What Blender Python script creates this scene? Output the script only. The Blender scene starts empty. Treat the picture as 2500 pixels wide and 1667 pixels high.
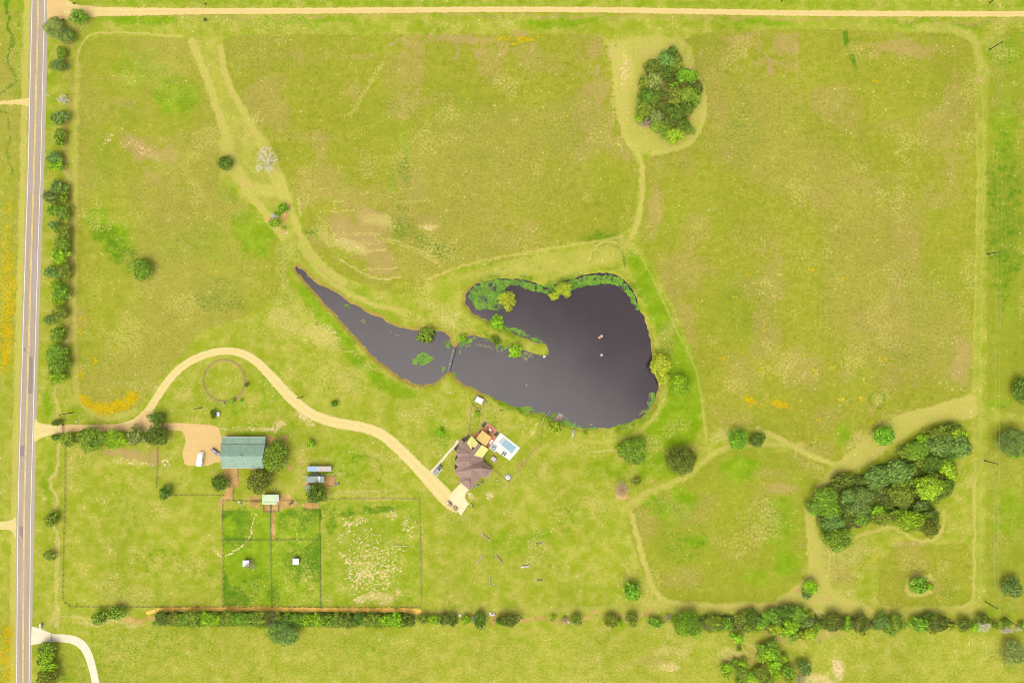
import bpy, bmesh, math, random
import numpy as np
from mathutils import Vector, Matrix
random.seed(7)
SC = bpy.context.scene
COL = SC.collection
K = 0.2          # metres per source pixel on the ground
H = 440.0        # camera height
# ---------------------------------------------------------------- camera
cam = bpy.data.cameras.new("camera")
cam.sensor_width = 36.0
cam.lens = 36.0 * H / 500.0
cam.clip_end = 20000.0
camo = bpy.data.objects.new("camera", cam); COL.objects.link(camo)
camo.location = (0, 0, H)
camo.rotation_euler = (0, 0, 0)
SC.camera = camo
# ---------------------------------------------------------------- sky and sun (thin bright overcast)
SUN_EL, SUN_AZ = math.radians(66), math.radians(208)     # azimuth clockwise from north (+Y)
wd = bpy.data.worlds.new("World"); SC.world = wd; wd.use_nodes = True
wn, wl = wd.node_tree.nodes, wd.node_tree.links
wn.clear()
wo = wn.new('ShaderNodeOutputWorld'); bg = wn.new('ShaderNodeBackground')
sk = wn.new('ShaderNodeTexSky'); sk.sky_type = 'NISHITA'; sk.sun_disc = False
sk.sun_elevation = SUN_EL; sk.sun_rotation = SUN_AZ; sk.dust_density = 4.0; sk.air_density = 1.0
hs = wn.new('ShaderNodeHueSaturation'); hs.inputs['Saturation'].default_value = 0.22
wnz = wn.new('ShaderNodeTexNoise'); wnz.inputs['Scale'].default_value = 2.6; wnz.inputs['Detail'].default_value = 1.5
wtc = wn.new('ShaderNodeTexCoord')
wmr = wn.new('ShaderNodeMapRange'); wmr.inputs['From Min'].default_value = .3; wmr.inputs['From Max'].default_value = .7
wmr.inputs['To Min'].default_value = .68; wmr.inputs['To Max'].default_value = 1.08
wmx = wn.new('ShaderNodeMix'); wmx.data_type = 'RGBA'; wmx.blend_type = 'MULTIPLY'; wmx.inputs['Factor'].default_value = 1.0
wl.new(wtc.outputs['Generated'], wnz.inputs['Vector']); wl.new(wnz.outputs['Fac'], wmr.inputs['Value'])
wl.new(sk.outputs['Color'], hs.inputs['Color']); wl.new(hs.outputs['Color'], wmx.inputs['A']); wl.new(wmr.outputs['Result'], wmx.inputs['B'])
wl.new(wmx.outputs['Result'], bg.inputs['Color']); bg.inputs['Strength'].default_value = 0.15
wl.new(bg.outputs['Background'], wo.inputs['Surface'])
sl = bpy.data.lights.new("sun", 'SUN'); sl.energy = .85; sl.angle = math.radians(50); sl.color = (1.0, 0.96, 0.88)
so = bpy.data.objects.new("sun", sl); COL.objects.link(so)
sd = Vector((math.sin(SUN_AZ) * math.cos(SUN_EL), math.cos(SUN_AZ) * math.cos(SUN_EL), math.sin(SUN_EL)))
so.rotation_euler = sd.to_track_quat('Z', 'Y').to_euler()
so.location = sd * 600
SC.view_settings.view_transform = 'Standard'; SC.view_settings.look = 'None'
SC.view_settings.gamma = 1.0; SC.view_settings.use_curve_mapping = False
SC.view_settings.exposure = EXPOSURE = 1.54
SC.cycles.pixel_filter_type = 'BLACKMAN_HARRIS'; SC.cycles.filter_width = 1.0
KX = 3.0         # white reads as this many times display white, so albedo = linear colour / KX

# ---------------------------------------------------------------- coordinate helpers
class View:
    def __init__(s, ox, oy, sc): s.ox, s.oy, s.s = ox, oy, sc
    def __call__(s, x, y, h=0.0):
        f = (1 - h / H) * K
        return ((s.ox + x / s.s - 1250) * f, (833.5 - s.oy - y / s.s) * f)
    def l(s, pts, h=0.0): return [s(p[0], p[1], h) for p in pts]
    def m(s, d): return d / s.s * K
D = View(0, 0, .9408); q = 3.733
T00, T10, T20, T30 = View(0, 0, q), View(625, 0, q), View(1250, 0, q), View(1875, 0, q)
T01, T11, T21, T31 = View(0, 420, q), View(625, 420, q), View(1250, 420, q), View(1875, 420, q)
T02, T12, T22, T32 = View(0, 830, q), View(625, 830, q), View(1250, 830, q), View(1875, 830, q)
T03, T13, T23, T33 = View(0, 1247, q), View(625, 1247, q), View(1250, 1247, q), View(1875, 1247, q)
R1, R2, R3, R4 = View(1050, 940, 8.711), View(1040, 1080, 8.2545), View(440, 1020, 9.046), View(520, 1120, 7.35)
R5, R6, R7, R8 = View(470, 860, 9.222), View(60, 980, 9.8), View(1050, 800, 7.84), View(1120, 1240, 7.465)
R9, R10, R11, R12 = View(1320, 960, 13.07), View(1430, 790, 14.25), View(820, 1210, 9.225), View(560, 1330, 9.222)
R13, R14, R15, R16 = View(480, 440, 7.84), View(1100, 1480, 11.76), View(0, 1500, 9.3875), View(1700, 1450, 5.88)

def cat(pts, closed=False, n=6):
    """Catmull-Rom through points"""
    P = [np.array(p, float) for p in pts]; N = len(P); out = []
    rng = range(N if closed else N - 1)
    for i in rng:
        if closed: a, b, c, d = P[i - 1], P[i], P[(i + 1) % N], P[(i + 2) % N]
        else: a, b, c, d = P[max(i - 1, 0)], P[i], P[i + 1], P[min(i + 2, N - 1)]
        for k in range(n):
            t = k / n
            out.append(tuple(.5 * ((2 * b) + (-a + c) * t + (2 * a - 5 * b + 4 * c - d) * t * t + (-a + 3 * b - 3 * c + d) * t ** 3)))
    if not closed: out.append(tuple(P[-1]))
    return out
_rs = np.random.RandomState(3); _tab = _rs.rand(256, 256)
def vn(X, Y, sc, seed=0):
    x = X / sc + seed * 17.3; y = Y / sc + seed * 9.7
    xi = np.floor(x).astype(int); yi = np.floor(y).astype(int); fx = x - xi; fy = y - yi
    fx = fx * fx * (3 - 2 * fx); fy = fy * fy * (3 - 2 * fy)
    t = _tab; a = t[xi & 255, yi & 255]; b = t[(xi + 1) & 255, yi & 255]; c = t[xi & 255, (yi + 1) & 255]; d = t[(xi + 1) & 255, (yi + 1) & 255]
    return (a * (1 - fx) + b * fx) * (1 - fy) + (c * (1 - fx) + d * fx) * fy
def fbm(X, Y, sc, seed=0, o=4):
    r = 0; w = 0; a = 1.
    for i in range(o): r = r + a * vn(X, Y, sc / 2 ** i, seed + i * 3); w += a; a *= .5
    return r / w
def sstep(a, b, x):
    t = np.clip((x - a) / (b - a), 0, 1); return t * t * (3 - 2 * t)
def sdf(X, Y, pts, pad=8.0):
    """signed distance, negative inside"""
    P = np.array(pts, float); out = np.full(X.shape, pad + 1.0)
    m = (X > P[:, 0].min() - pad) & (X < P[:, 0].max() + pad) & (Y > P[:, 1].min() - pad) & (Y < P[:, 1].max() + pad)
    x, y = X[m], Y[m]
    if x.size == 0: return out
    d = np.full(x.shape, 1e9); ins = np.zeros(x.shape, bool)
    for i in range(len(P)):
        ax, ay = P[i]; bx, by = P[(i + 1) % len(P)]; ex, ey = bx - ax, by - ay
        L = ex * ex + ey * ey + 1e-12
        t = np.clip(((x - ax) * ex + (y - ay) * ey) / L, 0, 1)
        d = np.minimum(d, (x - ax - t * ex) ** 2 + (y - ay - t * ey) ** 2)
        if abs(ey) > 1e-9:
            c = ((ay > y) != (by > y)) & (x < ex * (y - ay) / ey + ax); ins ^= c
    d = np.sqrt(d); out[m] = np.where(ins, -d, d)
    return out
def ldist(X, Y, pts, pad=10.0):
    P = np.array(pts, float); out = np.full(X.shape, 1e3)
    m = (X > P[:, 0].min() - pad) & (X < P[:, 0].max() + pad) & (Y > P[:, 1].min() - pad) & (Y < P[:, 1].max() + pad)
    x, y = X[m], Y[m]; d = np.full(x.shape, 1e6)
    for i in range(len(P) - 1):
        ax, ay = P[i]; ex, ey = P[i + 1] - P[i]; L = ex * ex + ey * ey + 1e-12
        t = np.clip(((x - ax) * ex + (y - ay) * ey) / L, 0, 1)
        d = np.minimum(d, (x - ax - t * ex) ** 2 + (y - ay - t * ey) ** 2)
    out[m] = np.sqrt(d); return out

# ---------------------------------------------------------------- materials
def lin(c):
    c = c / 255.; return c / 12.92 if c <= .04045 else ((c + .055) / 1.055) ** 2.4
def A(r, g, b, k=1.0): return tuple(min(.85, lin(v) / KX * k) for v in (r, g, b)) + (1.0,)
def newmat(name):
    m = bpy.data.materials.new(name); m.use_nodes = True; nt = m.node_tree
    return m, nt.nodes, nt.links, nt.nodes['Principled BSDF']
def noise(n, l, sc, det=3, rough=.6, vec=None):
    t = n.new('ShaderNodeTexNoise'); t.inputs['Scale'].default_value = sc; t.inputs['Detail'].default_value = det; t.inputs['Roughness'].default_value = rough
    if vec is not None: l.new(vec, t.inputs['Vector'])
    return t.outputs['Fac']
def maprange(n, l, v, a, b, c=0., d=1., smooth=True):
    t = n.new('ShaderNodeMapRange'); t.interpolation_type = 'SMOOTHSTEP' if smooth else 'LINEAR'
    l.new(v, t.inputs['Value'])
    for k_, x in zip(('From Min', 'From Max', 'To Min', 'To Max'), (a, b, c, d)): t.inputs[k_].default_value = x
    return t.outputs['Result']
def math_(n, l, op, a, b=None):
    t = n.new('ShaderNodeMath'); t.operation = op
    for i, v in enumerate((a, b)):
        if v is None: continue
        if isinstance(v, (int, float)): t.inputs[i].default_value = v
        else: l.new(v, t.inputs[i])
    return t.outputs[0]
def mixc(n, l, f, a, b, mode='MIX'):
    t = n.new('ShaderNodeMix'); t.data_type = 'RGBA'; t.blend_type = mode
    for s_, v in (('Factor', f), ('A', a), ('B', b)):
        if isinstance(v, (int, float)): t.inputs[s_].default_value = v
        elif isinstance(v, tuple): t.inputs[s_].default_value = v
        else: l.new(v, t.inputs[s_])
    return t.outputs['Result']
def simple(name, c, rough=.7, var=.18, sc=1.2, metal=0., c2=None, spec=.3):
    """plain surface with soft noise wear"""
    m, n, l, p = newmat(name)
    tc = n.new('ShaderNodeTexCoord').outputs['Object']
    f = noise(n, l, sc, 4, .65, tc); f = maprange(n, l, f, .3, .7)
    lo = tuple(x * (1 - var) for x in c[:3]) + (1,); hi = c2 if c2 else tuple(min(.9, x * (1 + var)) for x in c[:3]) + (1,)
    l.new(mixc(n, l, f, lo, hi), p.inputs['Base Color'])
    p.inputs['Roughness'].default_value = rough; p.inputs['Metallic'].default_value = metal
    p.inputs['Specular IOR Level'].default_value = spec
    return m

# ---------------------------------------------------------------- object helpers
class MB:
    def __init__(s): s.v, s.f = [], []
    def add(s, v, f):
        o = len(s.v); s.v += [tuple(p) for p in v]; s.f += [tuple(i + o for i in q_) for q_ in f]; return s
    def prism(s, poly, z0, z1, poly2=None):
        n = len(poly); p2 = poly2 or poly
        z0s = z0 if isinstance(z0, (list, tuple)) else [z0] * n; z1s = z1 if isinstance(z1, (list, tuple)) else [z1] * n
        a = sum(poly[i][0] * poly[(i + 1) % n][1] - poly[(i + 1) % n][0] * poly[i][1] for i in range(n))
        if a < 0: poly = poly[::-1]; p2 = p2[::-1]; z0s = z0s[::-1]; z1s = z1s[::-1]
        v = [(x, y, z) for (x, y), z in zip(poly, z0s)] + [(x, y, z) for (x, y), z in zip(p2, z1s)]
        f = [tuple(range(n))[::-1], tuple(range(n, 2 * n))] + [(i, (i + 1) % n, n + (i + 1) % n, n + i) for i in range(n)]
        return s.add(v, f)
    def box(s, cx, cy, z0, lx, ly, lz, a=0.):
        c, d = math.cos(a), math.sin(a); P = []
        for ux, uy in ((-1, -1), (1, -1), (1, 1), (-1, 1)):
            x, y = ux * lx / 2, uy * ly / 2; P.append((cx + x * c - y * d, cy + x * d + y * c))
        return s.prism(P, z0, z0 + lz)
    def tube(s, p0, p1, r0, r1=None, n=6, cap=True):
        r1 = r0 if r1 is None else r1; p0, p1 = Vector(p0), Vector(p1); d = (p1 - p0)
        if d.length < 1e-6: return s
        q_ = d.to_track_quat('Z', 'Y'); v = []
        for p, r in ((p0, r0), (p1, r1)):
            for i in range(n):
                a = 2 * math.pi * i / n; v.append(tuple(p + q_ @ Vector((r * math.cos(a), r * math.sin(a), 0))))
        f = [(i, (i + 1) % n, n + (i + 1) % n, n + i) for i in range(n)]
        if cap: f += [tuple(range(n))[::-1], tuple(range(n, 2 * n))]
        return s.add(v, f)
    def path(s, pts, r, n=5):
        for a, b in zip(pts, pts[1:]): s.tube(a, b, r, r, n)
        return s
    def beam(s, a, b, z, w, h):
        """flat board from a to b (2-D) at height z"""
        dx, dy = b[0] - a[0], b[1] - a[1]; L = math.hypot(dx, dy)
        return s.box((a[0] + b[0]) / 2, (a[1] + b[1]) / 2, z, L, w, h, math.atan2(dy, dx))
    def build(s, name, mat, parent=None, smooth=False, bevel=0.):
        org = ORG.get(parent.name, Vector((0, 0, 0))) if parent is not None else Vector((0, 0, 0))
        me = bpy.data.meshes.new(name); me.from_pydata([(v[0] - org[0], v[1] - org[1], v[2] - org[2]) for v in s.v], [], s.f)
        if mat: me.materials.append(mat)
        if smooth: me.polygons.foreach_set('use_smooth', [True] * len(me.polygons))
        me.update(); o = bpy.data.objects.new(name, me); COL.objects.link(o)
        if getattr(s, 'across', False):
            at = me.attributes.new('across', 'FLOAT', 'POINT'); at.data.foreach_set('value', [-1. if i % 2 else 1. for i in range(len(me.vertices))])
        if parent is not None: o.parent = parent; ORG[o.name] = org
        if bevel:
            b = o.modifiers.new('bevel', 'BEVEL'); b.width = bevel; b.segments = 2; b.limit_method = 'ANGLE'
        return o
ORG = {}
def tag(o, label=None, cat_=None, group=None, kind=None):
    if label: o['label'] = label
    if cat_: o['category'] = cat_
    if group: o['group'] = group
    if kind: o['kind'] = kind
    return o
def thing(name, label, cat_, loc, rot=0., group=None, local=False):
    o = bpy.data.objects.new(name, None); COL.objects.link(o); o.location = (loc[0], loc[1], loc[2] if len(loc) > 2 else 0)
    o.rotation_euler = (0, 0, rot); o.empty_display_size = .5
    ORG[o.name] = Vector((0, 0, 0)) if local else Vector(o.location)
    return tag(o, label, cat_, group)
def single(mb, name, mat, label, cat_, group=None, **k):
    """a thing that is one mesh, with its origin at its base"""
    a = np.array(mb.v); c = ((a[:, 0].min() + a[:, 0].max()) / 2, (a[:, 1].min() + a[:, 1].max()) / 2, a[:, 2].min())
    mb.v = [(v[0] - c[0], v[1] - c[1], v[2] - c[2]) for v in mb.v]
    o = mb.build(name, mat, None, **k); o.location = c
    return tag(o, label, cat_, group)
def copy_tree(o, parent=None):
    c = o.copy(); COL.objects.link(c)
    if parent is not None: c.parent = parent
    for ch in list(o.children): copy_tree(ch, c)
    return c
def offset_poly(P, d):
    n = len(P); a = sum(P[i][0] * P[(i + 1) % n][1] - P[(i + 1) % n][0] * P[i][1] for i in range(n)); sg = 1 if a > 0 else -1; out = []
    for i in range(n):
        p0, p1, p2 = Vector(P[i - 1]), Vector(P[i]), Vector(P[(i + 1) % n])
        e1 = (p1 - p0).normalized(); e2 = (p2 - p1).normalized(); n1 = Vector((-e1.y, e1.x)) * sg; n2 = Vector((-e2.y, e2.x)) * sg
        b = n1 + n2
        b = b / max(.5, b.length_squared) * 2 if b.length > .01 else n1
        out.append(tuple(p1 + b * d))
    return out
def ribbon(pts, w, z, jit=0., sub=6, seed=0, thick=0.0):
    """strip mesh along a smoothed line; w = width or list of widths"""
    ws = w if isinstance(w, (list, tuple)) else [w] * len(pts)
    P = cat([(p[0], p[1], x) for p, x in zip(pts, ws)], False, sub)
    P = [np.array(p) for p in P]; r = random.Random(seed); v = []; f = []
    L = []; R = []
    for i, p in enumerate(P):
        a = P[max(i - 1, 0)]; b = P[min(i + 1, len(P) - 1)]; t = b[:2] - a[:2]; t = t / (np.hypot(*t) + 1e-9); nn = np.array((-t[1], t[0]))
        j1, j2 = r.uniform(-jit, jit), r.uniform(-jit, jit)
        v.append((*(p[:2] + nn * (p[2] / 2 + j1)), z)); v.append((*(p[:2] - nn * (p[2] / 2 + j2)), z))
    for i in range(len(P) - 1): f.append((2 * i, 2 * i + 1, 2 * i + 3, 2 * i + 2))
    m = MB(); m.add(v, f); m.across = True; return m
def sheet(poly, z, seed=0, jit=0., step=1.2):
    """flat polygon with a slightly uneven edge"""
    r = random.Random(seed); out = []
    for i, a in enumerate(poly):
        b = poly[(i + 1) % len(poly)]; L = math.hypot(b[0] - a[0], b[1] - a[1]); n = max(1, int(L / step)) if jit else 1
        for k in range(n):
            t = k / n; out.append((a[0] + (b[0] - a[0]) * t + r.uniform(-jit, jit), a[1] + (b[1] - a[1]) * t + r.uniform(-jit, jit), z))
    a = sum(out[i][0] * out[(i + 1) % len(out)][1] - out[(i + 1) % len(out)][0] * out[i][1] for i in range(len(out)))
    if a < 0: out = out[::-1]
    m = MB(); m.add(out, [tuple(range(len(out)))]); return m
# ================================================================ THE LAND
POND_PTS = (T11.l([(365, 868), (400, 890), (450, 920), (500, 970), (560, 1020), (640, 1060), (720, 1105), (800, 1162), (880, 1210), (960, 1250), (1030, 1295), (1110, 1325), (1200, 1375), (1280, 1410), (1370, 1440), (1470, 1445), (1560, 1437), (1650, 1450), (1715, 1462), (1752, 1492), (1765, 1540)])
            + R7.l([(395, 330), (430, 372), (500, 380), (560, 300), (640, 240), (720, 190), (850, 160), (980, 190), (1100, 235), (1200, 300), (1300, 340), (1420, 370), (1500, 400), (1640, 440), (1760, 430), (1900, 470), (2000, 500), (2120, 535), (2220, 560), (2280, 510), (2275, 410), (2220, 320), (2130, 280), (2000, 270), (1900, 220), (1780, 185), (1660, 125), (1560, 60), (1470, 10)])
            + D.l([(1142, 745), (1122, 733), (1098, 724), (1080, 708), (1070, 690), (1076, 672), (1095, 655), (1130, 643), (1180, 641), (1230, 651), (1265, 658), (1290, 652), (1325, 638), (1360, 629), (1405, 630), (1430, 642), (1448, 662), (1462, 690), (1478, 730), (1490, 770), (1497, 810), (1500, 850), (1512, 885), (1503, 915), (1487, 942), (1460, 963), (1420, 978), (1370, 983), (1325, 982), (1290, 970), (1262, 955), (1215, 942), (1165, 925), (1120, 905), (1085, 890), (1055, 873), (1043, 858)])
            + R7.l([(330, 830), (240, 910), (150, 985), (60, 1045), (0, 1065)])
            + D.l([(968, 881), (945, 876), (915, 860), (880, 835), (850, 810), (822, 778), (798, 752), (775, 725), (750, 700), (720, 667), (697, 640), (682, 622)]))
POND = cat(POND_PTS, True, 3)
WZ = -0.55
# field outlines (uncut meadow)
F_NW = cat(D.l([(180, 130), (205, 92), (260, 84), (340, 84), (410, 86), (445, 100), (462, 130), (475, 165), (492, 215), (506, 270), (510, 320), (505, 370), (503, 400), (520, 425), (560, 462), (605, 505), (640, 550), (662, 590), (662, 630), (645, 670), (610, 700), (560, 728), (510, 745), (465, 762), (430, 800), (390, 850), (350, 900), (320, 930), (290, 948), (245, 953), (205, 938), (180, 905), (172, 850), (175, 700), (176, 500), (178, 300)]), True, 3)
F_N = cat(D.l([(530, 84), (700, 80), (1000, 80), (1200, 79), (1345, 79), (1385, 92), (1402, 120), (1410, 180), (1413, 240), (1425, 300), (1448, 345), (1464, 375), (1466, 430), (1457, 490), (1444, 525), (1415, 542), (1330, 558), (1240, 575), (1160, 600), (1090, 604), (1040, 622), (985, 650), (940, 675), (890, 672), (830, 652), (780, 628), (740, 595), (712, 560), (695, 530), (686, 485), (672, 440), (655, 400), (630, 345), (600, 300), (570, 255), (545, 210), (522, 160), (510, 120)]), True, 3)
F_E = cat(D.l([(1590, 84), (1700, 70), (1900, 68), (2100, 76), (2190, 80), (2228, 100), (2243, 140), (2243, 400), (2238, 700), (2234, 880), (2215, 910), (2120, 937), (2050, 962), (1995, 1005), (1945, 1050), (1915, 1058), (1850, 1035), (1785, 1003), (1740, 984), (1690, 978), (1650, 990), (1626, 1003), (1622, 960), (1614, 900), (1600, 840), (1575, 770), (1545, 700), (1515, 640), (1482, 585), (1468, 540), (1476, 470), (1482, 400), (1487, 366), (1520, 351), (1570, 342), (1608, 310), (1622, 260), (1622, 215), (1605, 175), (1580, 140), (1568, 110)]), True, 3)
F_K = cat(D.l([(1440, 1205), (1455, 1168), (1490, 1145), (1540, 1122), (1590, 1095), (1622, 1062), (1650, 1040), (1710, 1033), (1770, 1038), (1830, 1034), (1872, 1040), (1898, 1062), (1898, 1085), (1868, 1120), (1850, 1160), (1850, 1210), (1854, 1265), (1842, 1315), (1815, 1350), (1775, 1374), (1700, 1382), (1600, 1383), (1530, 1378), (1500, 1350), (1478, 1310), (1455, 1260)]), True, 3)
F_SE = cat(D.l([(2032, 1275), (2100, 1235), (2160, 1250), (2225, 1250), (2232, 1330), (2228, 1375), (2205, 1391), (2100, 1392), (2032, 1392), (2016, 1372), (2020, 1320)]), True, 3)
F_FE = cat(D.l([(2268, 160), (2280, 100), (2310, 72), (2360, 60), (2500, 50), (2500, 950), (2352, 952), (2300, 944), (2272, 925), (2266, 890)]), True, 3)
F_FE2 = cat(D.l([(2267, 1000), (2285, 972), (2352, 968), (2500, 968), (2500, 1412), (2400, 1410), (2320, 1408), (2266, 1385)]), True, 3)

xs = np.arange(-258, 258.01, .6); ys = np.arange(-174, 174.01, .6)
g = np.cumsum(1.2 * 1.33 ** np.arange(1, 26)); xs = np.concatenate([(-258 - g)[::-1], xs, 258 + g]); ys = np.concatenate([(-174 - g)[::-1], ys, 174 + g])
GX, GY = np.meshgrid(xs, ys); nx, ny = len(xs), len(ys); X, Y = GX.ravel(), GY.ravel()
wx = X + (fbm(X, Y, 9, 1) - .5) * 9; wy = Y + (fbm(X, Y, 9, 2) - .5) * 9       # warped, for ragged patches
jx = X + (vn(X, Y, 1.7, 4) - .5) * 1.1; jy = Y + (vn(X, Y, 1.7, 5) - .5) * 1.1  # slight edge wobble
M = {k: np.zeros(X.shape) for k in ('meadow', 'lush', 'dark', 'straw', 'pink', 'dirt', 'white', 'yellow', 'bank', 'sand', 'mulch', 'gold', 'track')}
def area(ch, pts, s=1., soft=.6, warp=False, mode='max'):
    d = sdf(wx if warp else jx, wy if warp else jy, pts, 8 + soft * 2)
    m = s * (1 - sstep(-soft, soft, d)); M[ch] = np.maximum(M[ch], m) if mode == 'max' else M[ch] * (1 - m)
def line(ch, pts, wd, s=1., soft=.8, warp=False, smooth=True, mode='max'):
    p = cat(pts, False, 4) if smooth and len(pts) > 2 else pts
    d = ldist(wx if warp else jx, wy if warp else jy, p, wd + soft + 4)
    wd = max(wd, .9)
    m = s * (1 - sstep(wd / 2 - soft, wd / 2 + soft, d)); M[ch] = np.maximum(M[ch], m) if mode == 'max' else M[ch] * (1 - m)
def blob(ch, V, x, y, rx, ry=None, rot=0., s=1., inner=.35):
    ry = ry or rx; cx, cy = V(x, y); rx, ry = V.m(rx), V.m(ry); a = math.radians(-rot)
    R = max(rx, ry) * 1.4 + 8; m = (np.abs(X - cx) < R) & (np.abs(Y - cy) < R)
    wf = min(1., (rx * ry) ** .5 / 9); dx, dy = X[m] + (wx[m] - X[m]) * wf + (jx[m] - X[m]) * .8 - cx, Y[m] + (wy[m] - Y[m]) * wf + (jy[m] - Y[m]) * .8 - cy; u = (dx * math.cos(a) + dy * math.sin(a)) / rx; v = (-dx * math.sin(a) + dy * math.cos(a)) / ry
    r = np.sqrt(u * u + v * v); M[ch][m] = np.maximum(M[ch][m], s * (1 - sstep(inner, 1.15, r)))
def blobs(ch, V, rows):
    for r in rows: blob(ch, V, *r)

for p, s_ in ((F_NW, .62), (F_N, 1), (F_E, 1), (F_K, .8), (F_SE, .75), (F_FE, .7), (F_FE2, .55)): area('meadow', p, s_)
for p, s_ in ((F_FE, .24), (F_FE2, .24), (F_K, .2)): area('lush', p, s_, 2)
M['meadow'] = np.maximum(M['meadow'], .55 * (X < -240) * sstep(-60, 20, Y))
area('meadow', D.l([(60, 2000), (60, 1440), (240, 1425), (2500, 1455), (2600, 2000)]), .35, 3, True)
area('straw', D.l([(230, 1440), (2500, 1450), (2600, 2000), (230, 2000)]), .2, 6, True)
area('track', cat(D.l([(2232, 915), (2120, 945), (2050, 972), (1995, 1015), (1935, 1068), (1900, 1110), (1868, 1150), (1858, 1210), (1862, 1280), (1845, 1335), (1800, 1376), (1700, 1388), (1700, 1408), (1850, 1412), (2000, 1412), (2000, 1392), (1920, 1360), (1890, 1300), (1890, 1250), (1860, 1180), (1880, 1130), (1930, 1090), (2000, 1060), (2080, 1000), (2160, 965), (2240, 960)]), True, 3), .62, 1.5)
area('track', cat(D.l([(440, 96), (505, 100), (520, 170), (560, 255), (600, 320), (640, 390), (668, 470), (680, 540), (650, 545), (600, 490), (545, 440), (505, 405), (515, 320), (490, 215), (460, 140)]), True, 3), .24, 1.5)
area('track', cat(D.l([(1395, 90), (1570, 88), (1600, 170), (1618, 230), (1606, 300), (1560, 338), (1490, 352), (1460, 350), (1432, 290), (1418, 200), (1412, 130)]), True, 3), .4, 1.5)
area('yellow', D.l([(0, 560), (26, 540), (32, 700), (26, 850), (0, 860)]), .62, 4, True); area('yellow', D.l([(0, 1425), (32, 1425), (28, 1600), (0, 1600)]), .62, 4, True)
area('straw', D.l([(0, 480), (16, 480), (10, 900), (0, 900)]), .3, 2)
blobs_late = 1
area('dark', F_FE, .14, 2, True)
# ----- uncut field variation
rnd = random.Random(11)
blobs('dark', D, [(250, 550, 60, 34, 40, .5), (290, 590, 70, 30, 30, .5), (500, 660, 60, 40, 0, .35), (930, 400, 14, 60, 0, .5), (925, 480, 30, 12, 0, .5), (920, 520, 45, 30, 0, .5),
    (720, 540, 28, 20, 0, .4), (1000, 560, 90, 30, 20, .45), (860, 560, 40, 14, 30, .4), (1945, 90, 10, 28, -15, .8), (1960, 140, 8, 30, -20, .6), (1380, 540, 60, 18, -8, .5), (1700, 300, 60, 130, 0, .3), (1350, 300, 200, 90, 0, .2),
    (1000, 260, 260, 110, 0, .2), (2080, 800, 80, 60, 0, .3), (2310, 500, 60, 260, 0, .45), (1570, 1250, 90, 60, 0, .3), (700, 1180, 60, 40, 0, .5), (520, 690, 60, 30, 0, .4), (300, 260, 50, 60, 0, .2),
    (1720, 700, 100, 120, 0, .25), (2150, 200, 40, 90, 0, .2), (480, 690, 40, 25, 0, .5), (1140, 800, 30, 12, 25, .4), (2180, 1350, 40, 30, 0, .3)])
blobs('lush', D, [(262, 545, 70, 46, 30, .95), (225, 505, 30, 46, 0, .8), (310, 620, 40, 26, 0, .5), (400, 220, 70, 60, 30, .75), (320, 160, 100, 60, 0, .45), (590, 540, 60, 70, 40, .6), (430, 560, 120, 70, 0, .4), (230, 400, 40, 120, 0, .3), (350, 360, 90, 12, 30, .7), (300, 330, 40, 12, 40, .5), (555, 520, 40, 60, 0, .55),
    (600, 580, 30, 25, 0, .6), (520, 440, 30, 40, 0, .5), (930, 330, 10, 60, 0, .6), (900, 420, 14, 50, 0, .5), (1545, 1160, 62, 52, 0, 1.), (1600, 1240, 40, 16, 0, .8), (1700, 1080, 70, 40, 0, .7), (1790, 1200, 60, 80, 0, .6), (1740, 1330, 50, 30, 0, .5), (1810, 1290, 40, 50, 0, .7),
    (2310, 120, 50, 60, 0, .7), (2310, 300, 50, 100, 0, .5), (2310, 640, 40, 140, 0, .4), (2300, 930, 45, 16, 0, .7), (2310, 1180, 60, 80, 0, .5), (2300, 1400, 50, 30, 0, .5), (1940, 1000, 30, 40, 0, .5), (1560, 900, 50, 80, 0, .5), (1520, 1060, 90, 60, 0, .55), (1450, 1010, 60, 40, 0, .4),
    (1240, 1225, 40, 22, 0, .9), (1180, 1250, 120, 40, 0, .4), (1320, 1190, 60, 30, 0, .3), (470, 1040, 50, 50, 0, .4), (600, 985, 100, 24, 0, .5), (880, 1000, 60, 30, 0, .3), (1020, 1000, 40, 60, 0, .55), (800, 1060, 60, 60, 0, .5), (620, 890, 30, 80, 20, .5), (520, 940, 80, 30, 0, .4),
    (720, 1340, 30, 60, 0, .3), (300, 1240, 80, 100, 0, .2), (400, 1480, 160, 60, 0, .25), (850, 1480, 100, 50, 0, .35), (1400, 1080, 90, 30, 0, .4), (2150, 50, 160, 12, 0, .7), (1300, 50, 120, 14, 0, .7), (320, 52, 130, 14, 0, .8), (700, 48, 160, 12, 0, .55), (1750, 52, 120, 12, 0, .6),
    (110, 260, 20, 200, 0, .4), (110, 1100, 14, 90, 0, .6), (110, 930, 14, 50, 0, .7), (180, 955, 40, 20, 0, .4), (820, 1210, 50, 90, 0, .2), (975, 560, 10, 40, 0, .3)])
area('lush', cat(D.l([(1440, 590), (1475, 590), (1520, 680), (1565, 770), (1600, 850), (1612, 940), (1590, 1010), (1520, 1030), (1480, 1000), (1520, 950), (1535, 890), (1520, 800), (1500, 740), (1470, 670)]), True, 3), 1., 3)
area('lush', cat(D.l([(690, 650), (720, 680), (760, 730), (800, 775), (840, 830), (880, 860), (920, 885), (960, 900), (930, 915), (860, 880), (790, 810), (730, 730), (690, 680)]), True, 3), .95, 2.5)
area('lush', cat(D.l([(700, 600), (740, 640), (800, 690), (860, 720), (900, 745), (880, 700), (800, 650), (740, 610)]), True, 3), .45, 3)
area('lush', D.l([(515, 1172), (737, 1172), (737, 1390), (515, 1390)]), .5, 1)
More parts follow.
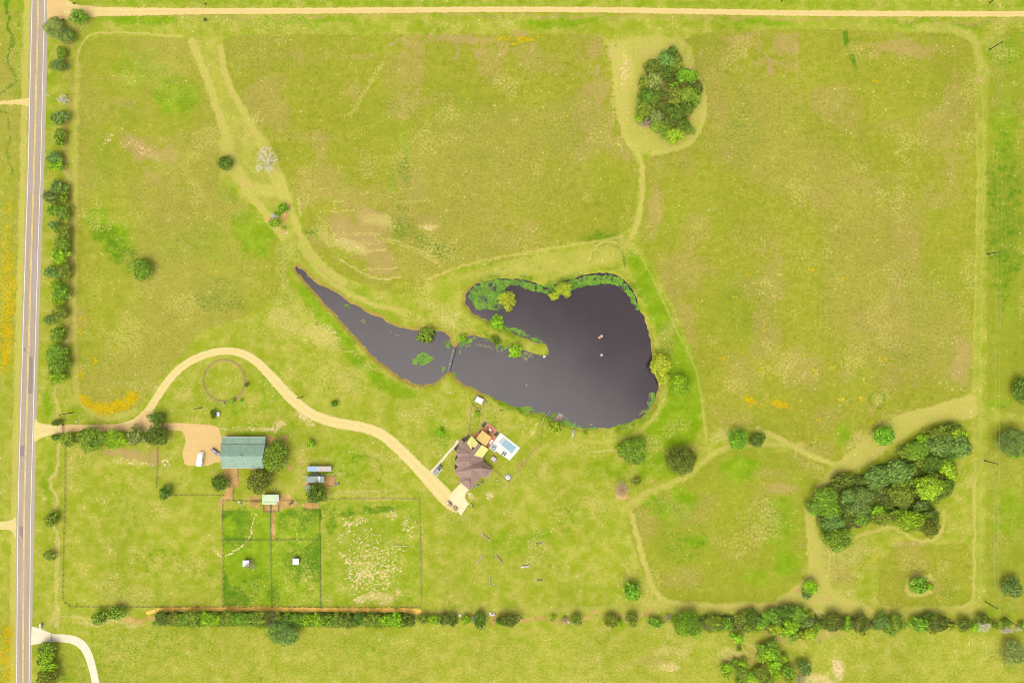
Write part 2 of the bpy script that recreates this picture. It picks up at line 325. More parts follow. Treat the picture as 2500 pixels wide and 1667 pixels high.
for ch_, am_, sd_ in (('dark', .95, 91), ('lush', .9, 93), ('straw', .16, 95)):
    d_ = sdf(X, Y, D.l([(515, 1172), (737, 1172), (737, 1390), (515, 1390)])); M[ch_] = np.maximum(M[ch_], am_ * (d_ < 0) * sstep(.46, .6, fbm(X, Y, 13, sd_)))
blobs('dark', D, [(560, 1200, 30, 40, 0, .5), (590, 1340, 20, 50, 0, .4), (680, 1290, 40, 60, 0, .5), (700, 1200, 24, 36, 0, .6), (650, 1200, 16, 30, 0, .5), (630, 1360, 16, 40, 0, .6), (760, 1200, 18, 60, 0, .4), (870, 1165, 50, 12, 0, .7), (800, 1175, 40, 14, 0, .5), (735, 1085, 60, 8, 0, .7)])
area('lush', D.l([(742, 1150), (965, 1150), (965, 1390), (742, 1390)]), .35, 1)
# fields: dry pink-brown and straw
blobs('pink', D, [(330, 345, 85, 30, 25, .7), (392, 360, 26, 40, 0, .55), (355, 412, 50, 14, 45, .5), (385, 490, 70, 40, 0, .35), (285, 235, 45, 18, 0, .35), (470, 330, 40, 28, 0, .35), (260, 180, 40, 10, 0, .3), (820, 545, 110, 42, 35, .75), (850, 505, 70, 30, 40, .7), (780, 455, 80, 26, 25, .45), (870, 600, 80, 34, 15, .6),
    (985, 510, 50, 22, 20, .5), (970, 460, 40, 16, 0, .35), (830, 130, 60, 12, 0, .4), (1075, 95, 120, 14, 0, .6), (1140, 115, 90, 10, 0, .4), (960, 235, 60, 18, 0, .4), (1365, 110, 22, 40, 0, .5), (1385, 200, 22, 40, 0, .5), (1350, 210, 35, 24, 0, .45), (1395, 270, 22, 50, -20, .4), (1340, 330, 40, 40, 0, .25), (1440, 355, 16, 22, 0, .45),
    (1700, 85, 70, 16, 0, .5), (1810, 100, 50, 26, 30, .5), (1790, 150, 60, 20, 0, .25), (2080, 110, 120, 26, 0, .55), (2190, 240, 36, 110, 0, .4), (2140, 300, 60, 80, 0, .35), (1580, 620, 60, 70, 0, .4), (1500, 480, 26, 90, 0, .5), (1600, 520, 50, 50, 0, .35), (2060, 510, 120, 90, 0, .3), (1840, 850, 80, 70, 0, .4), (1700, 860, 60, 80, 0, .35), (2205, 830, 36, 90, 0, .6),
    (1900, 960, 60, 40, 0, .3), (1800, 1120, 60, 24, 0, .55), (1760, 1090, 50, 18, 0, .35), (1480, 1200, 50, 60, 0, .35), (1560, 1330, 80, 40, 0, .35), (290, 1042, 90, 20, 0, .75), (350, 1050, 20, 30, 0, .7), (1500, 1520, 60, 24, 0, .4), (1540, 1490, 60, 16, 0, .4), (1930, 1310, 40, 60, 0, .45), (1900, 1460, 60, 16, 0, .5), (1720, 1440, 60, 12, 0, .5),
    (150, 600, 12, 200, 0, .4), (1540, 760, 26, 80, 20, .35), (2040, 870, 60, 40, 0, .3), (1750, 550, 120, 80, 0, .2), (180, 730, 22, 50, 0, .4), (560, 320, 40, 60, 0, .3), (2050, 290, 60, 30, 0, .3), (40, 420, 14, 200, 0, .3), (2085, 1250, 60, 8, 0, .5), (2250, 185, 10, 10, 0, .8), (2252, 165, 8, 7, 0, .6)])
blobs('straw', D, [(800, 565, 70, 18, 32, .7), (745, 545, 40, 20, 45, .55), (870, 510, 50, 18, 20, .6), (985, 522, 30, 10, 0, .75), (660, 742, 80, 30, 25, .55), (740, 770, 70, 30, 40, .6), (620, 770, 40, 20, 0, .3), (1035, 735, 60, 32, 25, .5), (985, 700, 50, 16, 20, .45), (950, 730, 60, 12, 20, .35), (750, 860, 60, 60, 30, .3), (800, 880, 60, 30, 40, .45),
    (960, 950, 70, 30, 0, .4), (1010, 1010, 60, 24, 0, .3), (1420, 130, 34, 46, 0, .8), (1500, 115, 60, 26, 0, .6), (1440, 180, 26, 60, 0, .8), (1437, 250, 22, 60, 0, .7), (1600, 230, 20, 70, 0, .4), (1925, 1535, 22, 34, -15, .9), (1880, 1560, 50, 22, 0, .75), (1540, 1490, 70, 20, 0, .5), (1540, 1530, 34, 14, 0, .75), (1525, 1425, 60, 10, 0, .3),
    (640, 970, 26, 10, 0, .7), (590, 985, 90, 9, 0, .5), (690, 1070, 22, 50, 0, .4), (640, 1030, 26, 40, 0, .5), (920, 1050, 60, 10, -10, .4), (760, 1095, 60, 10, -15, .4), (850, 1135, 110, 9, 0, .5), (420, 900, 26, 30, 0, .4), (150, 700, 10, 300, 0, .45), (155, 420, 8, 60, 0, .4), (1250, 1080, 30, 14, -60, .5), (1215, 1120, 30, 60, 0, .2), (1085, 955, 20, 60, 0, .3),
    (2040, 960, 60, 10, -25, .4), (1980, 1020, 60, 30, -30, .5), (1870, 1070, 40, 14, 20, .4), (1900, 1200, 20, 80, 0, .5), (1940, 1150, 50, 20, 0, .4), (1900, 1300, 40, 90, 0, .45), (1960, 1270, 50, 40, 0, .45), (1800, 1420, 70, 9, 0, .3), (130, 960, 6, 60, 0, .6), (130, 1250, 5, 130, 0, .75), (130, 1420, 8, 40, 0, .7), (250, 1430, 120, 8, 0, .6), (300, 1370, 110, 24, 0, .35), (240, 1350, 60, 30, 0, .35), (300, 1280, 80, 60, 0, .15),
    (2100, 1300, 60, 30, 0, .25), (1680, 880, 50, 30, 0, .3), (540, 820, 10, 10, 0, .3), (1300, 1160, 60, 60, 0, .15), (1410, 200, 8, 110, 0, .5), (1660, 1000, 34, 24, 0, .55), (1330, 1025, 50, 8, 0, .5), (1390, 1035, 60, 5, 0, .6), (2060, 620, 60, 60, 0, .2), (1850, 600, 60, 60, 0, .2), (300, 500, 60, 40, 0, .2), (340, 640, 60, 60, 0, .25), (430, 700, 70, 30, 0, .35), (220, 640, 40, 60, 0, .2), (1380, 600, 90, 26, -8, .25),
    (1080, 680, 40, 18, 0, .3), (570, 300, 14, 60, 20, .5)])
# tracks cut through the fields (straw coloured, lighter)
line('track', D.l([(440, 95), (468, 160), (492, 230), (515, 300), (530, 370), (560, 430), (610, 490), (650, 545)]), 3.2, .95, 1.4)
line('track', D.l([(505, 110), (520, 180), (555, 250), (590, 310), (625, 370), (650, 420), (668, 480), (690, 540), (730, 600), (790, 650)]), 3.0, .8, 1.6)
line('track', D.l([(520, 330), (540, 390), (575, 430), (620, 440)]), 7, .6, 3)
line('track', D.l([(600, 330), (630, 400), (650, 450)]), 6, .7, 3)
line('track', D.l([(2245, 150), (2252, 400), (2246, 700), (2242, 900), (2245, 1100), (2244, 1380)]), 4.6, .2, .8)
line('track', D.l([(2246, 920), (2262, 948), (2300, 960), (2420, 960)]), 4.0, .22, 1); line('track', D.l([(2110, 62), (2180, 66), (2235, 90), (2250, 150)]), 5, .35, 1.5)
line('track', D.l([(2232, 915), (2150, 940), (2060, 966), (2000, 1012), (1940, 1062), (1905, 1095), (1872, 1140), (1862, 1200), (1866, 1290), (1850, 1340), (1790, 1385)]), 3.8, .9, 1.4)
line('track', D.l([(1740, 985), (1800, 1012), (1860, 1045), (1915, 1066)]), 2.4, .7, 1)
line('track', D.l([(1410, 120), (1420, 240), (1440, 320), (1470, 360), (1475, 440), (1466, 500), (1450, 545)]), 2.4, .7, 1.2)
line('track', D.l([(1570, 140), (1608, 190), (1618, 240), (1606, 300), (1570, 335), (1500, 352)]), 2.4, .95, 1)
line('track', D.l([(690, 560), (720, 610), (780, 660), (860, 700), (930, 715)]), 3.0, .5, 1.5)
line('track', D.l([(1460, 570), (1500, 640), (1545, 740), (1595, 840), (1614, 940), (1622, 1010)]), 1.2, .4, .8)
line('track', D.l([(1450, 1180), (1480, 1290), (1515, 1372), (1600, 1390), (1760, 1392)]), 2.6, .62, 1.2)
line('track', D.l([(1430, 1170), (1480, 1135), (1560, 1100), (1620, 1055), (1680, 1022), (1760, 1022), (1840, 1020)]), 3.0, .42, 1.5)
line('track', D.l([(1330, 1012), (1400, 1015), (1470, 990), (1520, 930), (1530, 860)]), 2.6, .3, 1.2)
line('track', D.l([(960, 1410), (1200, 1402), (1500, 1398), (1700, 1402)]), 4, .3, 2)
line('track', D.l([(1480, 1385), (1700, 1400), (1900, 1410), (2230, 1400)]), 5, .35, 2)
line('track', D.l([(2200, 1394), (2228, 1385), (2237, 1360), (2238, 1100)]), 1.4, .6, .8)
line('track', T33.l([(600, 370), (560, 480), (545, 640), (600, 850)]), 1.8, .5, .8)
line('track', T33.l([(780, 240), (950, 190), (1100, 150), (1200, 180), (1320, 250), (1430, 280), (1540, 230), (1600, 130), (1600, 0)]), 1.6, .65, .9)
line('track', D.l([(178, 150), (172, 400), (172, 800), (185, 920), (250, 960), (310, 945)]), 3.4, .35, 1)
line('track', T00.l([(705, 600), (720, 450), (800, 340), (900, 305), (1200, 300), (1500, 325), (1650, 335)]), 1.0, .75, .6)
line('track', D.l([(1700, 1395), (1760, 1398), (1840, 1380), (1880, 1360)]), 6, .4, 2)
line('track', D.l([(985, 640), (1080, 606), (1200, 582), (1330, 560), (1430, 545)]), 1.2, .5, .6)
area('track', cat(D.l([(1000, 650), (1150, 605), (1300, 575), (1420, 555), (1430, 600), (1380, 612), (1300, 640), (1200, 632), (1080, 640)]), True, 3), .3, 3)
line('dark', T21.l([(710, 830), (740, 740), (800, 670), (880, 640), (950, 670), (1000, 740), (1025, 800), (1030, 870)]), .9, .8, .5)
line('track', T21.l([(700, 810), (735, 720), (800, 655), (880, 630), (950, 655)]), .8, .9, .4)
line('straw', T10.l([(840, 1050), (920, 930), (1020, 760), (1150, 560)]), .6, .5, .4)
line('straw', T10.l([(860, 1060), (940, 940), (1040, 770), (1170, 570)]), .6, .5, .4)
for o_ in (0, 26): line('straw', T11.l([(1080, 590 + o_), (1280, 630 + o_), (1450, 700 + o_), (1650, 800 + o_)]), .6, .6, .4)
line('straw', D.l([(2250, 980), (2352, 957)]), 0.1, .0)
line('lush', D.l([(1985, 740), (2040, 800)]), .1, 0.)
# tractor lines of pale straw in the north field
for yy, x0, x1 in ((568, 520, 1130), (355, 680, 900), (265, 1290, 1600), (155, 570, 650), (152, 1330, 1420), (265, 720, 800), (660, 640, 920), (885, 960, 1280), (650, 1000, 1140), (742, 860, 1000)):
    line('straw', T11.l([(x0, yy + 4), ((x0 + x1) / 2, yy), (x1, yy - 3)]), .5, .6, .4)
line('straw', T11.l([(380, 250), (410, 400)]), .6, .9, .4); line('straw', T11.l([(1000, 730), (1190, 705)]), .5, .9, .4)
line('straw', T11.l([(760, 790), (900, 880), (1060, 955), (1180, 975), (1330, 950)]), .6, .85, .4)
for k_ in range(5): line('straw', T11.l([(540 + k_ * 30, 430 + k_ * 10), (700 + k_ * 30, 600 + k_ * 12), (860 + k_ * 30, 760 + k_ * 12)]), .9, .45, .6, True)
# ragged diagonal pale streaks (worn turf) at the edges of the north fields
def streaks(V, x0, x1, y0, y1, n, ang, ln, s, seed, ch='pink', wd=1.1):
    r = random.Random(seed)
    for _ in range(n):
        x, y = r.uniform(x0, x1), r.uniform(y0, y1); a = math.radians(ang + r.uniform(-14, 14)); L = ln * r.uniform(.4, 1.2)
        line(ch, V.l([(x, y), (x + L * math.cos(a), y + L * math.sin(a))]), wd * r.uniform(.6, 1.5), s * r.uniform(.5, 1), .6, True)
streaks(D, 880, 1220, 66, 130, 46, 115, 16, .95, 1); streaks(D, 1320, 1440, 90, 350, 60, 95, 22, .8, 2); streaks(D, 1660, 1850, 70, 150, 40, 60, 26, .8, 3)
streaks(D, 900, 1040, 200, 270, 26, 95, 14, .6, 4); streaks(D, 1960, 2200, 70, 130, 40, 0, 14, .55, 5); streaks(D, 700, 900, 440, 640, 60, 40, 26, .6, 6); streaks(D, 620, 900, 720, 880, 80, 38, 30, .5, 7, 'straw')
streaks(D, 1410, 1450, 100, 330, 40, 85, 16, .6, 8, 'straw'); streaks(D, 300, 420, 300, 370, 24, 30, 20, .6, 9); streaks(D, 1880, 2000, 1120, 1400, 40, 90, 16, .4, 10, 'straw'); streaks(D, 1750, 2050, 1440, 1480, 24, 20, 20, .5, 12, 'straw')
streaks(R16, 280, 900, 730, 960, 50, 28, 130, .9, 13, 'straw', .6); streaks(R16, 380, 900, 850, 1010, 36, -20, 110, .8, 14, 'pink', .6); streaks(R16, 920, 1300, 580, 720, 26, 30, 60, .8, 15, 'pink', .6)
streaks(D, 1000, 1090, 700, 775, 30, 35, 18, .5, 16, 'straw'); streaks(D, 520, 600, 260, 420, 26, 60, 26, .5, 17, 'straw')
# bare worn turf in the small paddock
r_ = random.Random(5)
for (x, y, rx, ry, n) in ((880, 90, 130, 45, 30), (1380, 130, 60, 120, 22), (1290, 350, 70, 24, 10), (960, 470, 80, 80, 34), (840, 480, 40, 90, 16), (1000, 580, 90, 26, 26), (1180, 550, 70, 40, 14), (1290, 520, 60, 60, 12), (880, 680, 120, 90, 40), (1100, 640, 160, 60, 34), (1180, 760, 170, 60, 40), (1240, 40, 60, 60, 14), (920, 790, 90, 40, 16), (980, 200, 200, 40, 16), (980, 300, 130, 60, 12), (780, 240, 30, 60, 8), (1050, 840, 150, 24, 16)):
    for _ in range(n):
        a = r_.uniform(0, 6.28); u = math.sqrt(r_.random()); bx, by = x + rx * u * math.cos(a), y + ry * u * math.sin(a); w_ = r_.uniform(8, 26)
        blob('sand', T13, bx, by, w_ * 1.3, w_ * r_.uniform(.35, .8), r_.uniform(-60, 30), r_.uniform(.55, 1.0), .2)
line('sand', T13.l([(760, 370), (800, 430), (850, 500), (860, 560)]), 1.5, .9, 1, True); line('sand', T13.l([(930, 600), (1000, 575), (1080, 600), (1150, 575), (1210, 530)]), 1.8, .9, 1, True); line('sand', T13.l([(790, 150), (870, 130), (1030, 70)]), 1.5, .9, 1, True)
streaks(T13, 380, 520, 440, 760, 22, 70, 40, .6, 21, 'straw'); streaks(T13, -60, 40, 600, 860, 14, 70, 40, .5, 22, 'straw')
blob('sand', T13, 1080, 500, 350, 360, 0, .5, .3); blob('sand', T13, 1000, 560, 220, 200, 0, .62, .2); blob('sand', T13, 880, 120, 130, 60, -20, .6, .2); blob('sand', T13, 1370, 130, 60, 110, 0, .55, .2); blob('straw', T13, 1100, 800, 240, 60, 0, .7)
blobs('sand', D, [(1925, 1535, 22, 36, -15, .75), (1880, 1562, 46, 16, 0, .6), (1540, 1530, 34, 14, 0, .5), (250, 320, 8, 24, 30, .5), (1432, 160, 12, 60, 0, .6), (760, 760, 40, 10, 45, .5), (300, 1062, 70, 10, 0, .55), (378, 1060, 16, 22, 0, .6), (985, 522, 26, 6, 0, .7), (330, 345, 60, 12, 30, .45), (800, 560, 60, 8, 35, .5)])
# barnyard dirt
area('dirt', cat(R3.l([(960, 1105), (1240, 1110), (1290, 1200), (1290, 1320), (1300, 1500), (1180, 1560), (1060, 1520), (1080, 1380), (1020, 1260)]), True, 3), 1, .8)
area('dirt', cat(R4.l([(190, 300), (440, 300), (470, 420), (380, 480), (360, 700), (380, 745), (200, 750), (150, 840), (100, 800), (140, 680), (230, 600), (280, 480), (250, 380)]), True, 3), .95, 1)
area('dirt', cat(R4.l([(660, 780), (740, 690), (820, 700), (880, 760), (900, 830), (900, 930), (820, 930), (740, 860)]), True, 3), .9, 1.6, True)
area('dirt', cat(R4.l([(1150, 830), (1200, 780), (1260, 690), (1350, 700), (1480, 760), (1540, 840), (1430, 920), (1300, 970), (1220, 940), (1180, 880)]), True, 3), .9, 1.6, True)
area('dirt', R4.l([(905, 825), (1180, 825), (1180, 945), (905, 945)]), 1, .4)
area('dirt', R4.l([(2000, 315), (2190, 315), (2190, 490), (2000, 490), (1960, 460), (1690, 455), (1690, 425), (2000, 420)]), 1, .6)
blobs('dirt', R4, [(1050, 250, 90, 40, 0, .9), (1380, 170, 80, 50, 60, .8), (1600, 70, 60, 40, -50, .7), (1750, 830, 200, 60, 0, .8), (1790, 880, 170, 22, 0, .9), (1430, 800, 90, 50, 0, .8), (1080, 620, 90, 26, 0, .9), (740, 200, 160, 26, 0, .8), (2060, 560, 60, 90, 0, .6), (1640, 440, 60, 60, 0, .8), (150, 780, 50, 90, 0, .8), (1075, 1160, 34, 220, 0, .9)])
blobs('dirt', R3, [(2000, 500, 200, 110, 20, .9), (2280, 430, 80, 80, 0, .8), (1200, 400, 400, 14, 0, .8), (1900, 420, 50, 90, 0, .7), (2010, 1240, 80, 50, 0, .7)])
blobs('sand', R3, [(1640, 240, 130, 44, 0, .8), (2080, 230, 150, 80, 0, .85), (960, 250, 90, 60, 0, .7), (2200, 100, 80, 60, 0, .6), (2100, 320, 60, 60, 0, .7), (1150, 210, 70, 40, 0, .5)])
blobs('sand', T12, [(420, 700, 90, 60, 30, .9), (500, 770, 100, 40, 20, .7), (560, 720, 90, 24, 25, .8), (130, 810, 120, 30, 0, .7), (220, 770, 60, 50, 0, .6), (870, 1010, 50, 20, 0, .7), (960, 950, 24, 14, 0, .6), (1065, 930, 24, 14, 0, .6), (1020, 970, 20, 12, 0, .5), (540, 900, 30, 30, 0, .4), (530, 1015, 34, 14, 0, .5), (300, 1060, 90, 40, 0, .3)])
line('sand', R12.l([(330, 10), (230, 70), (100, 130), (0, 180)]), .8, .9, .4, False); line('sand', T03.l([(1940, 320), (1960, 370), (2010, 405), (2100, 385), (2200, 320), (2275, 240), (2300, 120), (2330, 30)]), .7, .95, .4)
line('sand', T13.l([(370, 210), (385, 290)]), .8, .8, .5)
line('dirt', T13.l([(150, 10), (160, 120), (160, 240)]), 1.6, .8, .7)
# orange dirt lane under the paddock
line('gold', T03.l([(1360, 925), (1440, 905), (1600, 893), (2000, 892), (2333, 897)]) + T13.l([(300, 898), (900, 903), (1300, 905), (1480, 912)]), 2.2, 1., .7)
line('dirt', T03.l([(1100, 975), (1250, 975), (1330, 950), (1400, 960), (1450, 1000)]), 2.0, .7, 1.2, True)
line('dirt', D.l([(1140, 1420), (1300, 1418), (1500, 1412)]), 2.0, .6, 1.5, True); line('dirt', D.l([(360, 1415), (600, 1400), (950, 1405), (1200, 1415)]), 1.4, .4, 1)
line('dirt', R14.l([(1180, 280), (1170, 400), (1180, 560)]), 1.6, .8, 1, True)
line('pink', D.l([(150, 60), (158, 300), (158, 800)]), 2.2, .6, 1.5, True)
# bare soil round the clumps
blobs('dirt', T20, [(1390, 880, 50, 60, 0, .8), (1430, 800, 40, 30, 0, .6), (1430, 1090, 90, 40, 30, .9), (1550, 810, 50, 50, 0, .7), (1140, 800, 16, 60, 0, .7), (1620, 1060, 50, 40, 0, .5), (1300, 1030, 40, 40, 0, .7), (1230, 1140, 60, 30, 0, .6)])
blobs('dirt', R13, [(1380, 760, 110, 50, -25, .85), (1690, 720, 60, 200, 0, .7), (1660, 1000, 110, 40, 0, .8), (1480, 700, 80, 80, 0, .6), (1420, 380, 70, 60, 0, .5), (1770, 500, 40, 60, 0, .6)])
blobs('track', T33, [(1370, 590, 120, 40, 10, .45), (1270, 660, 24, 80, 0, .8), (1340, 760, 90, 20, 0, .6), (1480, 620, 40, 60, 0, .7)]); blobs('dirt', T33, [(270, 730, 36, 24, 0, .7), (1190, 850, 60, 14, 0, .5)])
line('dirt', T33.l([(1260, 720), (1250, 650), (1290, 590), (1370, 560), (1450, 580), (1500, 640)]), 1.8, .22, .8); line('track', T33.l([(1260, 720), (1300, 765), (1380, 760), (1480, 735)]), 1.6, .8, .8)
blobs('mulch', T32, [(1290, 1110, 70, 40, 0, .8), (1390, 1190, 60, 60, 0, .8), (790, 1330, 90, 50, 0, .8), (1050, 1450, 30, 60, 0, .7), (1000, 1350, 70, 60, 0, .6)]); blobs('mulch', T33, [(700, 80, 30, 80, 0, .7), (820, 140, 50, 30, 0, .6), (1130, 30, 30, 50, 0, .7)])
blobs('dirt', T22, [(1000, 1365, 85, 110, -20, 1.), (1080, 1450, 20, 24, 0, .9), (80, 1130, 36, 70, 30, .6), (190, 985, 16, 16, 0, .8), (1225, 1270, 14, 9, 0, .9), (1275, 1282, 18, 16, 0, .9), (1328, 1303, 18, 14, 0, .9), (1225, 860, 0.1, 0.1)])
blobs('sand', R1, [(400, 140, 90, 46, 30, .75), (690, 212, 46, 46, 0, .8), (700, 325, 60, 20, 20, .5), (1500, 515, 66, 50, 0, .8), (1260, 480, 60, 60, 0, .45), (890, 590, 40, 60, 0, .45)])
line('sand', R1.l([(2030, 720), (1990, 800), (2020, 880), (2100, 950), (2200, 985), (2290, 920), (2340, 830)]), 1.3, .75, .9, True)
blobs('straw', R1, [(2170, 760, 130, 110, 0, .4), (260, 720, 180, 60, 20, .35)])
blobs('sand', R2, [(890, 1050, 110, 90, 20, .75), (1255, 1060, 120, 100, 20, .8), (1110, 930, 50, 40, 0, .4), (900, 1110, 120, 30, 20, .5)])
blobs('dirt', T31, [(1985, 760, 18, 18, 0, .5)]); blobs('dirt', T32, [(1965, 1095, 22, 26, 0, .5)])
blobs('sand', T32, [(1850, 650, 16, 16, 0, .9), (1852, 700, 18, 22, 0, .9), (1000, 548, 50, 50, 0, .45)]); line('dark', [T32(1000 + 70 * math.cos(t), 548 + 72 * math.sin(t)) for t in np.linspace(0, 6.3, 30)], 1.6, .55, .8)
line('dark', T12.l([(870, 1120), (900, 1070), (980, 1055), (1080, 1080), (1140, 1150), (1155, 1220), (1120, 1290), (1050, 1320), (970, 1290), (890, 1220), (865, 1150), (870, 1120)]), .9, .5, .6)
line('sand', T12.l([(870, 1180), (900, 1240), (950, 1290), (1000, 1310)]), .7, .4, .6)
line('straw', T02.l([(640, 1040), (645, 1200), (640, 1400)]), .6, .5, .5); line('straw', T02.l([(525, 420), (530, 700)]), 1.4, .7, .8, True); line('straw', T02.l([(512, 920), (510, 1200), (500, 1560)]), 1.6, .85, .8, True)
line('straw', T03.l([(500, 150), (490, 400), (485, 700), (480, 1000)]), 2.2, .7, 1.4, True); line('straw', T03.l([(500, 965), (800, 972), (1000, 985)]), 1.5, .6, 1, True)
for (xx, yy) in ((0, 0), (30, 18)): line('track', T02.l([(1850 - xx, 130 + yy), (1760 - xx, 420 + yy), (1650 - xx, 560 + yy)]), .8, .35, .5)
line('straw', T12.l([(640, 1400), (900, 1385), (1260, 1370)]), .8, .6, .5); line('straw', T12.l([(640, 1420), (900, 1405), (1260, 1395)]), .8, .5, .5)
line('straw', R5.l([(200, 470), (230, 300), (330, 200)]), 1.5, .3, 1); blobs('straw', R5, [(820, 320, 150, 50, 0, .35), (1010, 560, 90, 110, 0, .4), (720, 620, 80, 200, 0, .2)])
# round pen worn ring
line('pink', [R5(715 + 462 * math.cos(t), 640 + 462 * math.sin(t)) for t in np.linspace(0, 6.3, 50)], 1.1, .8, .7)
blobs('pink', R5, [(1010, 1030, 90, 50, -40, .8), (1190, 600, 34, 110, 0, .6)])
# north road verges, west road verges
area('pink', D.l([(0, 30), (2500, 45), (2500, 48), (1250, 35), (200, 40), (0, 38)]), .35, .8)
line('pink', D.l([(260, 37), (700, 36), (1200, 33), (1700, 40), (2400, 46)]), 1.6, .5, 1, True)
line('lush', D.l([(0, 4), (900, 6), (2400, 12)]), 4.5, .35, 2)
# west verge beyond the road: tan strip, then gold flowers
line('track', D.l([(62, 0), (55, 300), (45, 700), (34, 1100), (30, 1568)]), 2.6, .9, 1.2); line('lush', D.l([(45, 0), (40, 230)]), 3.5, .5, 1.5); line('dark', T00.l([(110, 0), (105, 400), (100, 780), (60, 830), (0, 840)]), 1.4, .9, .8, True); line('dark', T00.l([(0, 980), (60, 1000), (80, 1100), (65, 1568)]), 1.4, .6, .8, True)
blobs('yellow', T01, [(75, 330, 26, 90, 0, .8), (70, 510, 34, 50, 0, .8), (130, 620, 30, 50, 0, .5), (60, 880, 30, 60, 0, .85), (50, 1090, 30, 34, 0, .8), (90, 1240, 60, 200, 0, .8), (130, 1010, 20, 110, 0, .8), (70, 1450, 70, 140, 0, .95), (740, 1340, 34, 40, 0, .6), (945, 1350, 30, 24, 0, .4), (1190, 1400, 30, 30, 0, .3), (720, 1450, 30, 60, 0, .5)])
blobs('yellow', T02, [(40, 120, 50, 170, 0, .95), (740, 330, 40, 60, 0, .7), (870, 200, 26, 50, 20, .75), (1070, 470, 50, 30, 0, .5), (1200, 515, 80, 60, -20, .95), (1080, 600, 160, 60, -15, 1.), (920, 610, 130, 60, 10, 1.), (790, 560, 90, 60, 40, .9), (740, 530, 34, 40, 0, .8), (1400, 200, 60, 20, 0, .3), (1030, 70, 30, 20, 0, .3), (1500, 60, 50, 30, 0, .25)])
area('yellow', cat(T02.l([(720, 500), (800, 590), (900, 570), (1000, 600), (1120, 560), (1150, 480), (1260, 490), (1260, 540), (1180, 620), (1090, 660), (980, 680), (880, 665), (790, 620), (730, 560)]), True, 3), 1., 2)
blobs('yellow', T03, [(70, 1090, 70, 110, 0, .9), (60, 1200, 80, 90, 0, .5), (30, 1350, 60, 90, 0, .85), (80, 1500, 80, 100, 0, .7)])
blobs('yellow', T20, [(100, 360, 110, 46, 0, .8), (30, 400, 60, 30, 0, .5), (240, 330, 40, 30, 0, .4), (1585, 1510, 14, 12, 0, .7)]); blobs('yellow', T10, [(2260, 350, 90, 36, 0, .6)])
blobs('yellow', T30, [(980, 745, 40, 16, 0, .8), (1040, 850, 16, 14, 0, .6), (1755, 850, 14, 14, 0, .6)]); blobs('yellow', T31, [(390, 885, 40, 30, 0, .7), (700, 960, 30, 26, 0, .6), (1470, 390, 16, 34, 0, .6), (1550, 680, 20, 16, 0, .6), (1560, 760, 20, 14, 0, .5), (1865, 1400, 14, 26, 0, .6), (1775, 930, 20, 16, 0, .4)])
blobs('yellow', T21, [(1760, 715, 22, 16, 0, .6), (1860, 715, 26, 20, 0, .8), (1950, 680, 40, 26, 0, .4), (2150, 930, 30, 50, 0, .4), (2290, 1440, 24, 34, 0, .7), (2165, 1230, 20, 40, 0, .4), (2020, 1140, 30, 20, 0, .35), (2230, 1180, 30, 20, 0, .35)])
blobs('yellow', T22, [(1925, 170, 36, 26, 0, .7), (2080, 100, 50, 40, 0, .3), (2170, 560, 80, 50, 25, .85), (2290, 600, 50, 30, 0, .5), (2260, 280, 40, 40, 0, .4)])
blobs('yellow', T32, [(100, 580, 110, 50, 20, .85), (150, 170, 26, 18, 0, .8), (330, 140, 26, 26, 0, .5), (420, 290, 60, 50, 0, .45), (590, 240, 50, 30, 0, .4), (670, 545, 44, 24, 0, .7), (845, 540, 24, 44, 0, .75), (460, 720, 26, 40, 0, .6), (940, 750, 44, 24, 0, .6), (1020, 180, 36, 30, 0, .6), (1070, 175, 24, 20, 0, .6), (935, 290, 26, 20, 0, .5), (860, 190, 24, 20, 0, .5), (220, 620, 40, 26, 0, .4), (1260, 410, 40, 16, 0, .3), (430, 880, 24, 26, 0, .3)])
blobs('yellow', T33, [(950, 420, 40, 90, 0, .35), (790, 650, 40, 40, 0, .3)])
# pale flowers / dry heads density
line('lush', D.l([(2249, 150), (2254, 400), (2248, 700), (2244, 900), (2248, 1100), (2247, 1380)]), 3.8, .3, 1)
for dx_ in (-7, 9): line('track', D.l([(2247 + dx_, 180), (2252 + dx_, 400), (2246 + dx_, 700), (2242 + dx_, 900), (2245 + dx_, 1100), (2244 + dx_, 1380)]), 1.0, .35, .6)
M['white'] = .12 + .1 * fbm(X, Y, 40, 31) * 2
blobs('white', D, [(2080, 110, 130, 60, 0, .75), (2060, 200, 110, 90, 0, .5), (2150, 260, 90, 90, 0, .45), (1900, 880, 110, 90, 0, .95), (1960, 900, 70, 70, 0, 1.), (2060, 850, 80, 60, 0, .6), (2100, 430, 120, 120, 0, .45), (1770, 640, 60, 90, 0, .6), (1960, 1340, 60, 90, 0, .75), (1950, 1380, 50, 30, 0, 1.), (1040, 730, 60, 40, 0, .8), (930, 730, 60, 26, 20, .7), (1400, 300, 80, 200, 0, .35), (1440, 180, 24, 100, 0, .8),
    (860, 1270, 110, 120, 0, .6), (300, 1300, 180, 90, 0, .6), (250, 1180, 100, 100, 0, .5), (1230, 1280, 40, 60, 0, .8), (500, 880, 60, 60, 0, .7), (200, 760, 40, 60, 0, .6), (560, 320, 60, 60, 0, .4), (330, 350, 80, 30, 0, .7), (800, 560, 110, 60, 0, .6), (950, 1010, 40, 30, 0, .8), (1940, 1540, 90, 60, 0, .7), (2180, 850, 50, 120, 0, .7), (2300, 480, 60, 300, 0, .4), (700, 1000, 60, 100, 0, .5), (230, 900, 60, 60, 0, .5), (100, 1100, 40, 400, 0, .4), (1700, 1300, 160, 60, 0, .4), (450, 520, 60, 40, 0, .5)])
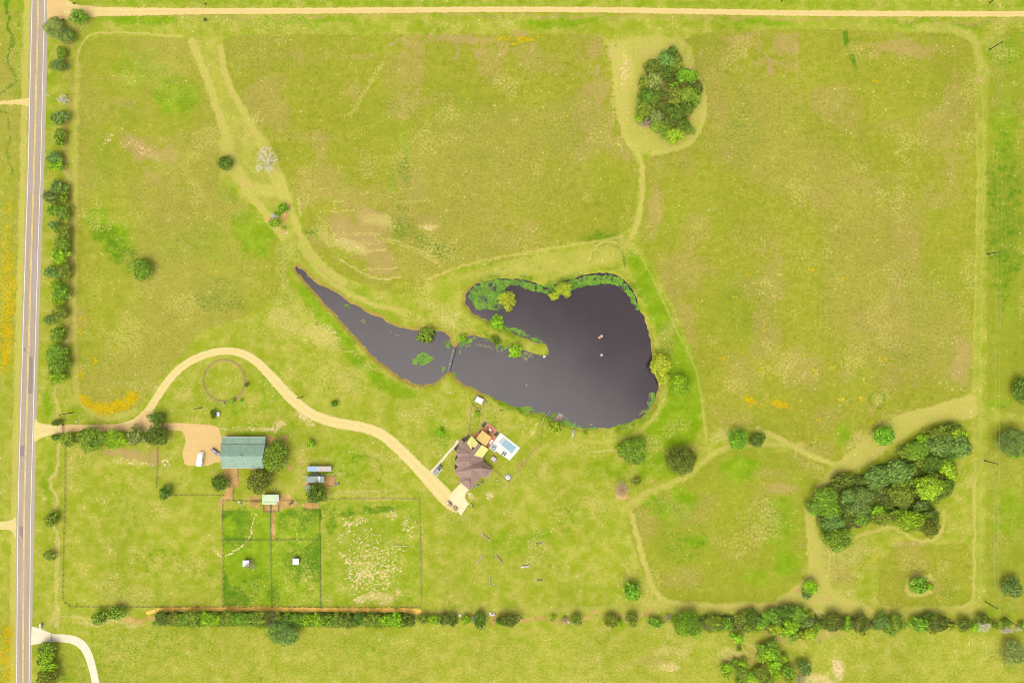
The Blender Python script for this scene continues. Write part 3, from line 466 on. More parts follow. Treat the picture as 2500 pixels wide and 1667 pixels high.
# pond banks
SDP = sdf(X + (vn(X, Y, 2.2, 8) - .5) * 1.0, Y + (vn(X, Y, 2.2, 9) - .5) * 1.0, POND, 12.0)
dist = np.where(SDP < 12.5, SDP, 50)
bankband = (1 - sstep(1.4, 2.8, dist)) * (dist > -1.5)
chan = sstep(60, 40, X * .0 + X) * 0  # placeholder
west = 1 - sstep(T12(1900, 0)[0] - 3, T12(1900, 0)[0] + 14, X)
east = sstep(D(1480, 0)[0], D(1495, 0)[0], X) * (Y < D(0, 740)[1])
M['bank'] = bankband * np.clip(.95 * west + .55 * east + .28, 0, 1) * (.55 + .6 * fbm(X, Y, 5, 41))
nb = (1 - sstep(2, 5.0, dist)) * (1 - west) * .5
M['dark'] = np.maximum(M['dark'], nb * (fbm(X, Y, 8, 44) > .48))
# trodden, cut-grass lines: gentle general variation
rel = -sstep(1.8, 0., SDP) * .62 * (SDP < 6) - sstep(0, -4, SDP) * 1.6 * (SDP < 1)
hz = fbm(X, Y, 60, 55); M['dark'] = np.maximum(M['dark'], sstep(.6, .85, hz) * .25); M['lush'] = np.maximum(M['lush'], sstep(.62, .8, fbm(X, Y, 26, 61)) * .22)
M['pink'] = np.maximum(M['pink'], M['meadow'] * sstep(.52, .74, fbm(X, Y, 22, 71, 5)) * .4); M['straw'] = np.maximum(M['straw'], sstep(.58, .78, fbm(X, Y, 14, 77, 5)) * .34)

M['pink'] = np.maximum(M['pink'], (M['meadow'] > .4) * sstep(.5, .68, fbm(X, Y, 70, 81, 3)) * .3)
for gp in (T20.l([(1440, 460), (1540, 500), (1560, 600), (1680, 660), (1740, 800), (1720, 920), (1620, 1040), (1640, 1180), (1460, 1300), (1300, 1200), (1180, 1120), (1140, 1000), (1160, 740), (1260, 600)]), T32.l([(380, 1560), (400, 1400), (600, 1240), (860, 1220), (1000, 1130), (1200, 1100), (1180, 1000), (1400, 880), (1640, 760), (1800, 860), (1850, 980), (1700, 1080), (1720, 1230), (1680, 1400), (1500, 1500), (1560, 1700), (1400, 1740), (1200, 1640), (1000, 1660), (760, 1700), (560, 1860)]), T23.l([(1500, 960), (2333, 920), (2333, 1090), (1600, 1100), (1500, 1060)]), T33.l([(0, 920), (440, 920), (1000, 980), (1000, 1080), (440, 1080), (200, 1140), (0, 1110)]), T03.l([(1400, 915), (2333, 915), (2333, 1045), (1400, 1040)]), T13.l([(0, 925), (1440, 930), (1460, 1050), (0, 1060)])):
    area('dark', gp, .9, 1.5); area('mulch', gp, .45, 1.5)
me = bpy.data.meshes.new('ground')
me.vertices.add(nx * ny); co = np.stack([X, Y, rel], 1).astype(np.float32); me.vertices.foreach_set('co', co.ravel())
I, J = np.meshgrid(np.arange(nx - 1), np.arange(ny - 1)); i0 = (J * nx + I).ravel()
fc = np.stack([i0, i0 + 1, i0 + nx + 1, i0 + nx], 1).astype(np.int32); nf = len(fc)
me.loops.add(nf * 4); me.loops.foreach_set('vertex_index', fc.ravel()); me.polygons.add(nf)
me.polygons.foreach_set('loop_start', np.arange(0, nf * 4, 4, dtype=np.int32)); me.update(calc_edges=True)
CH = [('meadow', 'lush', 'dark'), ('straw', 'pink', 'dirt'), ('white', 'yellow', 'bank'), ('sand', 'mulch', 'gold'), ('track', 'track', 'track')]
for k_, names in enumerate(CH):
    at = me.color_attributes.new('cover_%d' % k_, 'FLOAT_COLOR', 'POINT')
    c4 = np.ones((nx * ny, 4), np.float32)
    for j, nm in enumerate(names): c4[:, j] = np.clip(M[nm], 0, 1)
    at.data.foreach_set('color', c4.ravel())
gm, n, l, p = newmat('grassland')
tc = n.new('ShaderNodeTexCoord').outputs['Object']
chan = {}
for k_, names in enumerate(CH):
    a_ = n.new('ShaderNodeAttribute'); a_.attribute_name = 'cover_%d' % k_
    s_ = n.new('ShaderNodeSeparateColor'); l.new(a_.outputs['Color'], s_.inputs['Color'])
    for nm, o_ in zip(names, ('Red', 'Green', 'Blue')): chan[nm] = s_.outputs[o_]
N1 = noise(n, l, .9, 5, .75, tc);  N2 = noise(n, l, .16, 5, .65, tc); N3 = noise(n, l, 2.2, 3, .8, tc); N4 = noise(n, l, .35, 6, .8, tc)
mp = n.new('ShaderNodeMapping'); mp.inputs['Scale'].default_value = (.05, 1.1, 1); l.new(tc, mp.inputs['Vector']); NS = noise(n, l, 1.0, 3, .6, mp.outputs['Vector'])
mp2 = n.new('ShaderNodeMapping'); mp2.inputs['Scale'].default_value = (1.1, .05, 1); l.new(tc, mp2.inputs['Vector']); NV = noise(n, l, 1.0, 3, .6, mp2.outputs['Vector'])
NR = maprange(n, l, N4, .36, .64, 0, 1, False); NRF = maprange(n, l, N1, .36, .64, 0, 1, False)
NB = noise(n, l, .07, 5, .6, tc)
def layer(cur, ch, ca, cb, brk=.6, lo=.08, hi=.72, nz=NR, vary=N2, amt=1.0):
    f = math_(n, l, 'ADD', chan[ch], math_(n, l, 'MULTIPLY', math_(n, l, 'SUBTRACT', nz, .5), brk))
    f = math_(n, l, 'MULTIPLY', maprange(n, l, f, lo, hi), maprange(n, l, chan[ch], 0.01, .22, 0, amt))
    col = mixc(n, l, maprange(n, l, vary, .36, .64), ca, cb)
    return mixc(n, l, f, cur, col)
cur = mixc(n, l, maprange(n, l, N2, .36, .64), A(171, 185, 42), A(196, 193, 78))
cur = mixc(n, l, maprange(n, l, NB, .5, .7, 0, .5), cur, A(164, 182, 40))
cur = layer(cur, 'meadow', A(161, 171, 38), A(186, 181, 66), .0, .2, .8, NR, N4)
cur = layer(cur, 'lush', A(140, 176, 22), A(160, 186, 40))
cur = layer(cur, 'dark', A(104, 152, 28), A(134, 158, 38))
cur = layer(cur, 'pink', A(212, 174, 116), A(188, 174, 84), .8, .1, .7, NRF, N1)
cur = layer(cur, 'straw', A(240, 218, 146), A(206, 196, 88), .9, .12, .85, NRF, N1)
cur = layer(cur, 'track', A(220, 204, 104), A(204, 202, 88), .22, .02, .6)
cur = layer(cur, 'dirt', A(206, 164, 92), A(232, 190, 120), .7, .15, .65)
cur = layer(cur, 'gold', A(255, 208, 104, 1.35), A(240, 188, 84, 1.35), .3, .3, .7)
cur = layer(cur, 'bank', A(216, 170, 104), A(160, 150, 50), 1.3, .3, .95, NRF, N1)
cur = layer(cur, 'sand', A(252, 226, 168), A(244, 214, 146), 1.15, .42, .98, maprange(n, l, noise(n, l, .8, 4, .65, tc), .36, .64, 0, 1, False))
cur = layer(cur, 'mulch', A(116, 96, 64), A(140, 120, 80), .6, .2, .7)
cur = layer(cur, 'yellow', A(228, 200, 12), A(224, 184, 10), 1.3, .25, 1.0, NRF, N3)
# pale seed heads: sparse points
vo = n.new('ShaderNodeTexVoronoi'); vo.inputs['Scale'].default_value = 1.25; l.new(tc, vo.inputs['Vector'])
sv = n.new('ShaderNodeSeparateColor'); l.new(vo.outputs['Color'], sv.inputs['Color'])
den = math_(n, l, 'MULTIPLY', maprange(n, l, N2, .5, .62), chan['white'])
hit = math_(n, l, 'LESS_THAN', sv.outputs['Red'], math_(n, l, 'MULTIPLY', den, .85))
dot = math_(n, l, 'LESS_THAN', vo.outputs['Distance'], math_(n, l, 'MULTIPLY', sv.outputs['Green'], .5))
cur = mixc(n, l, math_(n, l, 'MULTIPLY', math_(n, l, 'MULTIPLY', hit, dot), .7), cur, A(246, 238, 176))
# dark tufts
vo2 = n.new('ShaderNodeTexVoronoi'); vo2.inputs['Scale'].default_value = .22; l.new(tc, vo2.inputs['Vector'])
sv2 = n.new('ShaderNodeSeparateColor'); l.new(vo2.outputs['Color'], sv2.inputs['Color'])
tf = math_(n, l, 'MULTIPLY', math_(n, l, 'LESS_THAN', sv2.outputs['Red'], .10), math_(n, l, 'LESS_THAN', vo2.outputs['Distance'], math_(n, l, 'MULTIPLY', sv2.outputs['Green'], .28)))
cur = mixc(n, l, math_(n, l, 'MULTIPLY', tf, .35), cur, A(120, 150, 40))
# grain, blotches and mower lines
def mod(cur, src, lo, hi, a, b):
    v = maprange(n, l, src, lo, hi, a, b, False); cc = n.new('ShaderNodeCombineColor')
    for s_ in ('Red', 'Green', 'Blue'): l.new(v, cc.inputs[s_])
    return mixc(n, l, 1.0, cur, cc.outputs['Color'], 'MULTIPLY')
cur = mod(cur, N1, .3, .7, .87, 1.13); cur = mod(cur, N3, .25, .75, .86, 1.14); cur = mod(cur, N2, .3, .7, .94, 1.06); cur = mod(cur, noise(n, l, .025, 4, .55, tc), .3, .7, .93, 1.07); cur = mod(cur, NS, .3, .7, .985, 1.015)
l.new(cur, p.inputs['Base Color']); p.inputs['Roughness'].default_value = .95; p.inputs['Specular IOR Level'].default_value = .05
bp = n.new('ShaderNodeBump'); bp.inputs['Strength'].default_value = .5; bp.inputs['Distance'].default_value = .35; l.new(N1, bp.inputs['Height']); l.new(bp.outputs['Normal'], p.inputs['Normal'])
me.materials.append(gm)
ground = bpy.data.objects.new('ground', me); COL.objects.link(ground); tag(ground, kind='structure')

# ---------------------------------------------------------------- water
m, n, l, p = newmat('pond_water')
tc = n.new('ShaderNodeTexCoord').outputs['Object']
nz = noise(n, l, .05, 3, .5, tc)
l.new(mixc(n, l, maprange(n, l, nz, .35, .7), A(56, 42, 48, 1.), A(66, 51, 54, 1.)), p.inputs['Base Color'])
p.inputs['Roughness'].default_value = .12; p.inputs['IOR'].default_value = 1.345
bp = n.new('ShaderNodeBump'); bp.inputs['Strength'].default_value = .12; bp.inputs['Distance'].default_value = .1
l.new(noise(n, l, 1.6, 3, .6, tc), bp.inputs['Height']); l.new(bp.outputs['Normal'], p.inputs['Normal'])
WATER = m
wm = sheet(offset_poly(POND_PTS, -1.6), WZ)
o = wm.build('pond_water', WATER); tag(o, kind='structure')
# ================================================================ ROADS AND DRIVES
def streaky(name, cols, axis, rough=.9, sc=.5):
    m, n, l, p = newmat(name); tc = n.new('ShaderNodeTexCoord').outputs['Object']
    mp = n.new('ShaderNodeMapping'); mp.inputs['Scale'].default_value = (1.6, .03, 1) if axis == 'y' else (.03, 1.6, 1); l.new(tc, mp.inputs['Vector'])
    a = noise(n, l, 1, 3, .6, mp.outputs['Vector']); b = noise(n, l, sc, 5, .75, tc); c = noise(n, l, 2.5, 3, .8, tc)
    col = mixc(n, l, maprange(n, l, a, .3, .7), cols[0], cols[1])
    col = mixc(n, l, maprange(n, l, b, .45, .75), col, cols[2])
    v = maprange(n, l, c, .25, .75, .86, 1.14, False); cc = n.new('ShaderNodeCombineColor')
    for s_ in ('Red', 'Green', 'Blue'): l.new(v, cc.inputs[s_])
    at = n.new('ShaderNodeAttribute'); at.attribute_name = 'across'; ab = math_(n, l, 'ABSOLUTE', math_(n, l, 'ADD', at.outputs['Fac'], math_(n, l, 'MULTIPLY', math_(n, l, 'SUBTRACT', b, .5), .5)))
    rut = math_(n, l, 'ABSOLUTE', math_(n, l, 'SUBTRACT', ab, .5))
    col = mixc(n, l, maprange(n, l, rut, .05, .25, .0, .3), col, tuple(x * .85 for x in cols[1][:3]) + (1,))
    l.new(mixc(n, l, 1.0, col, cc.outputs['Color'], 'MULTIPLY'), p.inputs['Base Color']); p.inputs['Roughness'].default_value = rough
    p.inputs['Specular IOR Level'].default_value = .1
    return m
def structure(mb, name, mat): return tag(mb.build(name, mat), kind='structure')
ASPH = streaky('asphalt', (A(214, 194, 166), A(192, 174, 152), A(222, 202, 174)), 'y')
GRAV = streaky('gravel_shoulder', (A(200, 184, 166), A(214, 198, 174), A(180, 166, 156)), 'y', .95, 1.2)
SAND = streaky('sand_track', (A(255, 228, 150), A(250, 218, 134), A(255, 236, 168)), 'x')
SANDY = streaky('pale_gravel', (A(255, 234, 156), A(252, 226, 142), A(255, 242, 180)), 'x')
ORNG = streaky('orange_sand', (A(252, 206, 130), A(255, 216, 144), A(255, 230, 164)), 'x')
CREAM = simple('concrete_cream', A(255, 240, 204, 1.05), .85, .05, .3)
PALE = simple('concrete_pale_yellow', A(255, 242, 184, 1.02), .85, .06, .3)
WHITE = simple('road_paint_white', A(255, 246, 226, 1.1), .7, .1, 2)
YELL = simple('road_paint_yellow', A(255, 216, 120, 1.1), .7, .25, 1.0)
def rl(fr, y): return fr[0] if y < -1 else fr
# edges of the road as x(y) in source pixels
RY = [-900, 0, 210, 420, 620, 840, 1040, 1250, 1460, 1667, 2700]
CX = [116, 93.8, 88.4, 83, 76.5, 70.2, 64.5, 59.2, 57.2, 55.7, 50]
HWr = [17, 15.3, 15.6, 15.9, 16, 16, 16, 16, 15.8, 15.6, 15]; HWl = [17, 15.3, 15, 14.5, 14.6, 14.6, 14.8, 15, 15, 15, 15]
def rp(off, i): return ((CX[i] + off - 1250) * K, (833.5 - RY[i]) * K)
def strip(l_, r_, z, name, mat, parent=None, cuts=60):
    Lp = cat([rp(a, i) for i, a in enumerate(l_)], False, 10); Rp = cat([rp(a, i) for i, a in enumerate(r_)], False, 10)
    mb = MB(); v = []
    for a, b in zip(Lp, Rp): v += [(a[0], a[1], z), (b[0], b[1], z)]
    mb.add(v, [(2 * i, 2 * i + 1, 2 * i + 3, 2 * i + 2)[::-1] for i in range(len(Lp) - 1)])
    return mb.build(name, mat, parent)
sh = [ (h + d) for h, d in zip(HWr, (10, 9.5, 9.5, 9, 8.5, 8, 8, 9.5, 7, 6.5, 6))]
tag(strip([-h - 3.5 for h in HWl], sh, .012, 'gravel_shoulder', GRAV), kind='structure')
road = strip([-h - 1.6 for h in HWl], [h + 1.8 for h in HWr], .030, 'asphalt_road', ASPH); tag(road, kind='structure')
strip([-h - .75 for h in HWl], [-h + .75 for h in HWl], .040, 'edge_line', WHITE, road)
strip([h - .75 for h in HWr], [h + .75 for h in HWr], .040, 'edge_line', WHITE, road)
strip([-1.7] * 11, [-.5] * 11, .040, 'centre_line', YELL, road); strip([.5] * 11, [1.7] * 11, .040, 'centre_line', YELL, road)
PATCH = streaky('asphalt_patch_dark', (A(178, 162, 152), A(166, 152, 146), A(186, 170, 156)), 'y')
PATCL = streaky('asphalt_patch_pale', (A(206, 186, 170), A(200, 182, 170), A(214, 196, 178)), 'y')
for V, pts, mt in ((T01, [(258, 0), (304, 0), (300, 190), (250, 190)], PATCL), (T01, [(300, 712), (344, 712), (330, 1100), (286, 1100)], PATCL), (T02, [(255, 300), (262, 150), (300, 150), (298, 488), (252, 488)], PATCH),
                   (T02, [(180, 960), (222, 960), (218, 1056), (178, 1056)], PATCH), (T02, [(217, 60), (232, 70), (238, 104), (214, 100)], PATCH), (T03, [(176, 140), (212, 140), (214, 250), (180, 220)], PATCH)):
    sheet(V.l(pts), .035).build('repair_patch', mt, road)
# north sand road with its wide mouth
pts = [(158, 20), (200, 27), (300, 29), (500, 28), (750, 27), (1000, 25), (1250, 23.5), (1500, 25), (1750, 29.5), (2000, 33), (2250, 34), (2500, 35), (3400, 38)]
mb = ribbon([((x - 1250) * K, (833.5 - y) * K) for x, y in pts], [8.4, 5.0, 4.2, 3.1, 2.9, 2.75, 2.65, 2.65, 2.75, 2.8, 2.75, 2.75, 2.8], .020, .2, 60, 1)
structure(mb, 'sand_road', SAND)
structure(sheet(cat(T00.l([(436, -30), (560, -10), (700, 45), (860, 62), (900, 148), (700, 160), (620, 180), (480, 170), (432, 160)]), True, 4), .016, 1, .15), 'road_mouth', ORNG)
# long curving drive to the house
dp = T02.l([(300, 830), (400, 822), (520, 812), (700, 800), (900, 800), (1080, 790), (1200, 762), (1290, 708), (1370, 615), (1440, 505), (1520, 390), (1600, 295), (1700, 215), (1820, 152), (1950, 112), (2080, 100), (2210, 125), (2333, 195)])
dw = [10.0, 6.5, 4.2, 3.2, 3.1, 3.2, 3.6, 3.7, 3.8, 3.9, 3.8, 3.8, 3.8, 3.7, 3.6, 3.6, 3.9, 4.2]
dp2 = T12.l([(100, 290), (205, 405), (310, 520), (420, 615), (540, 690), (680, 740), (820, 770), (950, 790), (1080, 828), (1180, 885), (1270, 960), (1370, 1055), (1470, 1160), (1560, 1250), (1650, 1345), (1730, 1430), (1800, 1500), (1850, 1550)])
dw2 = [4.6, 4.9, 5.1, 5.2, 5.1, 5.1, 5.0, 5.0, 5.1, 5.2, 5.4, 5.5, 5.7, 6.4, 7.2, 7.6, 6.6, 3.5]
structure(ribbon(dp + dp2, dw + dw2, .024, .2, 14, 3), 'long_drive', SANDY)
structure(sheet(cat(T02.l([(318, 720), (350, 752), (420, 775), (520, 783), (560, 820), (470, 850), (380, 885), (330, 920), (314, 925)]), True, 4), .020, 4, .12), 'drive_mouth', SANDY)
structure(sheet(cat(T02.l([(560, 775), (760, 772), (1000, 768), (1160, 757), (1250, 720), (1320, 650), (1400, 660), (1440, 745), (1560, 755), (1700, 757), (1850, 768), (1940, 776), (1992, 800), (2004, 850), (2022, 890), (2014, 1010), (2010, 1112), (1975, 1112), (1900, 1140), (1850, 1143), (1760, 1143), (1694, 1138), (1672, 1090), (1666, 1010), (1690, 930), (1682, 870), (1655, 832), (1560, 818), (1440, 820), (1300, 830), (1100, 830), (900, 830), (700, 832), (560, 832)]), True, 3), .028, 6, .12), 'barnyard_drive', ORNG)
structure(ribbon(T03.l([(285, 1135), (330, 1138), (400, 1145), (480, 1155), (590, 1160), (690, 1182), (765, 1240), (812, 1330), (845, 1440), (872, 1568), (890, 1680), (920, 1900)]), [9.2, 8.2, 6.2, 4.1, 3.9, 4.1, 4.2, 4.0, 3.7, 3.6, 3.6, 3.6], .022, .05, 10, 8), 'neighbour_drive', CREAM)
structure(sheet(cat(T03.l([(-200, 92), (0, 94), (100, 85), (135, 60), (148, 55), (146, 150), (142, 250), (125, 200), (80, 172), (0, 168), (-200, 166)]), True, 3), .018, 9, .1), 'west_drive', SANDY)
structure(ribbon(T00.l([(-60, 935), (60, 938), (160, 930), (262, 935)]), [1.6, 1.8, 2.6, 4.2], .014, .3, 8, 10), 'field_track', SAND)
# concrete apron at the garage, path to the porch
structure(sheet(R2.l([(700, 815), (555, 965), (470, 1080), (455, 1130), (560, 1260), (700, 1475), (855, 1250), (880, 1240), (830, 1190), (790, 1120), (795, 1040), (850, 975), (870, 950)]), .034), 'garage_apron', PALE)
structure(ribbon(R2.l([(110, 610), (170, 530), (260, 420), (350, 330), (420, 235), (490, 160), (560, 90), (610, 20), (650, -40)]), [2.0, 1.5, 1.15, 1.1, 1.1, 1.1, 1.1, 1.2, 1.6], .030, 0, 8), 'garden_path', simple('path_concrete', A(252, 240, 200), .8, .06, .5))
structure(sheet(R2.l([(105, 600), (250, 450), (330, 530), (215, 690)]), .029), 'parking_slab', simple('slab', A(240, 226, 180), .85, .08, .5))

# ================================================================ TREES
def leafmat(name, c, k=1.85, vary=.55):
    m, n, l, p = newmat('foliage_' + name)
    a = n.new('ShaderNodeAttribute'); a.attribute_name = 'tone'; s_ = n.new('ShaderNodeSeparateColor'); l.new(a.outputs['Color'], s_.inputs['Color'])
    base = A(*c, k); base = (base[0] * 1.02, base[1], base[2] * .62, 1); dk = tuple(x * (1 - vary) for x in base[:3]) + (1,)
    lt = (min(.6, base[0] * (1 + vary * 1.15)), min(.6, base[1] * (1 + vary)), base[2] * (1 + vary * .6), 1)
    col = mixc(n, l, s_.outputs['Red'], dk, lt)
    oi = n.new('ShaderNodeObjectInfo'); hv = n.new('ShaderNodeHueSaturation')
    l.new(maprange(n, l, oi.outputs['Random'], 0, 1, .485, .515, False), hv.inputs['Hue']); l.new(maprange(n, l, oi.outputs['Random'], 0, 1, .86, 1.14, False), hv.inputs['Value'])
    l.new(col, hv.inputs['Color']); l.new(hv.outputs['Color'], p.inputs['Base Color']); p.inputs['Roughness'].default_value = .65; p.inputs['Specular IOR Level'].default_value = .25
    return m
TONE = {'deep': (90, 120, 32), 'blue': (110, 142, 74), 'mid': (116, 152, 42), 'bright': (136, 178, 24), 'yellow': (148, 176, 36), 'olive': (122, 144, 46), 'dolive': (100, 118, 38),
        'grey': (132, 146, 88), 'willow': (172, 192, 56), 'fresh': (112, 162, 32), 'oak': (112, 128, 50)}
ADJ = {'deep': 'deep green', 'blue': 'bluish green', 'mid': 'mid green', 'bright': 'bright green', 'yellow': 'yellow-green', 'olive': 'olive', 'dolive': 'dark olive', 'grey': 'grey-green', 'willow': 'pale yellow', 'fresh': 'fresh green', 'oak': 'brownish olive', 'bare': 'leafless grey', 'white': 'leafless whitish'}
LM = {k_: leafmat(k_, v_) for k_, v_ in TONE.items()}
BARK = simple('bark', A(150, 122, 96), .95, .3, 3); TWIG = simple('bare_twigs', A(220, 200, 166, 1.1), .9, .25, 2); TWIGW = simple('white_twigs', A(250, 242, 220, 1.3), .9, .2, 2)
def crown(R, kind, seed):
    r = np.random.RandomState(seed); Ht = min(10, R * 1.05 + 1.5); zb = Ht * .26
    nl = int({'round': 12, 'lobed': 9, 'cedar': 12, 'willow': 16}[kind] * (1 + R * .42)); V = []; T = []
    edge = 1 + .24 * np.sin(r.rand() * 6 + 2 * np.linspace(0, 6.28, 64)) * r.rand() + .13 * np.sin(3 * np.linspace(0, 6.28, 64) + r.rand() * 6)
    for i in range(nl):
        u = math.sqrt((i + .5) / nl); th = i * 2.39996 + r.uniform(-.4, .4); ed = edge[int((th % 6.283) / 6.283 * 63)]
        lr = R * {'round': .30, 'lobed': .36, 'cedar': .26, 'willow': .24}[kind] * r.uniform(.6, 1.3)
        rad = u * (R - lr * .75) * ed * r.uniform(.88, 1.04); z = zb + (Ht - zb - lr) * math.sqrt(max(0.02, 1 - (rad / R / 1.08) ** 2)) * r.uniform(.82, 1.05)
        c = np.array((rad * math.cos(th), rad * math.sin(th), z)); tone = r.uniform(.25, .75)
        s = {'round': .52, 'lobed': .62, 'cedar': .6, 'willow': .52}[kind] * (.65 if R < 2.2 else 1)
        nn = int(4 * math.pi * lr * lr * .62 / (s * s) * {'round': .85, 'lobed': .95, 'cedar': .8, 'willow': .6}[kind]) + 12
        d = r.normal(size=(nn, 3)); d[:, 2] = np.abs(d[:, 2]) * 1.0 - .25; d /= np.linalg.norm(d, axis=1)[:, None]
        P = c + d * lr * r.uniform(.72, 1.1, (nn, 1)) * np.array((1, 1, .8))
        nrm = d + r.normal(size=(nn, 3)) * .55; nrm /= np.linalg.norm(nrm, axis=1)[:, None]
        t1 = np.cross(nrm, r.normal(size=(nn, 3)) if kind != 'cedar' else np.cross(nrm, d + np.array((0, 0, .5))) + r.normal(size=(nn, 3)) * .15); t1 /= np.linalg.norm(t1, axis=1)[:, None] + 1e-9
        t2 = np.cross(nrm, t1); sz = s * r.uniform(.55, 1.25, (nn, 1)); a, b = (sz * .5, sz * .42)
        if kind == 'cedar': a, b = sz * .2, sz * .75
        if kind == 'willow': a, b = sz * .3, sz * .62
        q_ = np.stack([P - t1 * a - t2 * b, P + t1 * a - t2 * b * .8, P + t1 * a * .7 + t2 * b, P - t1 * a * .8 + t2 * b * .9], 1)
        V.append(q_); T.append(np.clip(tone + r.uniform(-.4, .4, nn), 0, 1))
    nn = int(R * R * 5); th = r.rand(nn) * 6.28; rr = np.sqrt(r.rand(nn)) * R * .86
    P = np.stack([rr * np.cos(th), rr * np.sin(th), zb + (Ht - zb) * .5 * np.sqrt(np.maximum(.05, 1 - (rr / R) ** 2)) * r.uniform(.3, 1, nn)], 1)
    t1 = r.normal(size=(nn, 3)) * (1, 1, .3); t1 /= np.linalg.norm(t1, axis=1)[:, None]; t2 = np.cross(t1, np.array((0, 0, 1.)) + r.normal(size=(nn, 3)) * .3); t2 /= np.linalg.norm(t2, axis=1)[:, None]
    V.append(np.stack([P - t1 * .34, P - t2 * .3, P + t1 * .34, P + t2 * .3], 1)); T.append(r.uniform(.1, .6, nn))
    V = np.concatenate(V); T = np.concatenate(T); N = len(V)
    me = bpy.data.meshes.new('crown_%s' % kind); me.vertices.add(N * 4); me.vertices.foreach_set('co', V.astype(np.float32).ravel())
    me.loops.add(N * 4); me.loops.foreach_set('vertex_index', np.arange(N * 4, dtype=np.int32)); me.polygons.add(N); me.polygons.foreach_set('loop_start', np.arange(0, N * 4, 4, dtype=np.int32)); me.update(calc_edges=True)
    at = me.color_attributes.new('tone', 'FLOAT_COLOR', 'POINT'); c4 = np.ones((N * 4, 4), np.float32); c4[:, :3] = np.repeat(T, 4)[:, None]; at.data.foreach_set('color', c4.ravel())
    me.materials.append(LM['mid']); return me, Ht
def trunk(R, Ht, seed):
    r = random.Random(seed); b = MB(); h = Ht * .55; b.tube((0, 0, -.1), (.05, .03, h), .05 * R + .08, .03 * R + .04, 7)
    for i in range(6):
        a = i * 1.05 + r.uniform(-.3, .3); z = h * r.uniform(.5, 1); e = R * r.uniform(.4, .7)
        b.tube((0, 0, z), (e * math.cos(a), e * math.sin(a), z + Ht * r.uniform(.12, .26)), .02 * R + .03, .02, 5)
    me = bpy.data.meshes.new('trunk'); me.from_pydata(b.v, [], b.f); me.materials.append(BARK); return me
def bare(R, seed, th=.075):
    r = random.Random(seed); b = MB(); Ht = min(9, R * 1.25 + 1.2)
    def grow(p, d, L, rad, lv):
        e = Vector(p) + Vector(d) * L; b.tube(p, e, rad, rad * .62, 4, False)
        if lv == 0: return
        for k in range(3 if lv > 1 else 5):
            nd = (Vector(d) + Vector((r.gauss(0, .55), r.gauss(0, .55), r.gauss(.05, .25)))).normalized(); grow(e, nd, L * r.uniform(.55, .85), rad * .6, lv - 1)
    b.tube((0, 0, -.1), (0, 0, Ht * .3), th * 4.5, th * 3.5, 6)
    for i in range(9):
        a = i * .7 + r.uniform(-.3, .3); grow((0, 0, Ht * r.uniform(.15, .3)), Vector((math.cos(a), math.sin(a), r.uniform(.35, 1.5))).normalized(), R * .40, th * 2.2, 4)
    me = bpy.data.meshes.new('branches'); me.from_pydata(b.v, [], b.f); me.materials.append(TWIG); return me, Ht
PROTO = {}
def proto(kind, R):
    """nearest prebuilt size"""
    S = (1.2, 2.2, 3.2, 4.4, 6.0, 8.0); i = min(range(6), key=lambda k: abs(math.log(R / S[k])))
    key = (kind, i, random.randrange(3 if i > 1 else 2))
    if key not in PROTO:
        sd_ = hash((len(kind) * 7 + ord(kind[0]), i, key[2])) % 9999
        if kind == 'bare': me, Ht = bare(S[i], sd_); tr = None
        else: me, Ht = crown(S[i], kind, sd_); tr = trunk(S[i], Ht, sd_)
        PROTO[key] = (me, tr, Ht)
    return PROTO[key] + (S[i],)
NAMES = {'round': 'broadleaf_tree', 'lobed': 'broadleaf_tree', 'cedar': 'cedar_tree', 'willow': 'willow_tree', 'bare': 'bare_tree'}
NTREE = 0
def tree(V, x, y, rx, ry, tone, kind='round', label='', group=None, name=None, cat_=None, low=1.0):
    global NTREE; NTREE += 1
    RX, RY_ = V.m(rx), V.m(ry); R = math.sqrt(RX * RY_)
    if tone in ('bare', 'white'): kind = 'bare'
    me, tr, Ht, Rp = proto(kind, R); s = R / Rp; h = Ht * s * low * .62
    RX, RY_ = RX * (1 - h / H), RY_ * (1 - h / H); X0, Y0 = V(x, y, h)
    z0 = -.5 if sdf(np.array([X0]), np.array([Y0]), POND, 3.)[0] < .5 else 0
    small = R < 1.7 and kind != 'bare'
    nm = name or ('shrub' if small or low < .8 else NAMES[kind]); ct = cat_ or ('shrub' if nm == 'shrub' else 'tree')
    root = thing(nm, label, ct, (X0, Y0, z0), 0, group)
    root.scale = (RX / Rp, RY_ / Rp, s * low)
    c = bpy.data.objects.new('branches' if kind == 'bare' else 'crown', me); COL.objects.link(c); c.parent = root; c.rotation_euler = (0, 0, random.uniform(0, 6.28))
    c.material_slots[0].link = 'OBJECT'; c.material_slots[0].material = (TWIGW if tone == 'white' else TWIG) if kind == 'bare' else LM[tone]
    if tr: t = bpy.data.objects.new('trunk', tr); COL.objects.link(t); t.parent = root
    return root
ORD = ['', 'first', 'second', 'third', 'fourth', 'fifth', 'sixth', 'seventh', 'eighth', 'ninth', 'tenth', 'eleventh', 'twelfth', 'thirteenth', 'fourteenth', 'fifteenth', 'sixteenth', 'seventeenth', 'eighteenth', 'nineteenth', 'twentieth']
def ordw(n_):
    if n_ <= 20: return ORD[n_]
    t = {2: 'twenty', 3: 'thirty', 4: 'forty', 5: 'fifty'}[n_ // 10]
    return t + '-' + ORD[n_ % 10] if n_ % 10 else {2: 'twentieth', 3: 'thirtieth', 4: 'fortieth', 5: 'fiftieth'}[n_ // 10]
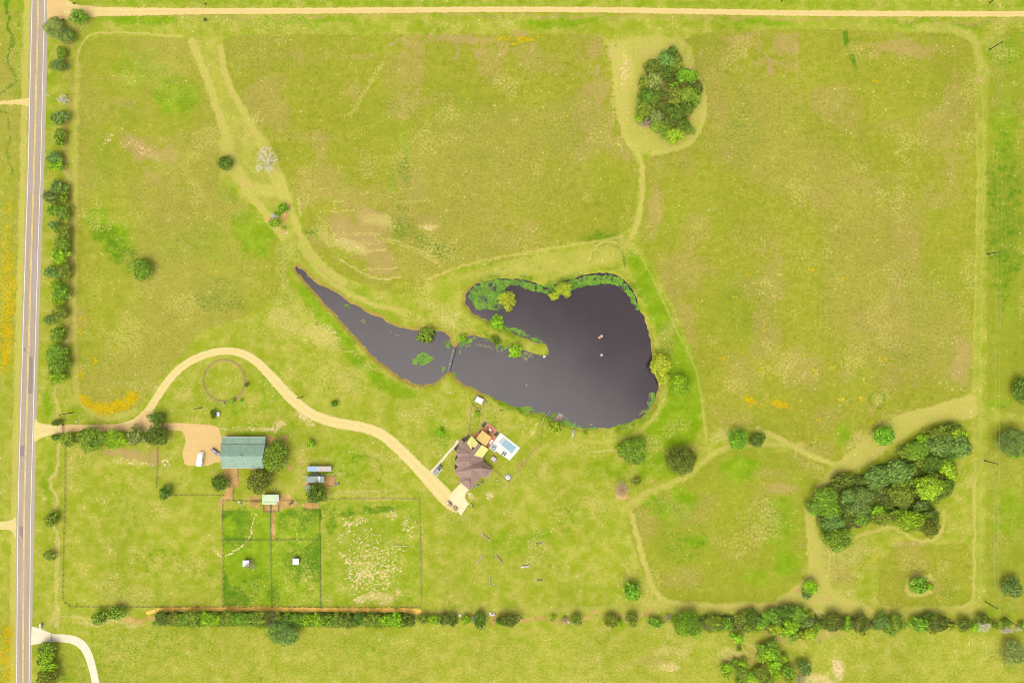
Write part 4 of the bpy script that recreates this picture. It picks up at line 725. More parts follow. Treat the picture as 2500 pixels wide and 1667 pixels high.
def row(rows, key, end, where, group, low=1.0, word='tree', jit=0.):
    """rows: (view, x, y, rx, ry, tone[, kind]); key 'x' or 'y' gives the counting order"""
    rows = sorted(rows, key=lambda r: r[0](r[1], r[2])[0] if key == 'x' else -r[0](r[1], r[2])[1])
    for i, r in enumerate(rows):
        R = math.sqrt(r[0].m(r[3]) * r[0].m(r[4])); sz = 'big' if R > 5.2 else ('small' if R < 2.6 else 'medium'); kd = r[6] if len(r) > 6 else 'round'
        if jit: r = (r[0], r[1] + random.uniform(-jit, jit), r[2] + random.uniform(-jit, jit) * .6, r[3] * random.uniform(.8, 1.2), r[4] * random.uniform(.82, 1.15)) + tuple(r[5:])
        tree(*r[:6], kd, '%s %s %s, %s from the %s %s' % (sz, ADJ[r[5]], 'shrub' if low < .8 and r[5] not in ('bare', 'white') else 'tree', ordw(i + 1), end, where), group, low=low)
g_ = 'trees in the row beside the paved road'
row([(T00, 490, 255, 98, 102, 'grey'), (T00, 598, 325, 85, 85, 'blue'), (T00, 562, 482, 52, 58, 'mid'), (T00, 530, 592, 78, 65, 'blue'), (T00, 570, 910, 55, 48, 'white'), (T00, 541, 1075, 87, 72, 'blue', 'lobed'), (T00, 545, 1250, 60, 85, 'mid', 'lobed'), (T00, 502, 1438, 86, 58, 'blue'), (T00, 515, 1515, 95, 46, 'bright'),
     (T01, 530, 135, 82, 66, 'blue'), (T01, 462, 222, 76, 76, 'blue'), (T01, 590, 220, 46, 76, 'mid'), (T01, 500, 345, 70, 66, 'mid'), (T01, 592, 380, 64, 90, 'olive'), (T01, 495, 487, 60, 48, 'blue', 'cedar'), (T01, 575, 540, 80, 76, 'olive'), (T01, 560, 640, 82, 62, 'olive'), (T01, 545, 765, 92, 78, 'bright'), (T01, 595, 690, 55, 60, 'mid'),
     (T01, 475, 915, 78, 62, 'blue'), (T01, 590, 905, 70, 92, 'olive'), (T01, 505, 1030, 56, 50, 'bright'), (T01, 560, 1100, 90, 80, 'mid'), (T01, 530, 1185, 62, 52, 'bright'), (T01, 545, 1285, 76, 80, 'olive'), (T01, 460, 1345, 72, 52, 'blue', 'cedar'), (T01, 525, 1475, 80, 80, 'mid'),
     (T02, 525, 2, 44, 28, 'mid'), (T02, 515, 130, 106, 100, 'mid'), (T02, 530, 225, 106, 100, 'mid'), (T02, 518, 340, 92, 66, 'bright')], 'y', 'north', 'end of the roadside row', g_)
tree(T00, 712, 155, 86, 86, 'mid', 'cedar', 'spiky green tree at the south edge of the sand road mouth')
g_ = 'shrubs and trees along the entrance drive'
row([(T02, 520, 752, 50, 36, 'deep'), (T02, 505, 885, 42, 32, 'deep'), (T02, 630, 905, 86, 76, 'olive'), (T02, 830, 905, 132, 124, 'mid'), (T02, 1050, 905, 112, 92, 'bright'), (T02, 1235, 875, 82, 100, 'grey'), (T02, 1430, 865, 112, 108, 'deep'), (T02, 1427, 712, 84, 60, 'deep')], 'x', 'west', 'end of the entrance drive', g_)
for r in ((R3, 2090, 850, 285, 385, 'mid', 'round', 'tall green tree touching the east gable of the teal barn'), (R4, 830, 395, 245, 232, 'oak', 'round', 'brownish olive tree between the barn and the pale green shed'), (R4, 125, 440, 155, 165, 'deep', 'round', 'dense deep green tree beside the dirt pen south of the barn'),
          (T02, 1505, 1388, 66, 70, 'deep', 'round', 'round dark tree at the corner of the paddock fence west of the barn'), (T12, 548, 1402, 93, 98, 'deep', 'round', 'round dark tree over the small grey shed roof'), (T12, 715, 580, 34, 31, 'deep', 'round', 'small round dark bush on the lawn north of the long drive'),
          (T12, 500, 948, 40, 42, 'bright', 'willow', 'thin bright sapling on the lawn right of the barn tree'), (R1, 215, 1010, 66, 86, 'bright', 'willow', 'thin bright sapling on the lawn west of the patio'), (R1, 992, 622, 72, 82, 'bright', 'willow', 'bright sapling inside the yard fence below the white-roofed hut'),
          (R5, 1220, 730, 55, 53, 'deep', 'round', 'round dark bush on the east rim of the round pen'), (R5, 908, 1090, 54, 56, 'bright', 'lobed', 'bright bush at the south rim of the round pen'), (R5, 1090, 1092, 38, 50, 'bright', 'lobed', 'small bright bush just outside the south rim of the round pen'), (R5, 468, 1390, 76, 110, 'dolive', 'willow', 'thin dark olive bush beside the small white box'),
          (T03, 465, 75, 72, 72, 'mid', 'round', 'lone round tree in the verge west of the big paddock fence'), (T03, 450, 405, 58, 50, 'olive', 'willow', 'small thin olive bush in the verge west of the big paddock'),
          (T03, 900, 972, 78, 68, 'mid', 'round', 'left tree of the pair below the paddock fence corner'), (T03, 1065, 928, 98, 62, 'mid', 'lobed', 'right tree of the pair below the paddock fence corner'),
          (T01, 1292, 890, 88, 112, 'mid', 'lobed', 'lone green tree in the middle of the west meadow'), (T00, 2050, 1490, 73, 76, 'deep', 'round', 'dark round tree at the edge of the mown track in the west meadow'), (T10, 92, 1462, 116, 122, 'white', 'bare', 'large leafless whitish tree beside the mown track'),
          (R13, 1650, 540, 98, 96, 'fresh', 'lobed', 'bright rounded bush at the top of the pinkish bare patch'), (R13, 1545, 642, 58, 46, 'fresh', 'lobed', 'small bright bush between the two bushes on the pinkish bare patch'), (R13, 1480, 820, 120, 96, 'bright', 'willow', 'half bare bush at the bottom of the pinkish bare patch'), (R13, 1665, 920, 38, 34, 'bright', 'lobed', 'tiny bright bush on the pinkish bare patch'), (R13, 1480, 690, 90, 70, 'white', 'bare', 'fallen leafless branches on the pinkish bare patch'),
          (T11, 1542, 1490, 92, 74, 'mid', 'lobed', 'green tree standing in the narrow arm of the pond'), (T11, 2198, 1365, 68, 70, 'bright', 'round', 'round bright tree on the south bank of the weedy pond corner'), (T11, 2290, 1172, 90, 92, 'willow', 'willow', 'pale yellow willow standing in the weedy northwest pond corner'),
          (R7, 610, 200, 88, 84, 'bright', 'round', 'round bush at the north end of the footbridge'), (R7, 1250, 245, 88, 92, 'deep', 'round', 'dark round bush on the spit between footbridge and bright tree'), (R7, 1630, 450, 134, 150, 'bright', 'lobed', 'bright tree overhanging the water on the south side of the spit'),
          (T21, 472, 1068, 86, 70, 'willow', 'willow', 'larger yellow willow on the north shore of the pond'), (T21, 384, 1130, 56, 42, 'willow', 'willow', 'smaller yellow willow on the north shore of the pond'),
          (T22, 1352, 225, 102, 102, 'willow', 'lobed', 'yellow-green tree overhanging the east shore of the pond'), (T22, 1372, 345, 62, 68, 'willow', 'willow', 'small yellow willow below the overhanging tree on the east shore'), (T22, 1525, 405, 92, 110, 'bright', 'round', 'green tree on the grass just east of the pond'),
          (T22, 1100, 1010, 135, 130, 'mid', 'lobed', 'big green tree on the lawn south of the pond'), (T22, 1540, 1095, 158, 132, 'dolive', 'round', 'big dark olive tree southeast of the pond'), (T22, 2060, 905, 96, 110, 'fresh', 'round', 'left brighter tree of the pair in the mown teardrop'), (T22, 2235, 912, 77, 76, 'deep', 'round', 'right darker tree of the pair in the mown teardrop'),
          (T22, 400, 796, 72, 66, 'yellow', 'round', 'round yellow-green tree beside the wooden dock'), (T22, 1132, 1290, 46, 42, 'olive', 'round', 'small thin bush between the mulch bed and the dirt spots'), (T22, 1000, 1355, 62, 92, 'bare', 'bare', 'low leafless thicket in the oval mulch bed'),
          (T23, 1090, 735, 83, 98, 'fresh', 'round', 'lone fresh green tree at the south end of the mown lawn'), (T33, 392, 690, 76, 76, 'bright', 'round', 'bright tree at the foot of the oval field'), (T33, 358, 752, 54, 60, 'blue', 'round', 'bluish tree tucked under the bright tree at the oval field'),
          (T33, 1375, 672, 96, 84, 'mid', 'lobed', 'green tree inside the heart-shaped mown ring'), (T33, 1475, 692, 34, 38, 'bright', 'lobed', 'small bright bush inside the heart-shaped mown ring'), (T33, 2225, 702, 112, 94, 'blue', 'round', 'bluish green tree at the right edge below the cross lane'),
          (T32, 1060, 868, 102, 98, 'fresh', 'lobed', 'round fresh green tree alone on the broad mown lane'), (T32, 2320, 455, 92, 125, 'deep', 'lobed', 'deep green tree cut by the right edge above the cross lane'), (T32, 2235, 935, 142, 140, 'blue', 'round', 'large bluish tree at the right edge below the cross lane'), (T32, 2262, 1040, 56, 44, 'bright', 'lobed', 'bright bush at the foot of the large bluish tree'),
          (T13, 245, 1110, 165, 120, 'blue', 'cedar', 'big bluish cedar bulging south out of the long hedge'), (T33, 2240, 1290, 116, 120, 'grey', 'willow', 'thin grey-green tree in the bottom right corner')):
    tree(*r[:7], r[7])
g_ = 'trees beside the neighbour drive'
row([(T03, 432, 1250, 96, 62, 'mid'), (T03, 425, 1322, 92, 62, 'bright', 'lobed'), (T03, 445, 1420, 88, 66, 'bright', 'lobed'), (T03, 425, 1520, 104, 90, 'olive'), (T03, 356, 1375, 22, 26, 'deep')], 'y', 'north', 'end below the neighbour drive mouth', g_)
g_ = 'shrubs of the long hedge along the south boundary'; hd = []
for i, t in enumerate(('dolive', 'olive', 'mid', 'olive', 'bright', 'bright', 'olive', 'mid', 'mid')): hd.append((T03, 1475 + i * 98, 978 + (i * 37 % 11), 78, 72 + (i * 13 % 9), t, 'round'))
for x, t in ((30, 'olive'), (130, 'bare'), (215, 'olive'), (305, 'mid'), (390, 'mid'), (470, 'bright'), (560, 'bright'), (655, 'mid'), (740, 'olive'), (830, 'dolive'), (925, 'deep'), (1020, 'olive'), (1100, 'olive'), (1190, 'bright'), (1290, 'bright'), (1385, 'dolive')): hd.append((T13, x, 985 + (x % 13), 70, 72, t, 'round'))
hd += [(T13, 120, 985, 80, 70, 'dolive'), (T13, 1535, 985, 66, 52, 'olive'), (T13, 1620, 985, 60, 56, 'bright'), (T13, 1720, 992, 80, 62, 'dolive'), (T13, 1790, 988, 46, 60, 'deep'), (T13, 1910, 985, 44, 50, 'bright', 'willow'), (T13, 1985, 985, 30, 36, 'white'), (T13, 2050, 992, 80, 78, 'deep'), (T13, 2310, 1000, 134, 76, 'dolive'), (T13, 2200, 1010, 30, 40, 'bright', 'lobed'),
       (T23, 372, 978, 30, 30, 'yellow'), (T23, 470, 990, 40, 34, 'bare'), (T23, 575, 985, 66, 62, 'olive'), (T23, 560, 1000, 44, 40, 'white'), (T23, 902, 1000, 76, 68, 'olive'), (T23, 965, 1030, 36, 36, 'bright', 'lobed'), (T23, 1090, 992, 76, 72, 'olive'), (T23, 1075, 985, 34, 30, 'white'), (T23, 1305, 1010, 80, 56, 'mid'), (T23, 1425, 975, 38, 40, 'bare'),
       (T23, 1610, 1035, 158, 122, 'fresh'), (T23, 1490, 1010, 54, 50, 'bright', 'lobed'), (T23, 1840, 1010, 88, 76, 'olive'), (R16, 250, 400, 60, 60, 'bare')]
row(hd, 'x', 'west', 'end of the long south hedge', g_, jit=9)
g_ = 'trees in the thick middle part of the south hedge'
row([(R16, 440, 430, 86, 106, 'mid'), (R16, 650, 340, 110, 96, 'olive'), (R16, 620, 640, 78, 84, 'bright', 'lobed'), (R16, 520, 600, 50, 50, 'bright', 'lobed'), (R16, 612, 780, 42, 46, 'mid'), (R16, 740, 470, 74, 80, 'olive', 'willow'), (R16, 810, 330, 130, 116, 'deep'), (R16, 815, 430, 60, 60, 'blue', 'lobed'), (R16, 915, 475, 66, 56, 'yellow', 'lobed'), (R16, 960, 400, 90, 80, 'mid'), (R16, 1060, 310, 130, 110, 'mid'), (R16, 1140, 500, 100, 86, 'yellow', 'lobed'), (R16, 1170, 390, 70, 70, 'blue'),
     (R16, 1300, 260, 160, 120, 'deep'), (R16, 1470, 280, 130, 130, 'mid'), (R16, 1360, 460, 150, 120, 'bright', 'lobed'), (R16, 1250, 560, 80, 60, 'bright', 'lobed'), (R16, 1600, 390, 110, 90, 'blue', 'lobed'), (R16, 1640, 290, 60, 60, 'yellow', 'lobed'), (R16, 1640, 560, 105, 86, 'yellow', 'lobed'), (R16, 1490, 600, 76, 66, 'yellow', 'lobed'), (R16, 1400, 620, 60, 60, 'mid'), (R16, 1730, 470, 62, 100, 'mid')], 'x', 'west', 'end of the thick hedge middle', g_)
g_ = 'shrubs in the eastern tail of the south hedge'
row([(T33, 600, 1010, 102, 104, 'dolive'), (T33, 722, 1010, 36, 60, 'bright', 'lobed'), (T33, 838, 1025, 86, 100, 'dolive'), (T33, 1040, 1010, 86, 76, 'blue'), (T33, 1170, 1020, 86, 90, 'mid'), (T33, 1110, 1090, 60, 46, 'mid'), (T33, 1380, 1035, 92, 80, 'mid'), (T33, 1545, 1025, 102, 90, 'dolive'), (T33, 1455, 960, 60, 46, 'deep'), (T33, 1670, 1052, 50, 34, 'yellow', 'lobed'), (T33, 1792, 1030, 72, 70, 'dolive'), (T33, 1885, 1052, 34, 46, 'bright', 'lobed'), (T33, 1958, 985, 72, 58, 'dolive'), (T33, 1976, 1052, 64, 56, 'white'),
     (T33, 2070, 1040, 46, 40, 'mid'), (T33, 2170, 1020, 60, 34, 'mid'), (T33, 2182, 1088, 60, 30, 'white'), (T33, 2290, 1075, 32, 26, 'white'), (T33, 2330, 1040, 60, 30, 'mid')], 'x', 'west', 'end of the hedge tail', g_)
g_ = 'trees of the clump at the bottom edge'
row([(R16, 960, 770, 100, 90, 'mid'), (R16, 1090, 730, 110, 90, 'mid'), (R16, 950, 900, 80, 100, 'bright', 'lobed'), (R16, 1070, 860, 110, 110, 'bright', 'lobed'), (R16, 1170, 880, 70, 120, 'mid'), (R16, 1120, 1030, 110, 90, 'bright', 'lobed'), (R16, 1150, 1150, 84, 86, 'bright', 'lobed'), (R16, 1270, 915, 60, 60, 'bright', 'lobed'), (R16, 430, 1060, 90, 86, 'bright', 'lobed'), (R16, 440, 1170, 56, 60, 'yellow'), (R16, 670, 1000, 90, 66, 'bright', 'lobed'), (R16, 560, 970, 60, 50, 'mid'), (R16, 630, 1120, 120, 110, 'olive'), (R16, 800, 1190, 90, 80, 'bright', 'lobed'), (R16, 930, 1120, 130, 110, 'olive'),
     (R16, 1320, 1110, 110, 106, 'mid'), (R16, 1550, 1050, 116, 120, 'blue'), (R16, 1330, 1230, 70, 60, 'yellow', 'lobed'), (R16, 1500, 1220, 90, 70, 'bare'), (R16, 1000, 1240, 120, 70, 'olive'), (R16, 640, 1240, 100, 50, 'olive')], 'x', 'west', 'side of the bottom clump', g_)
g_ = 'trees of the large grove in the east'
row([(T32, 1560, 850, 120, 76, 'olive'), (T32, 1680, 800, 80, 60, 'deep'), (T32, 1690, 850, 90, 70, 'yellow', 'lobed'), (T32, 1775, 862, 44, 50, 'yellow', 'lobed'), (T32, 1420, 905, 66, 50, 'bright', 'lobed'), (T32, 1570, 950, 140, 110, 'blue'), (T32, 1750, 980, 112, 100, 'blue', 'lobed'), (T32, 1650, 1040, 90, 70, 'deep'), (T32, 1360, 1010, 110, 96, 'mid'), (T32, 1250, 1020, 76, 66, 'olive'), (T32, 1400, 1110, 76, 60, 'olive'), (T32, 1500, 1120, 110, 90, 'deep'), (T32, 1608, 1150, 72, 68, 'yellow', 'lobed'), (T32, 1672, 1215, 64, 70, 'yellow', 'lobed'),
     (T32, 1000, 1250, 140, 110, 'blue'), (T32, 1190, 1200, 140, 110, 'blue', 'lobed'), (T32, 1290, 1180, 60, 60, 'mid'), (T32, 1230, 1290, 104, 80, 'mid'), (T32, 1470, 1350, 134, 124, 'yellow', 'lobed'), (T32, 1640, 1310, 64, 80, 'deep'), (T32, 1540, 1240, 80, 46, 'dolive'), (T32, 1220, 1420, 120, 110, 'olive', 'lobed'), (T32, 1390, 1510, 74, 60, 'blue'), (T32, 690, 1270, 120, 66, 'dolive'), (T32, 840, 1280, 60, 50, 'dolive'), (T32, 520, 1430, 130, 100, 'mid', 'lobed'), (T32, 560, 1540, 110, 90, 'fresh', 'lobed'), (T32, 430, 1530, 90, 80, 'mid'), (T32, 860, 1420, 110, 84, 'blue', 'lobed'), (T32, 730, 1430, 76, 74, 'blue'), (T32, 820, 1530, 120, 80, 'blue', 'lobed'), (T32, 1000, 1560, 60, 60, 'bright', 'lobed'),
     (T33, 590, 110, 112, 84, 'blue'), (T33, 640, 262, 142, 110, 'mid'), (T33, 850, 70, 80, 70, 'mid', 'lobed'), (T33, 1030, 66, 90, 72, 'olive', 'lobed'), (T33, 1300, 90, 140, 100, 'bright', 'lobed'), (T33, 1480, 140, 90, 110, 'dolive'), (T33, 1470, 30, 100, 60, 'deep'), (T33, 1200, 10, 90, 50, 'mid')], 'x', 'west', 'side of the large east grove', g_)
g_ = 'trees of the oval grove at the top'
row([(T20, 1465, 475, 58, 58, 'deep'), (T20, 1410, 550, 100, 76, 'blue', 'lobed'), (T20, 1495, 580, 70, 86, 'olive'), (T20, 1290, 620, 100, 76, 'dolive'), (T20, 1400, 660, 90, 80, 'deep'), (T20, 1560, 690, 66, 66, 'fresh', 'lobed'), (T20, 1645, 700, 56, 66, 'fresh', 'lobed'), (T20, 1305, 735, 84, 84, 'grey'), (T20, 1210, 760, 66, 80, 'olive'), (T20, 1478, 785, 48, 44, 'fresh', 'lobed'), (T20, 1690, 800, 56, 80, 'dolive'), (T20, 1620, 860, 90, 84, 'olive'), (T20, 1500, 880, 90, 86, 'olive', 'lobed'), (T20, 1225, 880, 86, 84, 'deep'), (T20, 1300, 900, 76, 76, 'dolive'),
     (T20, 1680, 910, 50, 66, 'mid'), (T20, 1200, 990, 80, 82, 'olive'), (T20, 1156, 1070, 40, 46, 'bright', 'lobed'), (T20, 1320, 1060, 70, 60, 'grey'), (T20, 1400, 970, 56, 60, 'dolive'), (T20, 1500, 1010, 96, 86, 'deep'), (T20, 1600, 990, 70, 76, 'dolive'), (T20, 1335, 1150, 76, 66, 'olive'), (T20, 1410, 1210, 60, 60, 'mid'), (T20, 1470, 1240, 84, 84, 'yellow', 'lobed'), (T20, 1560, 1150, 66, 66, 'dolive'), (T20, 1620, 1190, 46, 50, 'olive'), (T20, 1215, 1120, 60, 46, 'bare'), (T20, 1590, 870, 40, 40, 'white')], 'x', 'west', 'side of the oval top grove', g_)
print('trees', NTREE)
# dark rank grass beds near the pond
def scatter(name, mat, polys, dens, size, z, tone_rng=(0, 1), seed=1, tilt=.25, label=None, edge=None):
    r = np.random.RandomState(seed); P = []
    for poly in polys:
        a = np.array(poly); x0, y0 = a.min(0); x1, y1 = a.max(0); nn = int((x1 - x0) * (y1 - y0) * dens); x, y = r.uniform(x0, x1, nn), r.uniform(y0, y1, nn)
        d = sdf(x, y, poly, 3.); keep = (d < (fbm(x, y, 3., 5) - .54) * 3.2) & (fbm(x, y, 2.2, 9) > r.uniform(.25, .52, nn)); P.append(np.stack([x[keep], y[keep]], 1))
    P = np.concatenate(P); N = len(P); C = np.concatenate([P, np.full((N, 1), z) + r.uniform(0, .05, (N, 1))], 1); th = r.rand(N) * 6.28; s = size * r.uniform(.5, 1.3, N)
    t1 = np.stack([np.cos(th), np.sin(th), r.normal(size=N) * tilt], 1) * s[:, None]; t2 = np.stack([-np.sin(th), np.cos(th), r.normal(size=N) * tilt], 1) * (s * .7)[:, None]
    V = np.stack([C - t1, C - t2, C + t1, C + t2], 1); me = bpy.data.meshes.new(name); me.vertices.add(N * 4); me.vertices.foreach_set('co', V.astype(np.float32).ravel())
    me.loops.add(N * 4); me.loops.foreach_set('vertex_index', np.arange(N * 4, dtype=np.int32)); me.polygons.add(N); me.polygons.foreach_set('loop_start', np.arange(0, N * 4, 4, dtype=np.int32)); me.update(calc_edges=True)
    at = me.color_attributes.new('tone', 'FLOAT_COLOR', 'POINT'); c4 = np.ones((N * 4, 4), np.float32); c4[:, :3] = np.repeat(np.clip(fbm(P[:, 0], P[:, 1], 2.5, 3) + r.uniform(-.3, .3, N), 0, 1), 4)[:, None]; at.data.foreach_set('color', c4.ravel())
    me.materials.append(mat); o = bpy.data.objects.new(name, me); COL.objects.link(o); return tag(o, label, None, None, 'stuff')
WEED = leafmat('pond_weed', (112, 160, 26), 1.2, .5); PADS = leafmat('lily_pads', (178, 186, 104), 1.0, .3); FLOW = leafmat('flowers', (222, 206, 24), 1.0, .3)
scatter('pond_weed', WEED, [cat(D.l([(1075, 680), (1090, 655), (1130, 644), (1180, 642), (1230, 652), (1225, 668), (1180, 655), (1160, 672), (1140, 690), (1150, 708), (1120, 712), (1090, 706)]), True, 3), D.l([(1225, 651), (1265, 658), (1300, 650), (1340, 636), (1400, 630), (1435, 645), (1455, 672), (1470, 710), (1462, 712), (1445, 680), (1420, 655), (1380, 652), (1350, 655), (1310, 668), (1270, 680), (1235, 668)]),
    T22.l([(30, 605), (180, 615), (290, 655), (300, 680), (200, 650), (60, 625)]), cat(T22.l([(450, 740), (500, 720), (580, 765), (660, 795), (760, 800), (900, 790), (1000, 770), (1120, 740), (1200, 690), (1260, 560), (1290, 480), (1320, 540), (1260, 680), (1150, 780), (980, 820), (760, 830), (620, 815), (500, 800), (460, 780)]), True, 3), T22.l([(355, 660), (400, 650), (415, 680), (400, 705), (365, 695)]),
    cat(T12.l([(1425, 200), (1440, 155), (1500, 115), (1560, 120), (1625, 180), (1600, 205), (1550, 230), (1480, 230), (1430, 225)]), True, 3), R7.l([(280, 260), (370, 250), (390, 350), (420, 400), (330, 380), (285, 320)]), R7.l([(560, 300), (640, 245), (720, 195), (850, 165), (980, 195), (1100, 240), (1080, 270), (950, 240), (830, 250), (720, 300), (600, 380), (530, 400)]),
    R7.l([(1230, 330), (1420, 375), (1480, 400), (1400, 405), (1250, 360)]), R7.l([(1540, 0), (1660, 40), (1800, 80), (1900, 150), (1880, 190), (1780, 180), (1650, 100), (1560, 50)]), R7.l([(1920, 190), (2080, 190), (2200, 270), (2230, 330), (2130, 320), (1990, 250)]), R7.l([(390, 800), (440, 790), (520, 950), (480, 960), (420, 870)]), R7.l([(220, 740), (300, 730), (310, 800), (230, 850)]), T11.l([(2130, 1405), (2250, 1400), (2340, 1440), (2340, 1460), (2200, 1440)]), T11.l([(790, 1200), (850, 1200), (850, 1245), (800, 1235)])],
    22, .30, WZ + .02, seed=2, label='bright green weed mats along the pond edge')
UG = leafmat('undergrowth', (104, 124, 40), 1.5, .5)
scatter('undergrowth', UG, [T20.l([(1440, 480), (1520, 520), (1540, 620), (1660, 680), (1720, 800), (1700, 900), (1600, 1020), (1600, 1160), (1460, 1270), (1310, 1180), (1200, 1110), (1160, 1000), (1180, 760), (1270, 620)]), T32.l([(420, 1520), (440, 1420), (620, 1260), (860, 1240), (1000, 1160), (1220, 1120), (1200, 1020), (1420, 900), (1640, 790), (1780, 880), (1820, 980), (1680, 1070), (1690, 1230), (1640, 1400), (1480, 1480), (1530, 1680), (1400, 1700), (1200, 1610), (1000, 1630), (760, 1660), (560, 1820)]), T23.l([(1500, 990), (2333, 950), (2333, 1070), (1500, 1050)]), T33.l([(0, 950), (440, 950), (480, 1000), (1000, 1005), (1000, 1050), (440, 1050), (0, 1080)]), T33.l([(1040, 1005), (1700, 1010), (1700, 1050), (1040, 1050)]), T03.l([(1440, 930), (2333, 930), (2333, 1030), (1440, 1030)]), T13.l([(0, 940), (1420, 945), (1430, 1035), (0, 1045)])],
    4, .55, .7, seed=12, tilt=.6, label='dark tangled undergrowth beneath the groves and hedges')
scatter('lily_pads', PADS, [R7.l([(640, 350), (820, 290), (900, 280), (1100, 330), (1200, 380), (1300, 410), (1400, 440), (1380, 465), (1250, 440), (1100, 380), (950, 330), (800, 320), (680, 390)]), R7.l([(1740, 500), (1850, 450), (1960, 470), (2010, 560), (1900, 600), (1840, 640), (1760, 590)]), R7.l([(530, 430), (590, 440), (570, 520), (540, 500)]), T11.l([(1140, 1420), (1200, 1420), (1310, 1490), (1280, 1500)]), T22.l([(680, 770), (740, 755), (730, 785), (690, 780)]), T22.l([(1240, 570), (1260, 480), (1285, 480), (1270, 560), (1190, 680), (1150, 690)]), T11.l([(930, 1330), (990, 1340), (1010, 1380), (940, 1370)])],
    7, .22, WZ + .02, seed=3, label='pale lily pads floating in loose drifts')
scatter('wildflowers', FLOW, [cat(T02.l([(720, 520), (800, 600), (900, 580), (1000, 605), (1120, 560), (1150, 480), (1260, 495), (1250, 550), (1180, 615), (1090, 655), (980, 672), (880, 655), (790, 610), (730, 560)]), True, 3), T02.l([(700, 290), (770, 290), (770, 370), (710, 380)]), T02.l([(840, 240), (860, 170), (890, 180), (880, 230)]), T02.l([(0, 0), (60, 0), (75, 260), (10, 260)]), T01.l([(30, 1200), (140, 1100), (140, 1560), (10, 1560)]), T01.l([(30, 860), (100, 860), (90, 1110), (30, 1110)]), T01.l([(50, 240), (100, 240), (100, 400), (60, 390)]), T03.l([(0, 980), (130, 980), (130, 1220), (0, 1200)]), T03.l([(0, 1300), (70, 1300), (100, 1560), (0, 1560)]), T32.l([(20, 550), (170, 550), (190, 610), (90, 620), (20, 590)]), T22.l([(2100, 530), (2240, 510), (2240, 600), (2150, 600)]), T20.l([(30, 330), (190, 340), (180, 390), (20, 400)]), T30.l([(950, 735), (1005, 735), (1005, 765), (955, 765)])],
    2.2, .20, .22, seed=4, label='golden yellow wildflowers in dense drifts')
# ================================================================ THE HOUSE
def mt(name, c, **k): return simple(name, A(*c), **k)
ROOFB = mt('brown_shingle', (180, 146, 130), var=.12, sc=3.0); WALLB = mt('tan_brick', (190, 160, 130), var=.2, sc=4); FASC = mt('cream_fascia', (250, 236, 200), var=.05)
YROOF = mt('yellow_sheet_roof', (255, 250, 150), var=.04); OROOF = mt('amber_canopy', (250, 212, 120), var=.06); GLASS = simple('window_glass', (.03, .04, .05, 1), .1, .2, 1, spec=.6)
TERRA = mt('terracotta_tiles', (238, 146, 100), var=.14, sc=1.5); PWHT = mt('white_decking', (255, 252, 240), var=.03); DARKS = mt('dark_planting', (110, 96, 66), var=.5, sc=5); WOOD = mt('grey_brown_wood', (150, 128, 104), var=.25, sc=4)
DWOOD = mt('dark_wood', (96, 84, 66), var=.3, sc=4); CREAMW = mt('cream_timber', (238, 222, 176), var=.12, sc=3); BLACK = simple('black_rubber', (.02, .02, .02, 1), .8, .1); STEEL = simple('grey_steel', A(170, 176, 178), .4, .15, 2, .3)
WHT = mt('white_paint', (255, 255, 252), var=.04); GREYR = mt('grey_metal', (156, 168, 156), var=.1); PINK = mt('pinkish_timber', (240, 212, 190), var=.15, sc=3)
hz_ = R2(900, 400); house = thing('house', 'brown hip-roofed house with pale yellow and amber roofs beside the pool', 'house', (hz_[0], hz_[1], 0))
P = {'E1': (812, -28, 3), 'Pm': (690, 112, 3), 'E2': (594, 209, 3), 'E3': (660, 280, 3.2), 'E4': (580, 400, 3), 'E5': (655, 480, 3.2), 'E6': (575, 600, 3), 'E7': (700, 715, 3.2), 'E8': (665, 785, 3), 'E9': (885, 965, 3), 'E10': (1060, 750, 3), 'E11': (1110, 682, 3.4), 'E11b': (1165, 695, 3), 'E12': (1215, 730, 3),
     'E13': (1350, 560, 3), 'E14': (1130, 365, 3.1), 'E15': (1165, 300, 3), 'E16': (1150, 308, 3.1), 'P1': (905, 215, 6.6), 'P2': (866, 232, 6.8), 'Ra': (862, 266, 5.6), 'Rb': (862, 385, 6.8), 'Rc': (870, 412, 6.0), 'Rd': (903, 465, 5.8), 'Re': (913, 535, 7.2), 'Rf': (905, 585, 7.0), 'Rg': (885, 710, 5.2), 'Rh': (880, 775, 6.2),
     'P8': (1110, 515, 6.8), 'U1': (1060, 10, 4.6), 'U2': (1118, 52, 4.3), 'U3': (960, 262, 5.4), 'U4': (1135, 305, 3.6), 'U5': (905, 142, 5.8), 'U6': (985, 104, 5.0), 'U0': (828, -6, 3.4)}
def rf(names):
    out = []
    for k_ in names:
        x, y, z = P[k_]; a = R2(x, y, z); out.append((a[0], a[1], z))
    return out
mb = MB(); facets = [['E1', 'Pm', 'P2', 'P1', 'U5', 'U0'], ['Pm', 'E2', 'E3', 'Ra', 'P2'], ['E3', 'E4', 'Rb', 'Ra'], ['E4', 'E5', 'Rd', 'Rc', 'Rb'], ['E5', 'E6', 'Rf', 'Re', 'Rd'], ['E6', 'E7', 'Rg', 'Rf'], ['E7', 'E8', 'Rh', 'Rg'], ['E8', 'E9', 'Rh'],
    ['P2', 'Ra', 'U3', 'U2', 'U1', 'U6', 'P1'], ['P1', 'U6', 'U5'], ['Ra', 'Rb', 'E16', 'U4', 'U3'], ['Rb', 'Rc', 'E14', 'E15', 'E16'], ['Rc', 'Rd', 'Re', 'P8', 'E13', 'E14'], ['Re', 'E11b', 'E12', 'E13', 'P8'], ['Re', 'Rf', 'Rg', 'Rh', 'E9', 'E10', 'E11', 'E11b']]
for f in facets:
    v = rf(f); mb.add(v, [tuple(range(len(v)))])
roof = mb.build('roof', ROOFB, house)
